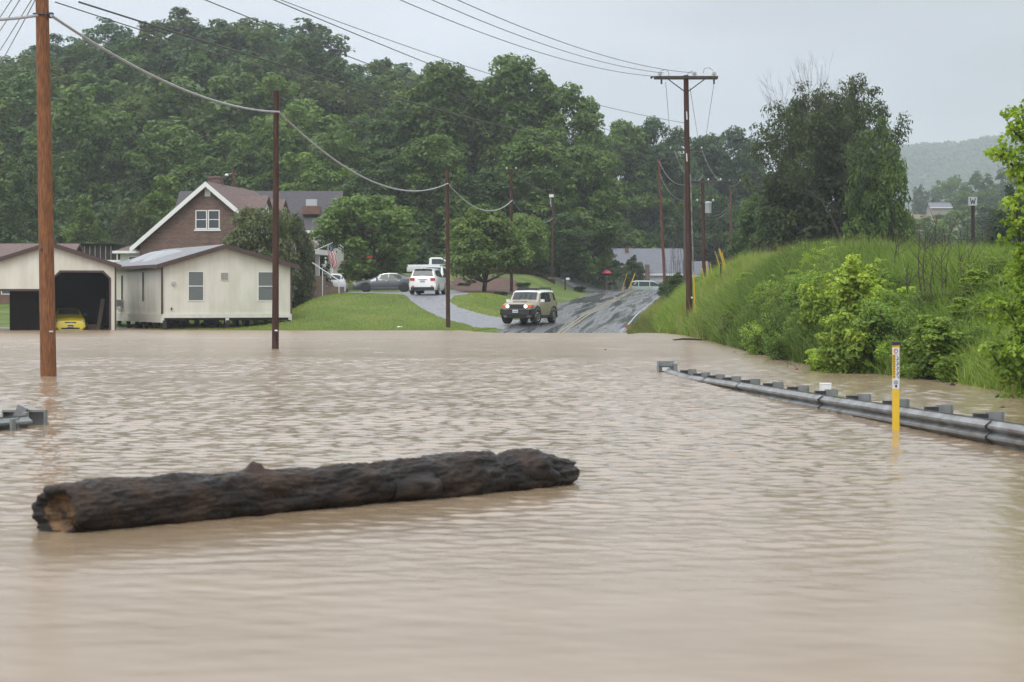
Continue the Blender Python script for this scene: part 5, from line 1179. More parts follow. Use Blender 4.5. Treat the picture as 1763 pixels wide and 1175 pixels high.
# white building with blue grey roof at the crossroads
Yw = 262
WG, wgr = simple_house('white_building', 'low white building with a blue grey roof and block chimney behind the minivan', X(1040, Yw), X(1176, Yw), Yw, 0, zz(470, Yw), zz(430, Yw + 5), 10, 'white', 'shingleblue')
c = MB(); c.bx(5.35, 5.95, -.75, -.1, 0, zz(456, Yw)); c.build('block_chimney', M['blockwall'], WG)
c = MB(); c.bx(3.0, 3.45, 4.0, 4.5, zz(440, Yw), zz(425, Yw)); c.build('brick_chimney', M['brickred'], wgr)
c = MB(); c.bx(8.1, 10.4, -.05, -.002, .8, zz(474, Yw)); c.build('garage_door', M['plank'], WG)
SG, _ = simple_house('small_shed', 'small shed with a pale grey roof right of the transformer pole base', X(1192, 240), X(1216, 240), 240, 0, zz(472, 240), zz(452, 242), 4, 'white', 'shingleblue', 'shed')
HH, _ = simple_house('far_farmhouse', 'tiny white farmhouse beside the brown field in the hazy distance', X(1603, 555), X(1637, 555), 555, 0, zz(357, 555), zz(350, 558), 6, 'concrete', 'shingleblue', 'house')
SR, _ = simple_house('distant_shed', 'low pale roof just showing above the embankment below the letter sign', X(1634, 190), X(1668, 190), 190, 0, zz(436, 190), zz(428, 190), 3, 'brown', 'shinglegrey', 'shed')
# low dark retaining wall on top of the mound
rw = MB(); pts = [(X(px, 173), 173) for px in range(776, 960, 12)]
for (xa, ya), (xb, yb) in zip(pts[:-1], pts[1:]):
    g = min(Gs(xa, ya), Gs(xb, yb)); rw.bx(xa, xb + .0, ya, ya + .35, g - .4, g + .50 + .04 * math.sin(xa * 3))
o = rw.build('retaining_wall', M['mulch']); tag(o, 'low dark retaining wall along the top of the grass mound', 'wall')
# railway whistle sign
e = empty('signpost', (X(1675, 97), 97, 2.6), label='white square sign with a black letter W on a dark post', cat='sign')
q = MB(); q.bx(-.075, .075, -.07, .07, 0, zz(352, 97) - 2.6); q.build('post', M['darkwood'], e)
zs = zz(347, 97) - 2.6; q = MB(); q.bx(-.24, .18, -.11, -.075, zs - .21, zs + .21); pn_ = q.build('sign_panel', M['transformer'], e)
def strokes(segs, w_, y, m, parent, name='letter', sx=1, sz=1, ox=0, oz=0):
    q = MB()
    for k, (a, b, c, d) in enumerate(segs):
        p0 = Vector((ox + a * sx, 0, oz + b * sz)); p1 = Vector((ox + c * sx, 0, oz + d * sz)); t = (p1 - p0).normalized(); n = Vector((-t.z, 0, t.x)) * w_ / 2; p0 = p0 - t * w_ * .3; p1 = p1 + t * w_ * .3
        yy = y - .0008 * k
        q.quad(Vector((0, yy, 0)) + p0 + n, Vector((0, yy, 0)) + p1 + n, Vector((0, yy, 0)) + p1 - n, Vector((0, yy, 0)) + p0 - n)
    return q.build(name, m, parent)
strokes([(-1, 1, -.5, -1), (-.5, -1, 0, .5), (0, .5, .5, -1), (.5, -1, 1, 1)], .045, -.114, M['ink'], pn_, sx=.12, sz=.13, ox=-.03, oz=zs)

# ------------------------------------------------------------------ vehicles
# body = stations (x, half-width low, half-width mid, belt half-width, belt z, top half-width, top z), x forward
class Car:
    def __init__(s, name, loc, rz, st, zs, paint, label, cat='car', crown=.03):
        s.e = empty(name, loc, rz, label=label, cat=cat); s.st = st; s.x = [q[0] for q in st][::-1]; s.zs = zs; s.crown = crown
        mb = MB(); vs = []; cs = []
        for (x, wl, wm, wb, zb, wt, zt) in st:
            zc = zs + (zb - zs) * .5
            cs.append([(wl * .9, zs), (wl, zs + .06), (wm, zc), (wb, zb), (wt + (wb - wt) * .1, zt - (zt - zb) * .1 - .004), (wt * .86, zt), (0, zt + crown)])
        n = 13
        for (q, c) in zip(st, cs):
            for (y, z) in c: vs.append((q[0], y, z))
            for (y, z) in c[-2::-1]: vs.append((q[0], -y, z))
        fs = []
        for i in range(len(st) - 1):
            for k in range(n): fs.append((i * n + k, i * n + (k + 1) % n, (i + 1) * n + (k + 1) % n, (i + 1) * n + k))
        fs.append(tuple(range(n))); fs.append(tuple((len(st) - 1) * n + k for k in range(n)))
        mb.add(vs, fs); s.body = mb.build('body', paint, s.e, smooth=32); s.paint = paint
    def at(s, x, k): return float(np.interp(x, s.x, [q[k] for q in s.st][::-1]))
    def side_y(s, x, z):
        zb, zt, wb, wt = s.at(x, 4), s.at(x, 6), s.at(x, 3), s.at(x, 5)
        if z <= zb:
            zc = s.zs + (zb - s.zs) * .5; return float(np.interp(z, [s.zs + .06, zc, zb], [s.at(x, 1), s.at(x, 2), wb]))
        return wb + (wt - wb) * (z - zb) / max(zt - zb, .01) 
    def side_panel(s, name, xs, zb, zt, m, off=.012, parent=None, sides=(1, -1), nz=3):
        for sd_ in sides:
            mb = MB(); vs = []; n = len(xs)
            for i, x in enumerate(xs):
                for k in range(nz + 1):
                    z = zb[i] + (zt[i] - zb[i]) * k / nz; vs.append((x, sd_ * (s.side_y(x, z) + off), z))
            mb.add(vs, [(i * (nz + 1) + k, i * (nz + 1) + k + 1, (i + 1) * (nz + 1) + k + 1, (i + 1) * (nz + 1) + k) for i in range(n - 1) for k in range(nz)]); mb.build(name, m, parent or s.e, smooth=40)
    def slab(s, name, c4, m, off=.02, th=.012, parent=None):
        c = [Vector(q) for q in c4]; nn = (c[1] - c[0]).cross(c[3] - c[0]).normalized(); ctr = sum(c, Vector()) / 4
        if nn.dot(ctr - Vector((0, 0, .6))) < 0: nn = -nn
        mb = MB(); vs = [q + nn * off for q in c] + [q + nn * (off - th) for q in c]; mb.add(vs, [(0, 1, 2, 3), (4, 5, 6, 7), (0, 4, 5, 1), (1, 5, 6, 2), (2, 6, 7, 3), (3, 7, 4, 0)]); return mb.build(name, m, parent or s.e)
    def screen(s, name, xa, xb, m, parent=None, off=.016, fy=.97, f0=0.0, f1=1.0):
        mb = MB(); nx, ny = 6, 8; vs = []; sg = 1 if xa > xb else -1
        for i in range(nx + 1):
            x = xa + (xb - xa) * i / nx; wt, zt = s.at(x, 5) * .86 * fy, s.at(x, 6)
            for k in range(ny + 1):
                u = -1 + 2 * k / ny; vs.append((x + sg * off, u * wt * 1.03, zt + s.crown * (1 - abs(u) * fy) + off))
        mb.add(vs, [(i * (ny + 1) + k, i * (ny + 1) + k + 1, (i + 1) * (ny + 1) + k + 1, (i + 1) * (ny + 1) + k) for i in range(nx) for k in range(ny)]); return mb.build(name, m, parent or s.e, smooth=40)
    def part(s, name, c, d, m, parent=None, rz=0, ry=0, bev=0):
        mb = MB(); mb.box(c, d, rz=rz, ry=ry); o = mb.build(name, m, parent or s.e)
        return o
    def wheel(s, x, y, r=.33, w_=.22, steer=0, rim=.62, arch=True, flare=None, rimm='chrome'):
        sd_ = 1 if y > 0 else -1; e = MB(); e.lathe((0, 0, 0), [(r * .62, -w_ / 2), (r * .9, -w_ / 2), (r, -w_ / 2 + .035), (r, w_ / 2 - .035), (r * .9, w_ / 2), (r * .62, w_ / 2)], 28, 'Y')
        o = e.build('wheel', M['rubber'], s.e, smooth=40); o.location = (x, y - sd_ * w_ / 2, r); o.rotation_euler = (0, 0, steer)
        q = MB(); yo = sd_ * (w_ / 2 + .004)
        q.lathe((0, yo - sd_ * .05, 0), [(r * rim, 0), (r * rim, .002)], 24, 'Y'); 
        for k in range(5):
            a = k * 2 * math.pi / 5; q.box((math.cos(a) * r * rim * .5, yo, math.sin(a) * r * rim * .5), (r * rim, .03, .07), ry=-a)
        q.lathe((0, yo - .012, 0), [(.06, 0), (.06, .024)], 12, 'Y'); q.path([(r * rim * math.cos(t * .2618), yo, r * rim * math.sin(t * .2618)) for t in range(25)], .014, 5); q.build('rim', M[rimm], o, smooth=40)
        if arch:
            a = MB(); ra = r * 1.17; yb = s.side_y(x, .55) + .006; pts = [(x + ra * math.cos(t * math.pi / 14), r + ra * math.sin(t * math.pi / 14)) for t in range(15)]
            pts = [(x - ra, s.zs)] [::-1] + pts if False else pts
            pts = [(x + ra, s.zs - .01)] + pts + [(x - ra, s.zs - .01)]
            a.prism(pts, yb * sd_ - sd_ * .25, yb * sd_ + sd_ * .0); a.build('wheel_arch', M['blackplastic'], s.e)
            if flare:
                f = MB(); n = 16; vs = []
                for t in range(n + 1):
                    an = -.15 + (math.pi + .3) * t / n
                    for rr, yy in ((ra * .98, 0), (ra * 1.02, .06), (ra * 1.22, .06), (ra * 1.27, 0)): vs.append((x + rr * math.cos(an), sd_ * (yb + yy), r + rr * math.sin(an)))
                f.add(vs, [(i * 4 + k, i * 4 + k + 1, (i + 1) * 4 + k + 1, (i + 1) * 4 + k) for i in range(n) for k in range(3)]); f.build('fender_flare', flare, s.e, smooth=50)
    def wheels(s, xf, xr, y, r, w_=.22, steer=0, **k):
        for x, st in ((xf, steer), (xr, 0)):
            for sg_ in (1, -1): s.wheel(x, sg_ * y, r, w_, st, **k)
    def mirrors(s, x, z, m, l=.2):
        for sg_ in (1, -1):
            q = MB(); y = s.side_y(x, z); q.box((x, sg_ * (y + .13), z + .06), (.1, .2, .15)); q.box((x, sg_ * (y + .03), z), (.05, .1, .05)); q.build('wing_mirror', m, s.e)
    def plate_(s, x, z, w_=.32, ink=True, col='plate'):
        o = s.part('number_plate', (x, 0, z), (.015, w_, .16), M[col]); sg_ = 1 if x > 0 else -1
        if ink:
            q = MB()
            for k in range(6): q.box((x + sg_ * .009, -.115 + k * .046, z - .01), (.003, .022 if k % 2 else .028, .07))
            q.build('plate_characters', M['ink'] if col == 'plate' else M['plate'], o)
        return o
def paint(name, c, coat=.6, rough=.35, metal=0): return mat(name, c, rough, metal=metal, coat=coat, nz=.04, nscale=3)
# ---- tan off-roader
g = RG(905, 557); fj = (X(912, 110.4), 110.4)
ZF_ = .36
tan = paint('tan_paint', (.34, .295, .225))
FJ = Car('off_roader', (fj[0], fj[1], Gs(*fj) + .02), R(-110), [
    (2.12, .72, .80, .78, .98, .66, 1.06), (2.05, .80, .88, .84, 1.02, .74, 1.13), (1.6, .86, .93, .88, 1.06, .78, 1.19), (1.02, .88, .95, .90, 1.12, .80, 1.24), (.93, .88, .95, .90, 1.13, .82, 1.28), (.56, .88, .95, .90, 1.15, .76, 1.74),
    (.2, .88, .95, .90, 1.16, .75, 1.80), (-1.0, .88, .95, .90, 1.17, .75, 1.81), (-1.75, .88, .95, .90, 1.17, .74, 1.79), (-2.02, .86, .93, .88, 1.16, .72, 1.70), (-2.16, .82, .90, .86, 1.12, .80, 1.2)], ZF_, tan, 'tan off-road vehicle with a white roof and headlamps on, beside the wet road', 'off-roader')
c = FJ
wr = MB(); vs = []; L_ = [(.60, .74, 1.72, .05), (.5, .77, 1.775, .045), (.1, .78, 1.82, .05), (-1.0, .78, 1.835, .05), (-1.8, .77, 1.81, .05), (-2.06, .74, 1.71, .05)]
for (x, w_, z, t) in L_: vs += [(x, w_ + .03, z - .07), (x, w_ * .88, z + .025), (x, 0, z + .045), (x, -w_ * .88, z + .025), (x, -w_ - .03, z - .07)]
wr.add(vs, [(i * 5 + k, i * 5 + k + 1, (i + 1) * 5 + k + 1, (i + 1) * 5 + k) for i in range(5) for k in range(4)]); wr.build('roof', paint('white_roof_paint', (.80, .81, .80)), c.e, smooth=30)
c.screen('windscreen', .89, .60, M['carglass'])
for k in (-.3, .0, .3): c.slab('wiper', [(.93, k - .02, 1.34), (.93, k + .01, 1.34), (.70, k + .08, 1.62), (.70, k + .05, 1.62)], M['blackplastic'], .055)
c.side_panel('side_window', [.60, .48, .3, 0, -.35], [1.24, 1.22, 1.21, 1.2, 1.2], [1.4, 1.56, 1.68, 1.70, 1.70], M['carglass'], .014)
c.side_panel('side_window', [-.42, -.6, -.9, -1.0], [1.2, 1.2, 1.24, 1.30], [1.70, 1.70, 1.69, 1.67], M['carglass'], .014)
c.side_panel('side_window', [-1.55, -1.75, -1.92], [1.32, 1.3, 1.3], [1.68, 1.68, 1.62], M['carglass'], .014)
for k, xx in enumerate((.86, -.38)): c.side_panel('door_seam', [xx - .008, xx + .008], [.45, .45], [1.14, 1.14], M['ink'], .004, nz=6)
c.side_panel('door_handle', [-.2, -.08], [1.02, 1.02], [1.07, 1.07], M['blackplastic'], .03)
c.part('grille', (2.12, 0, .96), (.06, 1.18, .24), M['blackplastic'])
c.part('hood_scoop', (1.62, 0, 1.215), (.06, .8, .03), M['blackplastic'])
for sg_ in (1, -1):
    h = MB(); h.lathe((2.135, sg_ * .52, .965), [(.10, 0), (.10, .03), (.06, .05)], 16, 'X'); h.build('headlight', M['litlamp'], c.e, smooth=50)
    h = MB(); h.box((2.09, sg_ * .75, .975), (.12, .24, .13)); h.box((1.98, sg_ * .86, .975), (.24, .06, .13), rz=-sg_ * .1); h.build('turn_signal', M['orangelamp'], c.e)
bp = MB(); bp.bx(2.0, 2.34, -.80, .80, .50, .80); bp.bx(1.75, 2.14, -.96, -.76, .48, .82); bp.bx(1.75, 2.14, .76, .96, .48, .82); bp.build('bumper', M['blackplastic'], c.e)
sk = MB(); sk.bx(1.9, 2.22, -.55, .55, .34, .5); sk.build('skid_plate', M['steeldark'], c.e)
c.plate_(2.355, .70)
for sg_ in (1, -1): c.part('rocker_panel', (0, sg_ * .86, .42), (1.75, .16, .12), M['blackplastic'])
c.wheels(1.36, -1.36, .96, .41, .28, steer=-.22, rim=.55, flare=M['blackplastic'])
c.mirrors(.72, 1.22, M['white'])
for sg_ in (1, -1): c.part('tail_light', (-2.12, sg_ * .82, 1.1), (.1, .12, .16), M['redlamp'])
rk = MB()
for sg_ in (1, -1): rk.path([(.35, sg_ * .62, 1.86), (.2, sg_ * .64, 1.97), (-1.6, sg_ * .64, 1.99), (-1.8, sg_ * .62, 1.88)], .035, 6)
for k in range(7): rk.tube((.15 - k * .28, -.62, 1.95), (.15 - k * .28, .62, 1.95), .022, n=5)
rk.box((.33, 0, 1.91), (.06, 1.2, .09)); rk.build('roof_rack', M['blackplastic'], c.e, smooth=40)
an = MB(); an.tube((.35, .5, 1.8), (.32, .5, 1.97), .02, n=5); an.build('antenna', M['ink'], c.e)
ul = MB(); ul.bx(-1.8, 1.8, -.55, .55, .3, .4); ul.build('underbody', M['blackplastic'], c.e)
# ---- yellow coupe in the garage
yel = paint('yellow_paint', (.70, .55, .012), coat=.8)
yx, yy_ = X(124, 111.0), 111.0
YC = Car('yellow_car', (yx - .70, yy_ + 2.15, -.20), R(-74), [
    (2.22, .62, .74, .66, .52, .5, .56), (2.14, .74, .84, .78, .62, .62, .70), (1.9, .80, .86, .82, .72, .68, .80), (1.4, .82, .87, .83, .82, .70, .90), (.95, .82, .87, .83, .88, .70, .97), (.82, .82, .87, .83, .90, .70, 1.02), (.1, .82, .87, .83, .92, .60, 1.36),
    (-.4, .82, .87, .83, .94, .58, 1.41), (-1.0, .82, .87, .83, .95, .56, 1.34), (-1.7, .81, .86, .82, .96, .62, 1.03), (-2.15, .78, .84, .78, .92, .66, .97), (-2.25, .72, .78, .72, .84, .6, .88)], .17, yel, 'yellow car nosing out of the dark garage with its wheels in the water')
c = YC
c.screen('windscreen', .80, .15, M['carglass'])
c.side_panel('side_window', [.5, .3, 0, -.4, -.9, -1.2], [.97, .97, .97, .98, 1.0, 1.03], [1.06, 1.16, 1.29, 1.33, 1.27, 1.16], M['carglass'], .012)
c.part('grille', (2.19, 0, .60), (.05, .62, .09), M['blackplastic'])
em = MB(); em.box((2.225, 0, .60), (.012, .14, .025)); em.box((2.227, 0, .60), (.012, .05, .05)); em.build('badge', M['chrome'], c.e)
lg = MB(); lg.bx(2.16, 2.235, -.5, .5, .25, .33); lg.build('lower_grille', M['blackplastic'], c.e)
for sg_ in (1, -1):
    h = MB(); h.box((2.10, sg_ * .60, .64), (.12, .26, .13), rz=-sg_ * .35); ho = h.build('headlight', M['headlamp'], c.e)
    h = MB(); h.box((2.06, sg_ * .72, .64), (.1, .06, .09), rz=-sg_ * .5); h.build('turn_signal', M['orangelamp'], ho)
    c.part('fog_lamp_recess', (2.15, sg_ * .64, .31), (.06, .22, .09), M['blackplastic'], rz=-sg_ * .3)
c.plate_(2.25, .40, .31, col='ink')
c.wheels(1.35, -1.3, .84, .31, .2, rim=.66); c.mirrors(.55, .98, M['steeldark'])
# ---- grey sedan
gr = paint('grey_paint', (.105, .115, .125), coat=.7, rough=.3, metal=.5)
sx_, sy_ = X(664, 149), 149
SD = Car('grey_sedan', (sx_, sy_, Gs(sx_, sy_) - .02), R(181), [
    (2.42, .62, .76, .62, .58, .45, .62), (2.3, .76, .88, .78, .68, .6, .74), (1.8, .84, .91, .84, .80, .68, .86), (1.2, .85, .92, .86, .88, .7, .96), (1.0, .85, .92, .86, .90, .7, 1.0), (.15, .85, .92, .86, .93, .6, 1.40), (-.3, .85, .92, .86, .94, .58, 1.47), (-.9, .85, .92, .86, .96, .57, 1.44),
    (-1.75, .84, .91, .86, 1.0, .6, 1.13), (-2.25, .82, .88, .82, .98, .66, 1.08), (-2.42, .76, .82, .76, .9, .62, .96)], .2, gr, 'dark grey sedan parked side on under the rounded yard tree')
c = SD
c.screen('windscreen', .98, .2, M['carglass'])
c.screen('rear_window', -1.68, -1.0, M['carglass'])
pale = mat('seen_through_glass', (.06, .09, .055), .1, spec=.25, nz=.5, nscale=2)
c.side_panel('side_window', [.72, .5, .2, -.2], [.99, .99, .99, 1.0], [1.06, 1.17, 1.32, 1.37], pale, .012); c.side_panel('side_window', [-.28, -.6, -.95, -1.2], [1.0, 1.0, 1.02, 1.04], [1.375, 1.37, 1.32, 1.22], pale, .012)
c.side_panel('roof_trim', [.5, .2, -.3, -.9], [1.24, 1.345, 1.40, 1.375], [1.26, 1.365, 1.42, 1.395], M['chrome'], .012)
for xx in (.85, -.22, -1.1): c.side_panel('door_seam', [xx - .006, xx + .006], [.35, .35], [.9, .9], M['ink'], .004, nz=6)
for xx in (-.1, -1.0): c.side_panel('door_handle', [xx - .09, xx + .09], [.84, .84], [.875, .875], M['chrome'], .02)
c.side_panel('sill_trim', [1.0, 0, -1.1], [.30, .30, .30], [.33, .33, .33], M['chrome'], .02)
for sg_ in (1, -1): c.part('headlight', (2.26, sg_ * .7, .68), (.2, .22, .11), M['headlamp'], rz=-sg_ * .5); c.part('tail_light', (-2.36, sg_ * .68, .92), (.14, .24, .14), M['redlamp'])
c.plate_(2.44, .45); c.wheels(1.45, -1.38, .90, .335, .22, rim=.7, rimm='steeldark'); c.mirrors(.62, .99, gr)
# ---- crossovers
def crossover(name, loc, rz, col, label, L=4.85, H=1.70, Wd=.92, front=False, van=False, slant=0):
    h = H; st = [(L / 2, Wd * .78, Wd * .9, Wd * .8, .8, Wd * .62, .88), (L / 2 - .15, Wd * .92, Wd, Wd * .92, .92, Wd * .75, 1.0), (L / 2 - 1.0, Wd * .95, Wd, Wd * .95, 1.02, Wd * .8, 1.1), (L / 2 - 1.15, Wd * .95, Wd, Wd * .95, 1.03, Wd * .8, 1.14),
        (L / 2 - 1.9, Wd * .95, Wd, Wd * .95, 1.05, Wd * .74, h - .07), (L / 2 - 2.3, Wd * .95, Wd, Wd * .95, 1.06, Wd * .73, h - .02), (-L / 2 + 1.0, Wd * .95, Wd, Wd * .95, 1.08, Wd * .71, h - .03), (-L / 2 + .38, Wd * .94, Wd, Wd * .94, 1.08, Wd * .68, h - .08), (-L / 2 + .1, Wd * .92, Wd * .98, Wd * .92, 1.06, Wd * .82, 1.14), (-L / 2, Wd * .88, Wd * .94, Wd * .88, .92, Wd * .78, .98)]
    c = Car(name, loc, rz, st, .26, col, label)
    xf = L / 2
    c.screen('windscreen', xf - 1.18, xf - 1.84, M['carglass'])
    c.screen('rear_window', -xf + .12, -xf + .35, M['carglass'], fy=1.0)
    c.side_panel('side_window', [xf - 1.5, xf - 1.7, xf - 2.0, xf - 2.35], [1.13] * 4, [1.22, 1.38, h - .16, h - .13], M['carglass'], .012)
    c.side_panel('side_window', [xf - 2.42, xf - 3.3], [1.13, 1.14], [h - .13, h - .14], M['carglass'], .012)
    c.side_panel('side_window', [xf - 3.38, xf - 4.0, xf - 4.35], [1.15, 1.17, 1.22], [h - .14, h - .17, h - .3], M['carglass'], .012)
    for sg_ in (1, -1):
        c.part('tail_light', (-xf + .02, sg_ * Wd * .72, .98), (.1, .30, .17), M['redlamp']); c.part('headlight', (xf - .08, sg_ * Wd * .72, .84), (.14, .3, .15), M['headlamp'], rz=-sg_ * .3)
    bp = MB(); bp.bx(-xf - .05, -xf + .3, -Wd * .82, Wd * .82, .26, .48); bp.build('bumper', M['blackplastic'], c.e)
    c.part('grille', (xf - .01, 0, .72), (.05, .9, .18), M['blackplastic'])
    for sg_ in (1, -1): c.part('reflector', (-xf - .01, sg_ * Wd * .66, .54), (.06, .14, .05), M['redlamp'])
    c.part('trim_bar', (-xf - .005, 0, .97), (.04, .56, .02), M['steeldark'])
    c.plate_(-xf - .01, .86, .3); c.wheels(xf - .98, -xf + 1.0, Wd + .01, .36, .23, rim=.66); c.mirrors(xf - 1.42, 1.14, M['blackplastic'])
    sp = MB(); sp.box((-xf + .32, 0, h - .05), (.22, Wd * 1.3, .03)); sp.build('spoiler', col, c.e); bl = MB(); bl.box((-xf + .22, 0, h - .075), (.03, .2, .025)); bl.build('brake_light', M['ink'], c.e)
    return c
wp_ = paint('white_paint_car', (.76, .76, .75))
x1, y1 = X(737, 129.6), 129.6
crossover('white_crossover', (x1, y1, Gs(x1, y1) + .01), R(84), wp_, 'white crossover seen from behind at the top of the gravel driveway', H=1.72)
x2, y2 = X(745, 136.5), 136.5
VN = crossover('white_van', (x2, y2, Gs(x2, y2) + .02), R(-94), paint('white_paint_van', (.66, .69, .71)), 'second white vehicle parked close in front of the white crossover, facing out', L=4.9, H=1.88, Wd=.98)
x3, y3 = X(597, 150) - 2.28, 150
crossover('silver_crossover', (x3, y3, Gs(x3, y3) - .0), R(180), paint('silver_paint', (.60, .61, .62), metal=.2), 'silver white crossover half hidden behind the porch steps, tail lamp showing', L=4.6, H=1.68)
# ---- minivan at the crossroads
mv = paint('mint_paint', (.40, .50, .46)); mx_, my_ = X(1120, 226), 226
MV = Car('minivan', (mx_, my_, 2.0), 0, [
    (2.5, .62, .8, .66, .66, .5, .70), (2.35, .84, .92, .84, .8, .68, .84), (1.6, .92, .97, .92, .94, .78, 1.02), (1.35, .92, .97, .92, .96, .8, 1.08), (.45, .92, .97, .92, 1.0, .74, 1.62), (.1, .92, .97, .92, 1.02, .73, 1.72), (-1.6, .92, .97, .92, 1.04, .73, 1.74), (-2.15, .92, .97, .92, 1.04, .7, 1.66), (-2.4, .9, .95, .9, 1.02, .8, 1.1), (-2.5, .86, .9, .86, .9, .74, .95)], .24, mv, 'pale mint minivan crossing behind the crest of the road')
c = MV
c.screen('windscreen', 1.3, .5, M['carglass'])
c.side_panel('side_window', [1.0, .7, .4, -.1], [1.1, 1.1, 1.1, 1.1], [1.2, 1.4, 1.56, 1.62], M['carglass'], .012); c.side_panel('side_window', [-.2, -1.35], [1.1, 1.1], [1.62, 1.62], M['carglass'], .012); c.side_panel('side_window', [-1.45, -2.0, -2.2], [1.1, 1.12, 1.2], [1.62, 1.58, 1.45], M['carglass'], .012)
c.side_panel('door_seam', [-.16, -.14], [.4, .4], [1.04, 1.04], M['ink'], .004, nz=6); c.side_panel('door_handle', [-.42, -.26], [.9, .9], [.94, .94], M['blackplastic'], .03); c.side_panel('door_handle', [0, .16], [.9, .9], [.94, .94], M['blackplastic'], .03)
for sg_ in (1, -1): c.part('tail_light', (-2.46, sg_ * .8, .88), (.1, .2, .4), M['redlamp']); c.part('headlight', (2.36, sg_ * .68, .74), (.2, .26, .13), M['headlamp'], rz=-sg_ * .4)
c.wheels(1.45, -1.4, .95, .33, .2, rim=.66); c.mirrors(.95, 1.08, M['blackplastic']); c.plate_(-2.53, .7)
# ---- pickup
px_, py_ = X(752, 196), 196
PK = Car('pickup_truck', (px_, py_, Gs(px_, py_) - .05), R(3), [
    (2.9, .72, .88, .76, .88, .6, .95), (2.75, .9, .98, .9, 1.02, .78, 1.12), (1.5, .94, 1.0, .94, 1.12, .82, 1.22), (1.3, .94, 1.0, .94, 1.12, .82, 1.26), (.65, .94, 1.0, .94, 1.16, .74, 1.82), (.3, .94, 1.0, .94, 1.16, .73, 1.9), (-.55, .94, 1.0, .94, 1.16, .72, 1.9), (-.72, .94, 1.0, .94, 1.16, .74, 1.82), (-.8, .94, 1.0, .94, 1.14, .86, 1.2), (-2.85, .94, 1.0, .94, 1.14, .88, 1.18), (-2.95, .92, .96, .92, 1.1, .86, 1.14)], .45, paint('white_paint_truck', (.74, .75, .76)), 'white pickup truck on the high ground behind the driveway', 'pickup truck')
c = PK
c.screen('windscreen', 1.26, .7, M['carglass'])
c.side_panel('side_window', [1.0, .7, .4, -.5], [1.24, 1.24, 1.24, 1.24], [1.36, 1.6, 1.76, 1.76], M['carglass'], .012)
bd = MB(); bd.bx(-2.8, -.86, -.72, .72, 1.2, 1.235); bd.build('cargo_bed', M['steeldark'], c.e)
for xx in (1.15, -.62, -.80): c.side_panel('door_seam', [xx - .01, xx + .01], [.6, .6], [1.12, 1.12], M['ink'], .004, nz=6)
c.side_panel('door_handle', [-.5, -.3], [1.02, 1.02], [1.07, 1.07], M['blackplastic'], .03)
for sg_ in (1, -1): c.part('headlight', (2.76, sg_ * .8, .98), (.22, .26, .16), M['headlamp'], rz=-sg_ * .4); c.part('tail_light', (-2.93, sg_ * .86, .98), (.06, .14, .34), M['redlamp'])
c.wheels(1.85, -1.85, .99, .40, .26, rim=.6); c.mirrors(.98, 1.28, M['blackplastic']); c.part('bumper', (2.9, 0, .62), (.16, 1.7, .22), M['chrome'])

# ------------------------------------------------------------------ driftwood log
def log_mats():
    m = bpy.data.materials.new('wet_log'); m.use_nodes = True; t = m.node_tree; b = t.nodes['Principled BSDF']
    at = N(t, 'ShaderNodeAttribute', attribute_name='s'); ab = N(t, 'ShaderNodeAttribute', attribute_name='a')
    tc = N(t, 'ShaderNodeTexCoord'); mp = N(t, 'ShaderNodeMapping'); mp.inputs['Rotation'].default_value = (0, 0, R(-45.8)); mp.inputs['Scale'].default_value = (.55, 1.7, 1.7); t.links.new(tc.outputs['Object'], mp.inputs[0])
    n1 = N(t, 'ShaderNodeTexNoise'); n1.inputs['Scale'].default_value = 5; n1.inputs['Detail'].default_value = 9; n1.inputs['Roughness'].default_value = .68; t.links.new(mp.outputs[0], n1.inputs['Vector'])
    n2 = N(t, 'ShaderNodeTexNoise'); n2.inputs['Scale'].default_value = 2.2; n2.inputs['Detail'].default_value = 5; t.links.new(tc.outputs['Object'], n2.inputs['Vector'])
    r = N(t, 'ShaderNodeValToRGB'); e = r.color_ramp.elements; e[0].position = .34; e[0].color = (.004, .003, .003, 1); e[1].position = .74; e[1].color = (.080, .056, .043, 1); q = e.new(.54); q.color = (.016, .012, .010, 1)
    t.links.new(n1.outputs[0], r.inputs[0])
    r2 = N(t, 'ShaderNodeValToRGB'); e = r2.color_ramp.elements; e[0].position = .46; e[0].color = (0, 0, 0, 1); e[1].position = .68; e[1].color = (.7, .7, .7, 1); t.links.new(n2.outputs[0], r2.inputs[0])
    mx = N(t, 'ShaderNodeMix', data_type='RGBA'); mx.inputs['B'].default_value = (.070, .042, .027, 1); t.links.new(r2.outputs[0], mx.inputs['Factor']); t.links.new(r.outputs[0], mx.inputs['A']); t.links.new(mx.outputs['Result'], b.inputs['Base Color'])
    rr = N(t, 'ShaderNodeMapRange'); rr.inputs['To Min'].default_value = .28; rr.inputs['To Max'].default_value = .7; b.inputs['Specular IOR Level'].default_value = .3; rr.inputs['From Min'].default_value = .35; rr.inputs['From Max'].default_value = .65; t.links.new(n2.outputs[0], rr.inputs[0]); t.links.new(rr.outputs[0], b.inputs['Roughness'])
    bp = N(t, 'ShaderNodeBump'); bp.inputs['Distance'].default_value = .035; t.links.new(n1.outputs[0], bp.inputs['Height']); t.links.new(bp.outputs[0], b.inputs['Normal'])
    return m
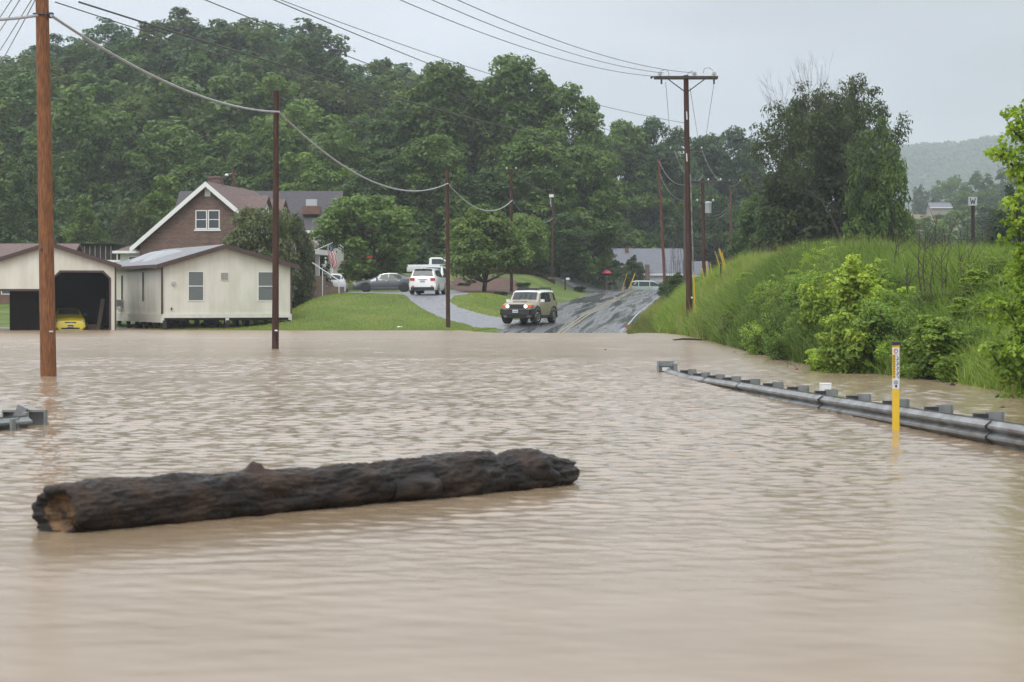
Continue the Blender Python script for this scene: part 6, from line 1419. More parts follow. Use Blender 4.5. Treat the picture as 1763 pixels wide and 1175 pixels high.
def build_log():
    ORG = Vector((-1.4, 17.3, 0)); A = Vector((-3.50, 15.30, .150)); B = Vector((.56, 19.36, .125)); ax = (B - A).normalized(); L = (B - A).length
    sd_ = Vector((ax.y, -ax.x, 0)).normalized()          # towards the camera
    up_ = ax.cross(sd_).normalized(); up_ = up_ if up_.z > 0 else -up_
    NS, NT = 330, 110; vs = []
    def knob(s, a, s0, a0, h, ws, wa):
        da = (a - a0 + math.pi) % (2 * math.pi) - math.pi; return h * math.exp(-((s - s0) / ws) ** 2 - (da / wa) ** 2)
    for i in range(NS + 1):
        t = i / NS; s = t * L
        base = np.interp(t, [0, .03, .2, .45, .6, .68, .76, .80, .825, .86, .91, .935, .96, 1], [.215, .232, .218, .208, .218, .240, .258, .235, .205, .228, .220, .175, .155, .11])
        for k in range(NT):
            a = 2 * math.pi * k / NT; dr = sd_ * math.cos(a) + up_ * math.sin(a)
            r = base + .016 * mnoise.noise(Vector((s * 1.1, math.cos(a) * 1.2, math.sin(a) * 1.2)))
            r += .042 * mnoise.noise(Vector((s * 2.2 + 9, math.cos(a) * 1.8, math.sin(a) * 1.8))) 
            fur = mnoise.noise(Vector((s * 1.6, math.cos(a) * 6.5, math.sin(a) * 6.5))); r += -.012 * (1 - abs(fur) * 2.4) * (abs(fur) < .42) * (.4 + 1.2 * max(0, mnoise.noise(Vector((s * .9, 3, a)))))
            r += .014 * mnoise.noise(Vector((s * 9, math.cos(a) * 7, math.sin(a) * 7))) + .009 * mnoise.noise(Vector((s * 24, math.cos(a) * 16, math.sin(a) * 16)))
            if t > .3: r -= .03 * max(0, mnoise.noise(Vector((s * 3.3 + 4, math.cos(a) * 3 + 3, math.sin(a) * 3))) - .05) * min(1, (t - .3) * 5)
            r += knob(s, a, .335 * L, 1.75, .085, .085, .20)          # stub on top
            r += knob(s, a, .625 * L, .05, .11, .16, .26) - knob(s, a, .665 * L, .1, .05, .06, .5)          # broken branch low at the front
            r += - knob(s, a, .825 * L, 1.7, .03, .04, .9) + knob(s, a, .90 * L, .3, .05, .12, .4)
            r += knob(s, a, .06 * L, 1.3, .03, .12, .4)
            c = A + ax * s; jag = 0
            if i < 26: jag += .075 * math.cos(a - .1) * (1 - i / 26) ** 1.3
            if i < 5: jag += .05 * mnoise.noise(Vector((math.cos(a) * 3, math.sin(a) * 3, 2))) * (5 - i) / 5
            if i > NS - 8: jag += .10 * mnoise.noise(Vector((math.cos(a) * 2.5, math.sin(a) * 2.5, 7))) * (i - NS + 8) / 8
            vs.append(c + ax * jag + dr * r - ORG)
    fs = [(i * NT + k, i * NT + (k + 1) % NT, (i + 1) * NT + (k + 1) % NT, (i + 1) * NT + k) for i in range(NS) for k in range(NT)]
    mb = MB(); mb.add(vs, fs)
    # far end cap
    n0 = len(mb.v); last = NS * NT; ring = last
    for q, f_ in enumerate((.7, .35, .02)):
        for k in range(NT):
            p = Vector(mb.v[last + k]); c = B - ORG; mb.v.append(tuple(c + (p - c) * f_ + ax * (.02 * q + .04 * mnoise.noise(p * 7))))
        nr = n0 + q * NT; mb.f += [(ring + k, ring + (k + 1) % NT, nr + (k + 1) % NT, nr + k) for k in range(NT)]; ring = nr
    me = bpy.data.meshes.new('floating_log'); me.from_pydata([tuple(v) for v in mb.v], [], mb.f); me.shade_smooth()
    ml = log_mats(); e = empty('floating_log', ORG, label='long dark wet tree trunk lying in the flood water across the foreground', cat='log')
    link_mesh('trunk', me, ml, e)
    # the near end: rim of bark, then a hollow eaten into orange brown rotten wood
    wood = mat('rotten_wood', (.21, .125, .060), .8, col2=(.035, .020, .013), nscale=9, bump=.02, bscale=22, lo=.38, hi=.62, detail=8)
    cw_ = MB(); c = A - ORG; rings = []
    prof = [(1.0, 0, 0), (.93, -.014, 0), (.83, -.012, 0), (.73, .035, .0), (.62, .10, 0), (.42, .13, 0), (.2, .11, 0), (.01, .10, 0)]
    cent = sd_ * .07 + up_ * -.035
    for q, (f_, dpt, _) in enumerate(prof):
        rings.append(len(cw_.v))
        for k in range(NT):
            p = Vector(vs[k]); o_ = p - c; w_ = 1 - f_; nn_ = mnoise.noise(Vector((math.cos(6.283 * k / NT) * 2.2, math.sin(6.283 * k / NT) * 2.2, q * .8)))
            cw_.v.append(tuple(c + o_ * f_ * (1 + .10 * nn_ * w_) + cent * w_ + ax * (dpt * 1.1 + .02 * nn_ * w_ * 3)))
    rmb = MB(); rmb.v = list(cw_.v); rmb.f = [(rings[q] + k, rings[q] + (k + 1) % NT, rings[q + 1] + (k + 1) % NT, rings[q + 1] + k) for q in range(3) for k in range(NT)]; rmb.build('end_rim', ml, e, smooth=80)
    for q in range(3, len(prof) - 1): cw_.f += [(rings[q] + k, rings[q] + (k + 1) % NT, rings[q + 1] + (k + 1) % NT, rings[q + 1] + k) for k in range(NT)]
    o = cw_.build('hollow_end', wood, e, smooth=80)
    rim = MB(); r_ = random.Random(3)
    for k, (a, ln, th) in enumerate(((3.0, .09, .034), (2.2, .04, .045), (-2.5, .07, .04), (2.6, .04, .05))):
        d_ = sd_ * math.cos(a) + up_ * math.sin(a); b0 = c + d_ * .195; rim.path([b0 + ax * .1, b0 - ax * ln * .5 + d_ * .008, b0 - ax * ln + d_ * .004], [th, th * .75, th * .25], 9)
    rim.build('splinters', ml, e, smooth=70)
    # the branch stub showing pale wood
    st = MB(); c2 = A + ax * (.338 * L) + up_ * .30 - sd_ * .03 - ORG; st.lathe(c2 - up_ * .025, [(.12, -.09), (.085, -.06), (.062, -.03), (.045, -.008), (.02, -.002)], 9); st.build('branch_stub', ml, e, smooth=60)
    st = MB(); c3 = A + ax * (.625 * L) + sd_ * .25 + up_ * -.02 - ORG; st.path([c3 - ax * .28 - sd_ * .10, c3 - sd_ * .02, c3 + ax * .16 + sd_ * .03], [.10, .095, .075], 14); st.build('branch_stub', ml, e, smooth=60)
    st = MB(); c4 = A + ax * (.905 * L) + sd_ * .16 + up_ * .02 - ORG; st.path([c4 - ax * .3 - sd_ * .05, c4, c4 + ax * .18 + sd_ * .02 - up_ * .05], [.10, .09, .045], 14); st.build('branch_stub', ml, e, smooth=60)
    st = MB(); c5 = A + ax * (1.0 * L) - up_ * .03 - ORG; st.path([c5 - ax * .3, c5 - ax * .05, c5 + ax * .08], [.13, .115, .06], 16); st.build('broken_end', ml, e, smooth=60)
build_log()

# ------------------------------------------------------------------ guardrails
def wbeam(p0, p1, n, ztop, face, m, parent, name='rail'):          # w-beam profile; face = unit vector toward the road
    prof = [(.012, 0), (.0, -.012), (.055, -.055), (.083, -.075), (.083, -.105), (.03, -.14), (.008, -.155), (.03, -.17), (.083, -.205), (.083, -.235), (.055, -.255), (.0, -.30), (.012, -.312)]
    p0, p1 = Vector(p0), Vector(p1); mb = MB(); vs = []; k = len(prof)
    for th in (0, -.006):
        for i in range(n + 1):
            t = i / n; q = p0.lerp(p1, t); zt_ = ztop(q)
            for d, z in prof: vs.append(q + face * (d + th) + Vector((0, 0, zt_ + z)))
    half = (n + 1) * k; fs = []
    for o_ in (0, half): fs += [(o_ + i * k + j, o_ + i * k + j + 1, o_ + (i + 1) * k + j + 1, o_ + (i + 1) * k + j) for i in range(n) for j in range(k - 1)]
    fs += [(i * k, (i + 1) * k, half + (i + 1) * k, half + i * k) for i in range(n)]
    mb.add(vs, fs); return mb.build(name, m, parent, smooth=35)
GRR = empty('guardrail', (0, 0, 0), label='right hand steel guardrail half sunk in the flood water', cat='guardrail')
def rr(y): return float(np.interp(y, [14, 23.5, 27.8, 32.1, 39.3, 44.7, 48.5], [7.0, 6.02, 5.52, 5.04, 4.33, 3.97, 3.72]))
def rz_(y): return float(np.interp(y, [14, 23.5, 27.8, 32.1, 39.3, 44.7, 48.5], [.33, .315, .275, .235, .165, .075, .10]))
ys_ = [14.0 + 3.81 * k for k in range(10)]
ysr = [14.0, 17.0, 20.8, 24.6, 32.3, 38.6, 42.5, 44.7, 48.0]
for a, b in zip(ysr[:-1], ysr[1:]):
    fc = Vector((-(b - a), -(rr(a) - rr(b)) , 0)).normalized(); fc = Vector((-1, -.1, 0)).normalized()
    wbeam((rr(a) + (.0), a - .12, 0), (rr(b), b + .12 if b < 47 else b, 0), 4, lambda q: rz_(q.y) + (.004 if int(a * 10) % 2 else 0), fc, M['steel'], GRR)
for k in range(17):
    y = 17.6 + 1.905 * k
    if y > 47: break
    x = rr(y); z = rz_(y)
    b = MB(); b.bx(x + .03, x + .20, y - .07, y + .07, z - .34, z + .035); bo = b.build('blockout', M['darkwood'] if False else M['steeldark'], GRR)
    p = MB(); p.bx(x + .202, x + .212, y - .075, y + .075, -1.0, z + .06); p.bx(x + .39, x + .40, y - .075, y + .075, -1.0, z + .06); p.bx(x + .212, x + .39, y - .012, y + .012, -1.0, z + .06); p.build('post', M['steeldull'], GRR)
    bt = MB(); bt.lathe((x - .0, y, z - .155), [(.022, 0), (.022, .02)], 6, 'X'); bt.build('bolt', M['steeldark'], GRR)
# terminal plate at the far end
tm = empty('guardrail_terminal', (0, 0, 0)); bpy.data.objects.remove(tm)
q = MB(); Yt = 48.3; xa, xb = X(1131, Yt), X(1161, Yt); zt0 = zz(622, Yt)
q.bx(xa, xb, Yt, Yt + .03, .14, zt0); q.bx(xa, xa + .03, Yt - .25, Yt, -.5, zt0 - .002); q.bx(xb - .03, xb + .05, Yt - .35, Yt, -.5, zt0 - .05); q.bx(xa + .12, xb - .1, Yt - .2, Yt, .02, .09); q.bx(xa, xb, Yt + .031, Yt + .05, -.5, .139); q.build('end_terminal', M['steeldull'], GRR)
q = MB(); q.bx(xa + .11, xb - .14, Yt - .26, Yt - .23, .03, .12); q.build('reflector', M['porcelain'], GRR)
e = empty('delineator_post', (X(1421, 33.0), 33.0, -.5), label='short square white post behind the guardrail beside a tuft of leaves', cat='post')
q = MB(); q.bx(-.085, .085, -.085, .085, 0, .5 + zz(662, 33)); q.build('post', M['white'], e); q = MB(); q.bx(-.09, .09, -.09, .09, .5 + zz(662, 33) + .001, .5 + zz(662, 33) + .02); q.build('cap', M['white'], e)
# leafy tufts by the rail
TS = sapling(580, .35, .22, 5, 5, 4200, .022, z0=.1, lr=.3)
put_plant('weed_tuft', TS, (X(1398, 33.4), 33.4, .02), .26, .22, (.085, .15, .03), 'small green weed tuft on the guardrail, left of the white post', 'weed'); put_plant('weed_tuft', TS, (X(1441, 32.2), 32.2, .04), .22, .12, (.12, .20, .03), 'smaller bright weed tuft on the guardrail, right of the white post', 'weed')
# left guardrail end
GL = empty('guardrail', (0, 0, 0), label='end of the left hand guardrail at the left edge of the water', cat='guardrail')
Yl = 28.3; fcl = Vector((.98, -.2, 0)).normalized()
wbeam((-9.9, 20.0, 0), (X(47, 27.6), 27.6, 0), 6, lambda q: .17 + (27.6 - q.y) * .012, fcl, M['steeldull'], GL)
x0, x1 = X(8, Yl), X(82, Yl); zt1 = zz(705, Yl)
q = MB(); q.bx(x0, x1, Yl, Yl + .012, -.4, zt1); q.bx(x0, x1, Yl - .16, Yl - .0, zt1 - .03, zt1); q.bx(x1 - .02, x1, Yl - .16, Yl - .0, -.4, zt1 - .031); q.bx(x0, x0 + .02, Yl - .16, Yl - .0, -.4, zt1 - .031); q.build('end_terminal', M['steeldull'], GL)
q = MB(); q.box((X(38, Yl), Yl - .22, zt1 - .10), (.14, .1, .34), ry=.45); q.build('anchor_bracket', M['steel'], GL); q = MB(); q.bx(X(44, 27.9), X(50, 27.9), 27.7, 27.9, -.5, .20); q.bx(X(30, 27.4), X(34, 27.4), 27.3, 27.5, -.5, .16); q.bx(X(20, 27.0), X(24, 27.0), 26.9, 27.1, -.5, .16); q.build('post', M['steeldull'], GL)
# yellow cable marker
Ym = 27.1; e = empty('marker_post', (X(1542.5, Ym), Ym, -.6), label='tall yellow marker post with a black cap and white stickers in front of the guardrail', cat='marker post')
H_ = zz(590, Ym) + .6
q = MB(); q.add([(-.052, -.03, 0), (.038, -.045, 0), (.056, .03, 0), (-.045, .04, 0), (-.052, -.03, H_ - .035), (.038, -.045, H_ - .035), (.056, .03, H_ - .035), (-.045, .04, H_ - .035)], [(0, 1, 5, 4), (1, 2, 6, 5), (2, 3, 7, 6), (3, 0, 4, 7), (4, 5, 6, 7)]); q.build('post', M['yellow'], e)
q = MB(); q.box((0, 0, H_ - .012), (.118, .10, .045)); q.build('cap', M['ink'], e)
def stk(x0, x1, za, zb, m, name='sticker', parent=None, off=.0):
    q = MB(); f = lambda x: -.03 - (x + .052) / .09 * .015 - .003 - off
    q.add([(x0, f(x0), za), (x1, f(x1), za), (x1, f(x1), zb), (x0, f(x0), zb)], [(0, 1, 2, 3)]); return q.build(name, M[m], parent or e)
zt = H_ - .07
S1 = stk(-.052, .036, zt - .09, zt, 'plate'); stk(-.012, .034, zt - .42, zt - .092, 'plate'); S3 = stk(-.052, .036, zt - .56, zt - .422, 'plate')
S2 = stk(-.052, -.014, zt - .42, zt - .10, 'yellowguard', 'warning_stripe'); 
rk_ = random.Random(5)
q = MB(); f = lambda x: -.03 - (x + .052) / .09 * .015 - .006
def dab(xc, zc, w_, h, m='ink', par=None):
    q = MB(); q.add([(xc - w_, f(xc - w_), zc - h), (xc + w_, f(xc + w_), zc - h), (xc + w_, f(xc + w_), zc + h), (xc - w_, f(xc - w_), zc + h)], [(0, 1, 2, 3)]); return q
mk = MB()
for kk in range(14):          # upright rows of small dark lettering
    zc = zt - .115 - kk * .022; w_ = .006 + .004 * ((kk * 7) % 3); o_ = dab(.013 + .006 * ((kk * 5) % 3 - 1), zc, w_, .007); mk.add(o_.v, o_.f)
for kk in range(3): o_ = dab(-.008, zt - .452 - kk * .018, .028, .004); mk.add(o_.v, o_.f)
o_ = dab(-.006, zt - .522, .014, .018); mk.add(o_.v, o_.f); mk.build('lettering', M['ink'], e)
mk = MB()
for kk in range(9): o_ = dab(-.034, zt - .12 - kk * .034, .014, .005); mk.add(o_.v, o_.f)
mk.build('stripe_marks', M['ink'], e)
rg_ = MB(); rg_.path([(-.008 + .024 * math.cos(t * .3927), f(0) - .001, zt - .045 + .028 * math.sin(t * .3927)) for t in range(17)], .005, 5); rg_.build('round_symbol', M['redlamp'], e)

# ------------------------------------------------------------------ mailbox, flag, person
g = Gs(X(973, 172), 172); e = empty('mailbox', (X(973, 172), 172, g - .1), label='black mailbox on a post beside the road with a small white box on it', cat='mailbox')
q = MB(); q.bx(-.06, .06, -.06, .06, 0, 1.35); q.build('post', M['darkwood'], e)
q = MB(); q.prism([(-.32, 1.35), (.30, 1.35), (.30, 1.52), (.22, 1.62), (-.24, 1.62), (-.32, 1.52)], -.16, .16); q.build('box', M['blackplastic'], e); q = MB(); q.bx(.07, .38, -.12, .05, .98, 1.18); q.build('newspaper_box', M['white'], e); q = MB(); q.bx(-.4, -.2, -.1, .1, 1.05, 1.3); q.build('newspaper_box', M['blackplastic'], e)
# flag on an angled staff at the porch
Yf = 139; e = empty('flag', P(541, 432, Yf), label='furled stars and stripes flag hanging from an angled white staff at the porch', cat='flag')
o0 = P(541, 432, Yf); q = MB(); tip = P(573, 418, Yf) - o0; q.path([(0, 0, 0), tip], .022, 6); q.build('staff', M['white'], e)
red, blu = mat('flag_red', (.42, .03, .05), .8), mat('flag_blue', (.03, .045, .13), .8)
def flag_cloth():
    nu, nv = 26, 44; rows = []
    for j in range(nv + 1):
        v = j / nv; row = []
        for i in range(nu + 1):
            u = i / nu; cx_ = np.interp(v, [0, .3, 1], [.0, .05, .36]); wd = np.interp(v, [0, .12, .5, .85, 1], [.40, .34, .50, .46, .16])
            top_ = P(563, 424, Yf) - o0 + Vector((.42 * u, 0, .18 * u)); z = -1.62 * v * (1 - .06 * math.sin(u * 5)) - .12 * u * v
            row.append(Vector((top_.x + cx_ + (wd - .42) * u, .10 * math.sin(u * 13 + v * 4) * (.3 + v), top_.z + z)))
        rows.append(row)
    parts = {'w': MB(), 'r': MB(), 'b': MB()}
    for j in range(nv):
        for i in range(nu):
            u = (i + .5) / nu; v = (j + .5) / nv; k = 'b' if (v < .28 and u > .18) else ('r' if int((u + v * .12) * 9) % 2 == 0 else 'w')
            parts[k].quad(rows[j][i], rows[j][i + 1], rows[j + 1][i + 1], rows[j + 1][i])
    for k, m in (('w', M['white']), ('r', red), ('b', blu)): parts[k].build({'w': 'white_stripes', 'r': 'red_stripes', 'b': 'blue_canton'}[k], m, e, smooth=80)
    st = MB(); r_ = random.Random(2)
    for k in range(14):
        j, i = r_.randrange(1, 11), r_.randrange(6, 25); p = (rows[j][i] + rows[j + 1][i + 1]) / 2; st.box((p.x, p.y - .012, p.z), (.03, .004, .03), ry=.785)
    st.build('stars', M['white'], e)
flag_cloth()
def skin(name, V_, E_, Rd, m, parent, sub=2, root=0):
    me = bpy.data.meshes.new(name); me.from_pydata(V_, E_, []); o = bpy.data.objects.new(name, me); COL.objects.link(o)
    sm = o.modifiers.new('s', 'SKIN'); sm.use_smooth_shade = True; ly = me.skin_vertices[0].data if me.skin_vertices else None
    if ly is None: return o
    for i, r in enumerate(Rd): ly[i].radius = (r, r) if not hasattr(r, '__len__') else r; ly[i].use_root = (i == root)
    s2 = o.modifiers.new('u', 'SUBSURF'); s2.levels = sub; s2.render_levels = sub
    dg = bpy.context.evaluated_depsgraph_get(); nm_ = bpy.data.meshes.new_from_object(o.evaluated_get(dg)); bpy.data.objects.remove(o)
    nm_.materials.clear(); o = link_mesh(name, nm_, m, parent); return o
def person():
    x, y = X(1045, 213), 213; e = empty('person', (x, y, Gs(x, y) + .03), R(8), label='person in a dark jacket walking away over the crest under the umbrella', cat='person')
    skinm = mat('skin', (.42, .26, .19), .6); jk = mat('dark_jacket', (.075, .060, .058), .85, nz=.3, nscale=8); tr_ = mat('trousers', (.12, .105, .095), .9, nz=.3, nscale=8); hair = mat('hair', (.03, .02, .015), .7)
    V_ = [(0, 0, .95), (0, .0, 1.12), (0, .01, 1.32), (0, 0, 1.45), (0, -.01, 1.54), (0, .0, 1.64), (0, .01, 1.74)]; E_ = [(0, 1), (1, 2), (2, 3), (3, 4), (4, 5), (5, 6)]; Rd = [(.15, .11), (.14, .10), (.17, .11), (.10, .08), .052, .088, .07]
    def add(p, par, r): V_.append(p); E_.append((par, len(V_) - 1)); Rd.append(r); return len(V_) - 1
    for s, st in ((1, .14), (-1, -.12)):
        h_ = add((s * .09, 0, .88), 0, .085); k_ = add((s * .10, st * .6 + .02, .48), h_, .058); a_ = add((s * .10, st, .09), k_, .038); add((s * .11, st + .15, .04), a_, .034)
        sh = add((s * .17, 0, 1.40), 3, .06); 
        if s == 1: el = add((s * .24, .10, 1.18), sh, .042); wr_ = add((s * .10, .22, 1.36), el, .03); fd = Vector((-.6, .5, .5))
        else: el = add((s * .25, .02, 1.12), sh, .042); wr_ = add((s * .20, .22, 1.30), el, .03); fd = Vector((.6, .4, .4))
        pm = add(tuple(Vector(V_[wr_]) + fd * .07), wr_, .03)
        for f_ in range(5):
            d_ = Vector(((f_ - 2) * .014, .01, .03 - abs(f_ - 2) * .004)); q_ = add(tuple(Vector(V_[pm]) + d_), pm, .009); add(tuple(Vector(V_[q_]) + fd.normalized() * .025 + Vector((0, -.02, 0))), q_, .008)
    skin('body', V_, E_, Rd, skinm, e)
    skin('jacket', [(0, 0, .86), (0, .0, 1.12), (0, .01, 1.32), (0, 0, 1.44), (.19, 0, 1.38), (.255, .09, 1.18), (.13, .2, 1.33), (-.19, 0, 1.38), (-.265, .02, 1.12), (-.22, .19, 1.27)], [(0, 1), (1, 2), (2, 3), (3, 4), (4, 5), (5, 6), (3, 7), (7, 8), (8, 9)], [(.2, .14), (.18, .13), (.2, .14), (.13, .1), .075, .06, .045, .075, .06, .045], jk, e)
    skin('trousers', [(0, 0, .93), (.095, 0, .86), (.10, .1, .48), (.10, .135, .13), (-.095, 0, .86), (-.10, -.05, .48), (-.10, -.115, .13)], [(0, 1), (1, 2), (2, 3), (0, 4), (4, 5), (5, 6)], [(.17, .13), .11, .08, .06, .11, .08, .06], tr_, e)
    hb = MB(); hb.lathe((0, -.015, 1.62), [(.05, -.06), (.09, -.02), (.102, .05), (.09, .12), (.05, .165), (.01, .178)], 14); hb.build('hair', hair, e, smooth=60)
    u = empty('umbrella', (x - .02, y - .02, Gs(x, y) + 1.35), label='open dark pink umbrella held over the walking person', cat='umbrella'); pk = mat('pink_fabric', (.48, .045, .10), .6, nz=.15)
    cm_ = MB(); n = 32; vs = [(0, 0, .84)]
    for j in range(1, 6):
        for k in range(n):
            a = 2 * math.pi * k / n; sc_ = 1 - .07 * abs(math.cos(4 * a)) ** .8 * (j / 5) ; rr_ = .56 * j / 5 * (.985 if k % 4 else 1.02); vs.append((rr_ * math.cos(a), rr_ * math.sin(a), .84 - .36 * (j / 5) ** 2 + (.025 * (j / 5) if k % 4 else 0)))
    fs = [(0, 1 + k, 1 + (k + 1) % n) for k in range(n)] + [(1 + j * n + k, 1 + j * n + (k + 1) % n, 1 + (j + 1) * n + (k + 1) % n, 1 + (j + 1) * n + k) for j in range(4) for k in range(n)]
    cm_.add(vs, fs); cm_.build('canopy', pk, u, smooth=30)
    sh = MB(); sh.tube((0, .0, 0), (0, 0, .92), .008, n=6); sh.build('shaft', M['steeldark'], u)
    for k in range(8):
        a = 2 * math.pi * k / 8; rb = MB(); rb.path([(0, 0, .80), (.28 * math.cos(a), .28 * math.sin(a), .73), (.55 * math.cos(a), .55 * math.sin(a), .47)], .004, 4); rb.build('rib', M['steeldark'], u)
person()
# orange red garden equipment half hidden behind the yard tree
e = empty('garden_tractor', (X(622, 168), 168, Gs(X(622, 168), 168) - .5), R(20), label='bright red machine half hidden by leaves behind the yard tree', cat='tractor')
rd = paint('red_machine_paint', (.55, .03, .02))
q = MB(); q.box((-.9, 0, 1.7), (1.1, .8, .5)); q.build('hood', rd, e); q = MB(); q.box((.6, 0, 2.2), (1.0, .9, .16)); q.box((.15, 0, 1.4), (.5, .9, .7)); q.build('cab', rd, e)
q = MB(); q.path([(.9, -.2, 1.2), (1.3, -.2, 2.0), (1.7, -.2, 1.7)], .07, 6); q.build('loader_arm', rd, e)
for xx, r in ((-1.1, .45), (.6, .75)):
    for yy in (-.55, .55): q = MB(); q.lathe((xx, yy - .12, r), [(r * .9, 0), (r, .05), (r, .19), (r * .9, .24)], 18, 'Y'); q.build('wheel', M['rubber'], e, smooth=40)
q = MB(); q.box((0, 0, .95), (2.2, .5, .3)); q.build('chassis', M['blackplastic'], e)
# ------------------------------------------------------------------ floating and stranded debris
def chip(name, px, py, w_, h, m, lab, cat='debris', rz=0, dz=0):
    p = WP(px, py); g_ = Gs(p.x, p.y); 
    r_ = random.Random(int(px)); mb = MB(); n = 9
    vs = []; 
    for j in range(4):
        t = j / 3
        for k in range(n):
            a = 2 * math.pi * k / n; q_ = (1 - .75 * t ** 1.5) * r_.uniform(.75, 1.15); vs.append((w_ / 2 * q_ * math.cos(a), w_ * .3 * q_ * math.sin(a), h * t - .03))
    fs = [(j * n + k, j * n + (k + 1) % n, (j + 1) * n + (k + 1) % n, (j + 1) * n + k) for j in range(3) for k in range(n)] + [tuple(3 * n + k for k in range(n))]
    mb.add(vs, fs); o = mb.build(name, m); o.location = (p.x, p.y, max(g_, 0) + dz); o.rotation_euler = (0, 0, rz); return tag(o, lab, cat)
straw = mat('wet_straw', (.26, .13, .055), .9, col2=(.10, .05, .025), nscale=30, bump=.02)
redl = mat('red_leaves', (.20, .05, .03), .9, nz=.4, nscale=30); blue_ = mat('blue_plastic', (.05, .09, .30), .4)
p_ = RG(1081, 565)
def chip_at(name, px, py, w_, h, m, lab, cat='debris'):
    q_ = RG(px, py); o = chip(name, px, 600, w_, h, m, lab, cat); o.location = (q_.x, q_.y, q_.z + .03); return o
chip_at('straw_clump', 1081, 565, .52, .18, straw, 'brown clump of wet straw on the right edge of the road by the water'); chip_at('plastic_bottle', 1072, 564, .16, .1, blue_, 'small blue piece of litter beside the straw clump on the road', 'litter')
chip_at('leaf_clump', 1042, 567, .22, .07, straw, 'small orange brown scrap on the road left of the straw clump'); chip_at('leaf_clump', 995, 566, .18, .07, redl, 'reddish scrap on the road left of the yellow line end')
chip_at('fallen_board', 688, 564, .42, .05, M['white'], 'small white board lying on the lawn near the water', 'board')
chip_at('leaf_clump', 919, 569, .12, .1, M['ink'], 'small black lump at the water edge below the off-roader')
chip('leaf_clump', 1042, 603, .17, .06, redl, 'small red brown scrap floating on the open water right of centre'); chip('leaf_clump', 1264, 607, .18, .06, redl, 'red brown scrap floating near the embankment'); chip('leaf_clump', 1290, 609, .12, .05, M['ink'], 'dark scrap floating near the embankment', 'debris')
chip('leaf_clump', 1372, 637, .14, .07, redl, 'dark red clump at the foot of the lime shrubs'); chip('driftwood', 1640, 664, .16, .09, M['darkwood'], 'small dark snag in the water below the weeds', 'driftwood'); chip('driftwood', 1726, 702, .16, .05, M['darkwood'], 'small dark stick by the near sapling', 'driftwood')
dw = MB(); dw.path([(-.6, 0, .02), (-.2, .05, .06), (.3, 0, .05), (.75, .1, .02)], [.02, .04, .04, .02], 7); o = dw.build('driftwood', M['darkwood'], smooth=50); p = WP(1183, 586.5); o.location = (p.x, p.y, 0); tag(o, 'dark branch floating at the foot of the tallest pole', 'driftwood')
rq = random.Random(19)
for k in range(22):
    py = rq.uniform(600, 1120); px = rq.uniform(60, 1700)
    if 700 < py < 930 and px < 1010: continue
    if py < 800 and px > 1120: continue
    o = chip('floating_leaf', px, py, rq.uniform(.03, .07), .012, rq.choice([M['darkwood'], straw, M['bark']]), 'speck of leaf litter floating on the open brown water', 'leaf litter', rq.uniform(0, 3)); o['group'] = 'specks of leaf litter on the water'; o.location.z = .012
# thin twigs standing in the water by the shrubs
tw = MB(); a = WP(1372, 634); tw.path([(0, 0, .02), (-.35, .3, .2), (-.6, .6, .34)], [.01, .008, .004], 4); tw.tube((-.25, 0, -.2), (-.22, 0, .28), .005, n=4); o = tw.build('twig', M['bark']); o.location = a; tag(o, 'thin bare twig slanting out of the water left of the lime shrubs', 'twig')
# bare weed sprouts among the poles
def bare_weeds(px, Y, n, h, lab, seed):
    r_ = random.Random(seed); mb = MB(); x = X(px, Y)
    for k in range(n):
        bx, by = r_.uniform(-1, 1), r_.uniform(-1, 1); l = r_.uniform(-.15, .15); hh_ = h * r_.uniform(.6, 1.1); p0 = Vector((bx, by, -.1)); p1 = Vector((bx + l * hh_, by, hh_)); m1 = p0.lerp(p1, .5) + Vector((r_.uniform(-.1, .1), 0, 0)); mb.path([p0, m1, p1], [.022, .016, .006], 4, cap=False)
        for j in range(4): t = r_.uniform(.35, .9); q_ = p0.lerp(p1, t); mb.path([q_, q_ + Vector((r_.uniform(-.5, .5), r_.uniform(-.3, .3), r_.uniform(.3, .7)))], [.01, .004], 4, cap=False)
    o = mb.build('bare_stems', M['bark']); o.location = (x, Y, max(Gs(x, Y), 0)); return tag(o, lab, 'dead stems')
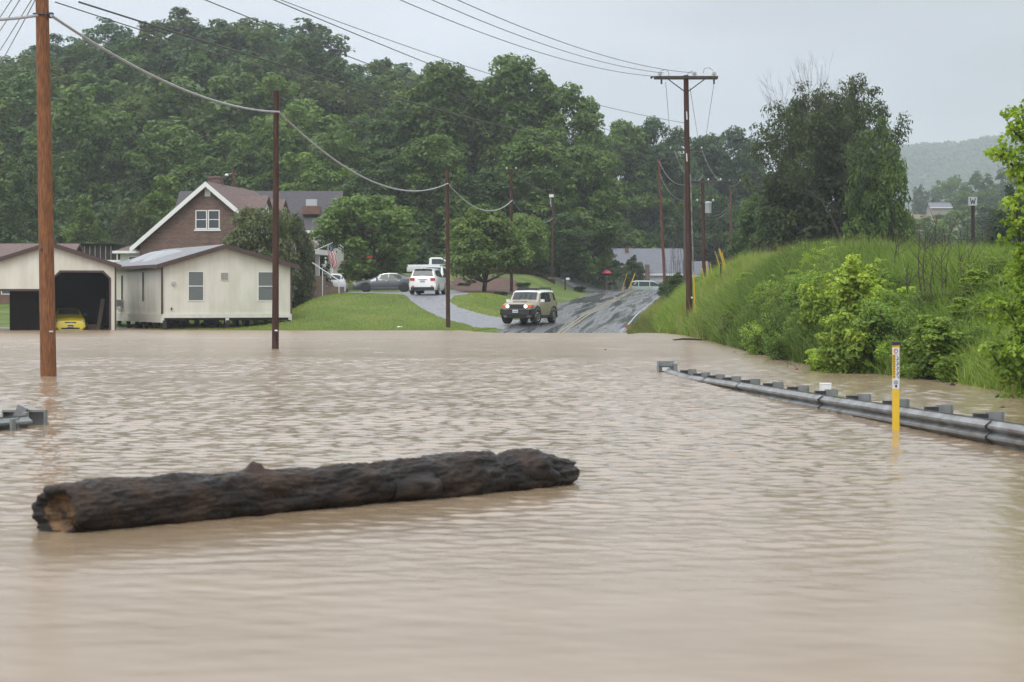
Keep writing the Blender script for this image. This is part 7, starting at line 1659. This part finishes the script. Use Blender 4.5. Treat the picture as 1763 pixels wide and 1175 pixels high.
bare_weeds(1172, 170, 16, 5.5, 'bare grey saplings beside the leaning red pole and the grey pole', 3); bare_weeds(1650, 62, 12, 1.7, 'dead brown stems on the embankment crest below the letter sign', 5); bare_weeds(1590, 60, 10, 1.5, 'dead brown stems on the embankment crest left of the letter sign', 6); bare_weeds(1640, 50, 8, 1.6, 'dark dead stems half way up the embankment on the right', 7)
bare_weeds(205, 160, 22, 6.0, 'thin bare saplings between the dark shed and the brick house', 8)
bush = [(1168, 150, 470, 50, 'green bush at the foot of the bare saplings behind the tallest pole'), (1150, 168, 482, 40, 'low bush on the verge right of the minivan'), (1205, 128, 480, 46, 'green bush at the foot of the transformer pole'), (1092, 240, 440, 40, 'bushy tree at the left corner of the white building')]
for px, Y, yt, wp, lab in bush:
    x = X(px, Y); g_ = Gs(x, Y); put_tree('bush', RT[0], (x, Y, g_ - .3), zz(yt, Y) - g_ + .3, wp / 2 / F * Y, (.05, .085, .028), lab, 'bush', rng=rt)
for px, Y, yt, wp, lab in ((800, 158, 487, 26, 'small dark shrub in the mulch bed left of the low tree'), (812, 160, 482, 22, 'reddish shrub in the mulch bed just left of the low tree trunk'), (862, 140, 512, 26, 'low green shrub beside the off-roader mirror'), (900, 158, 486, 30, 'low dark shrub on the mound above the off-roader'), (730, 180, 478, 30, 'shrub behind the white van'), (800, 188, 462, 34, 'shrub in front of the pickup hood'), (925, 172, 482, 24, 'small pale shrub at the foot of the fifth pole'), (998, 180, 492, 24, 'low shrub right of the mailbox')):
    x = X(px, Y); g_ = Gs(x, Y); put_tree('shrub', YR[0], (x, Y, g_ - .15), max(zz(yt, Y) - g_ + .15, .4), wp / 2 / F * Y, (.06, .05, .03) if 'reddish' in lab else (.045, .08, .028), lab, 'shrub', rng=rt)

# ------------------------------------------------------------------ the misty air
hm = bpy.data.materials.new('haze'); hm.use_nodes = True; t = hm.node_tree; t.nodes.clear(); o_ = N(t, 'ShaderNodeOutputMaterial'); pv = N(t, 'ShaderNodeVolumePrincipled')
pv.inputs['Color'].default_value = (.86, .93, 1, 1); pv.inputs['Density'].default_value = .0003; pv.inputs['Anisotropy'].default_value = .2; t.links.new(pv.outputs[0], o_.inputs['Volume'])
hb = MB(); hb.bx(-3300, 3300, -260, 5300, -3, 330); tag(hb.build('haze', hm), 'thin rain mist filling the valley', 'haze', kind='stuff')
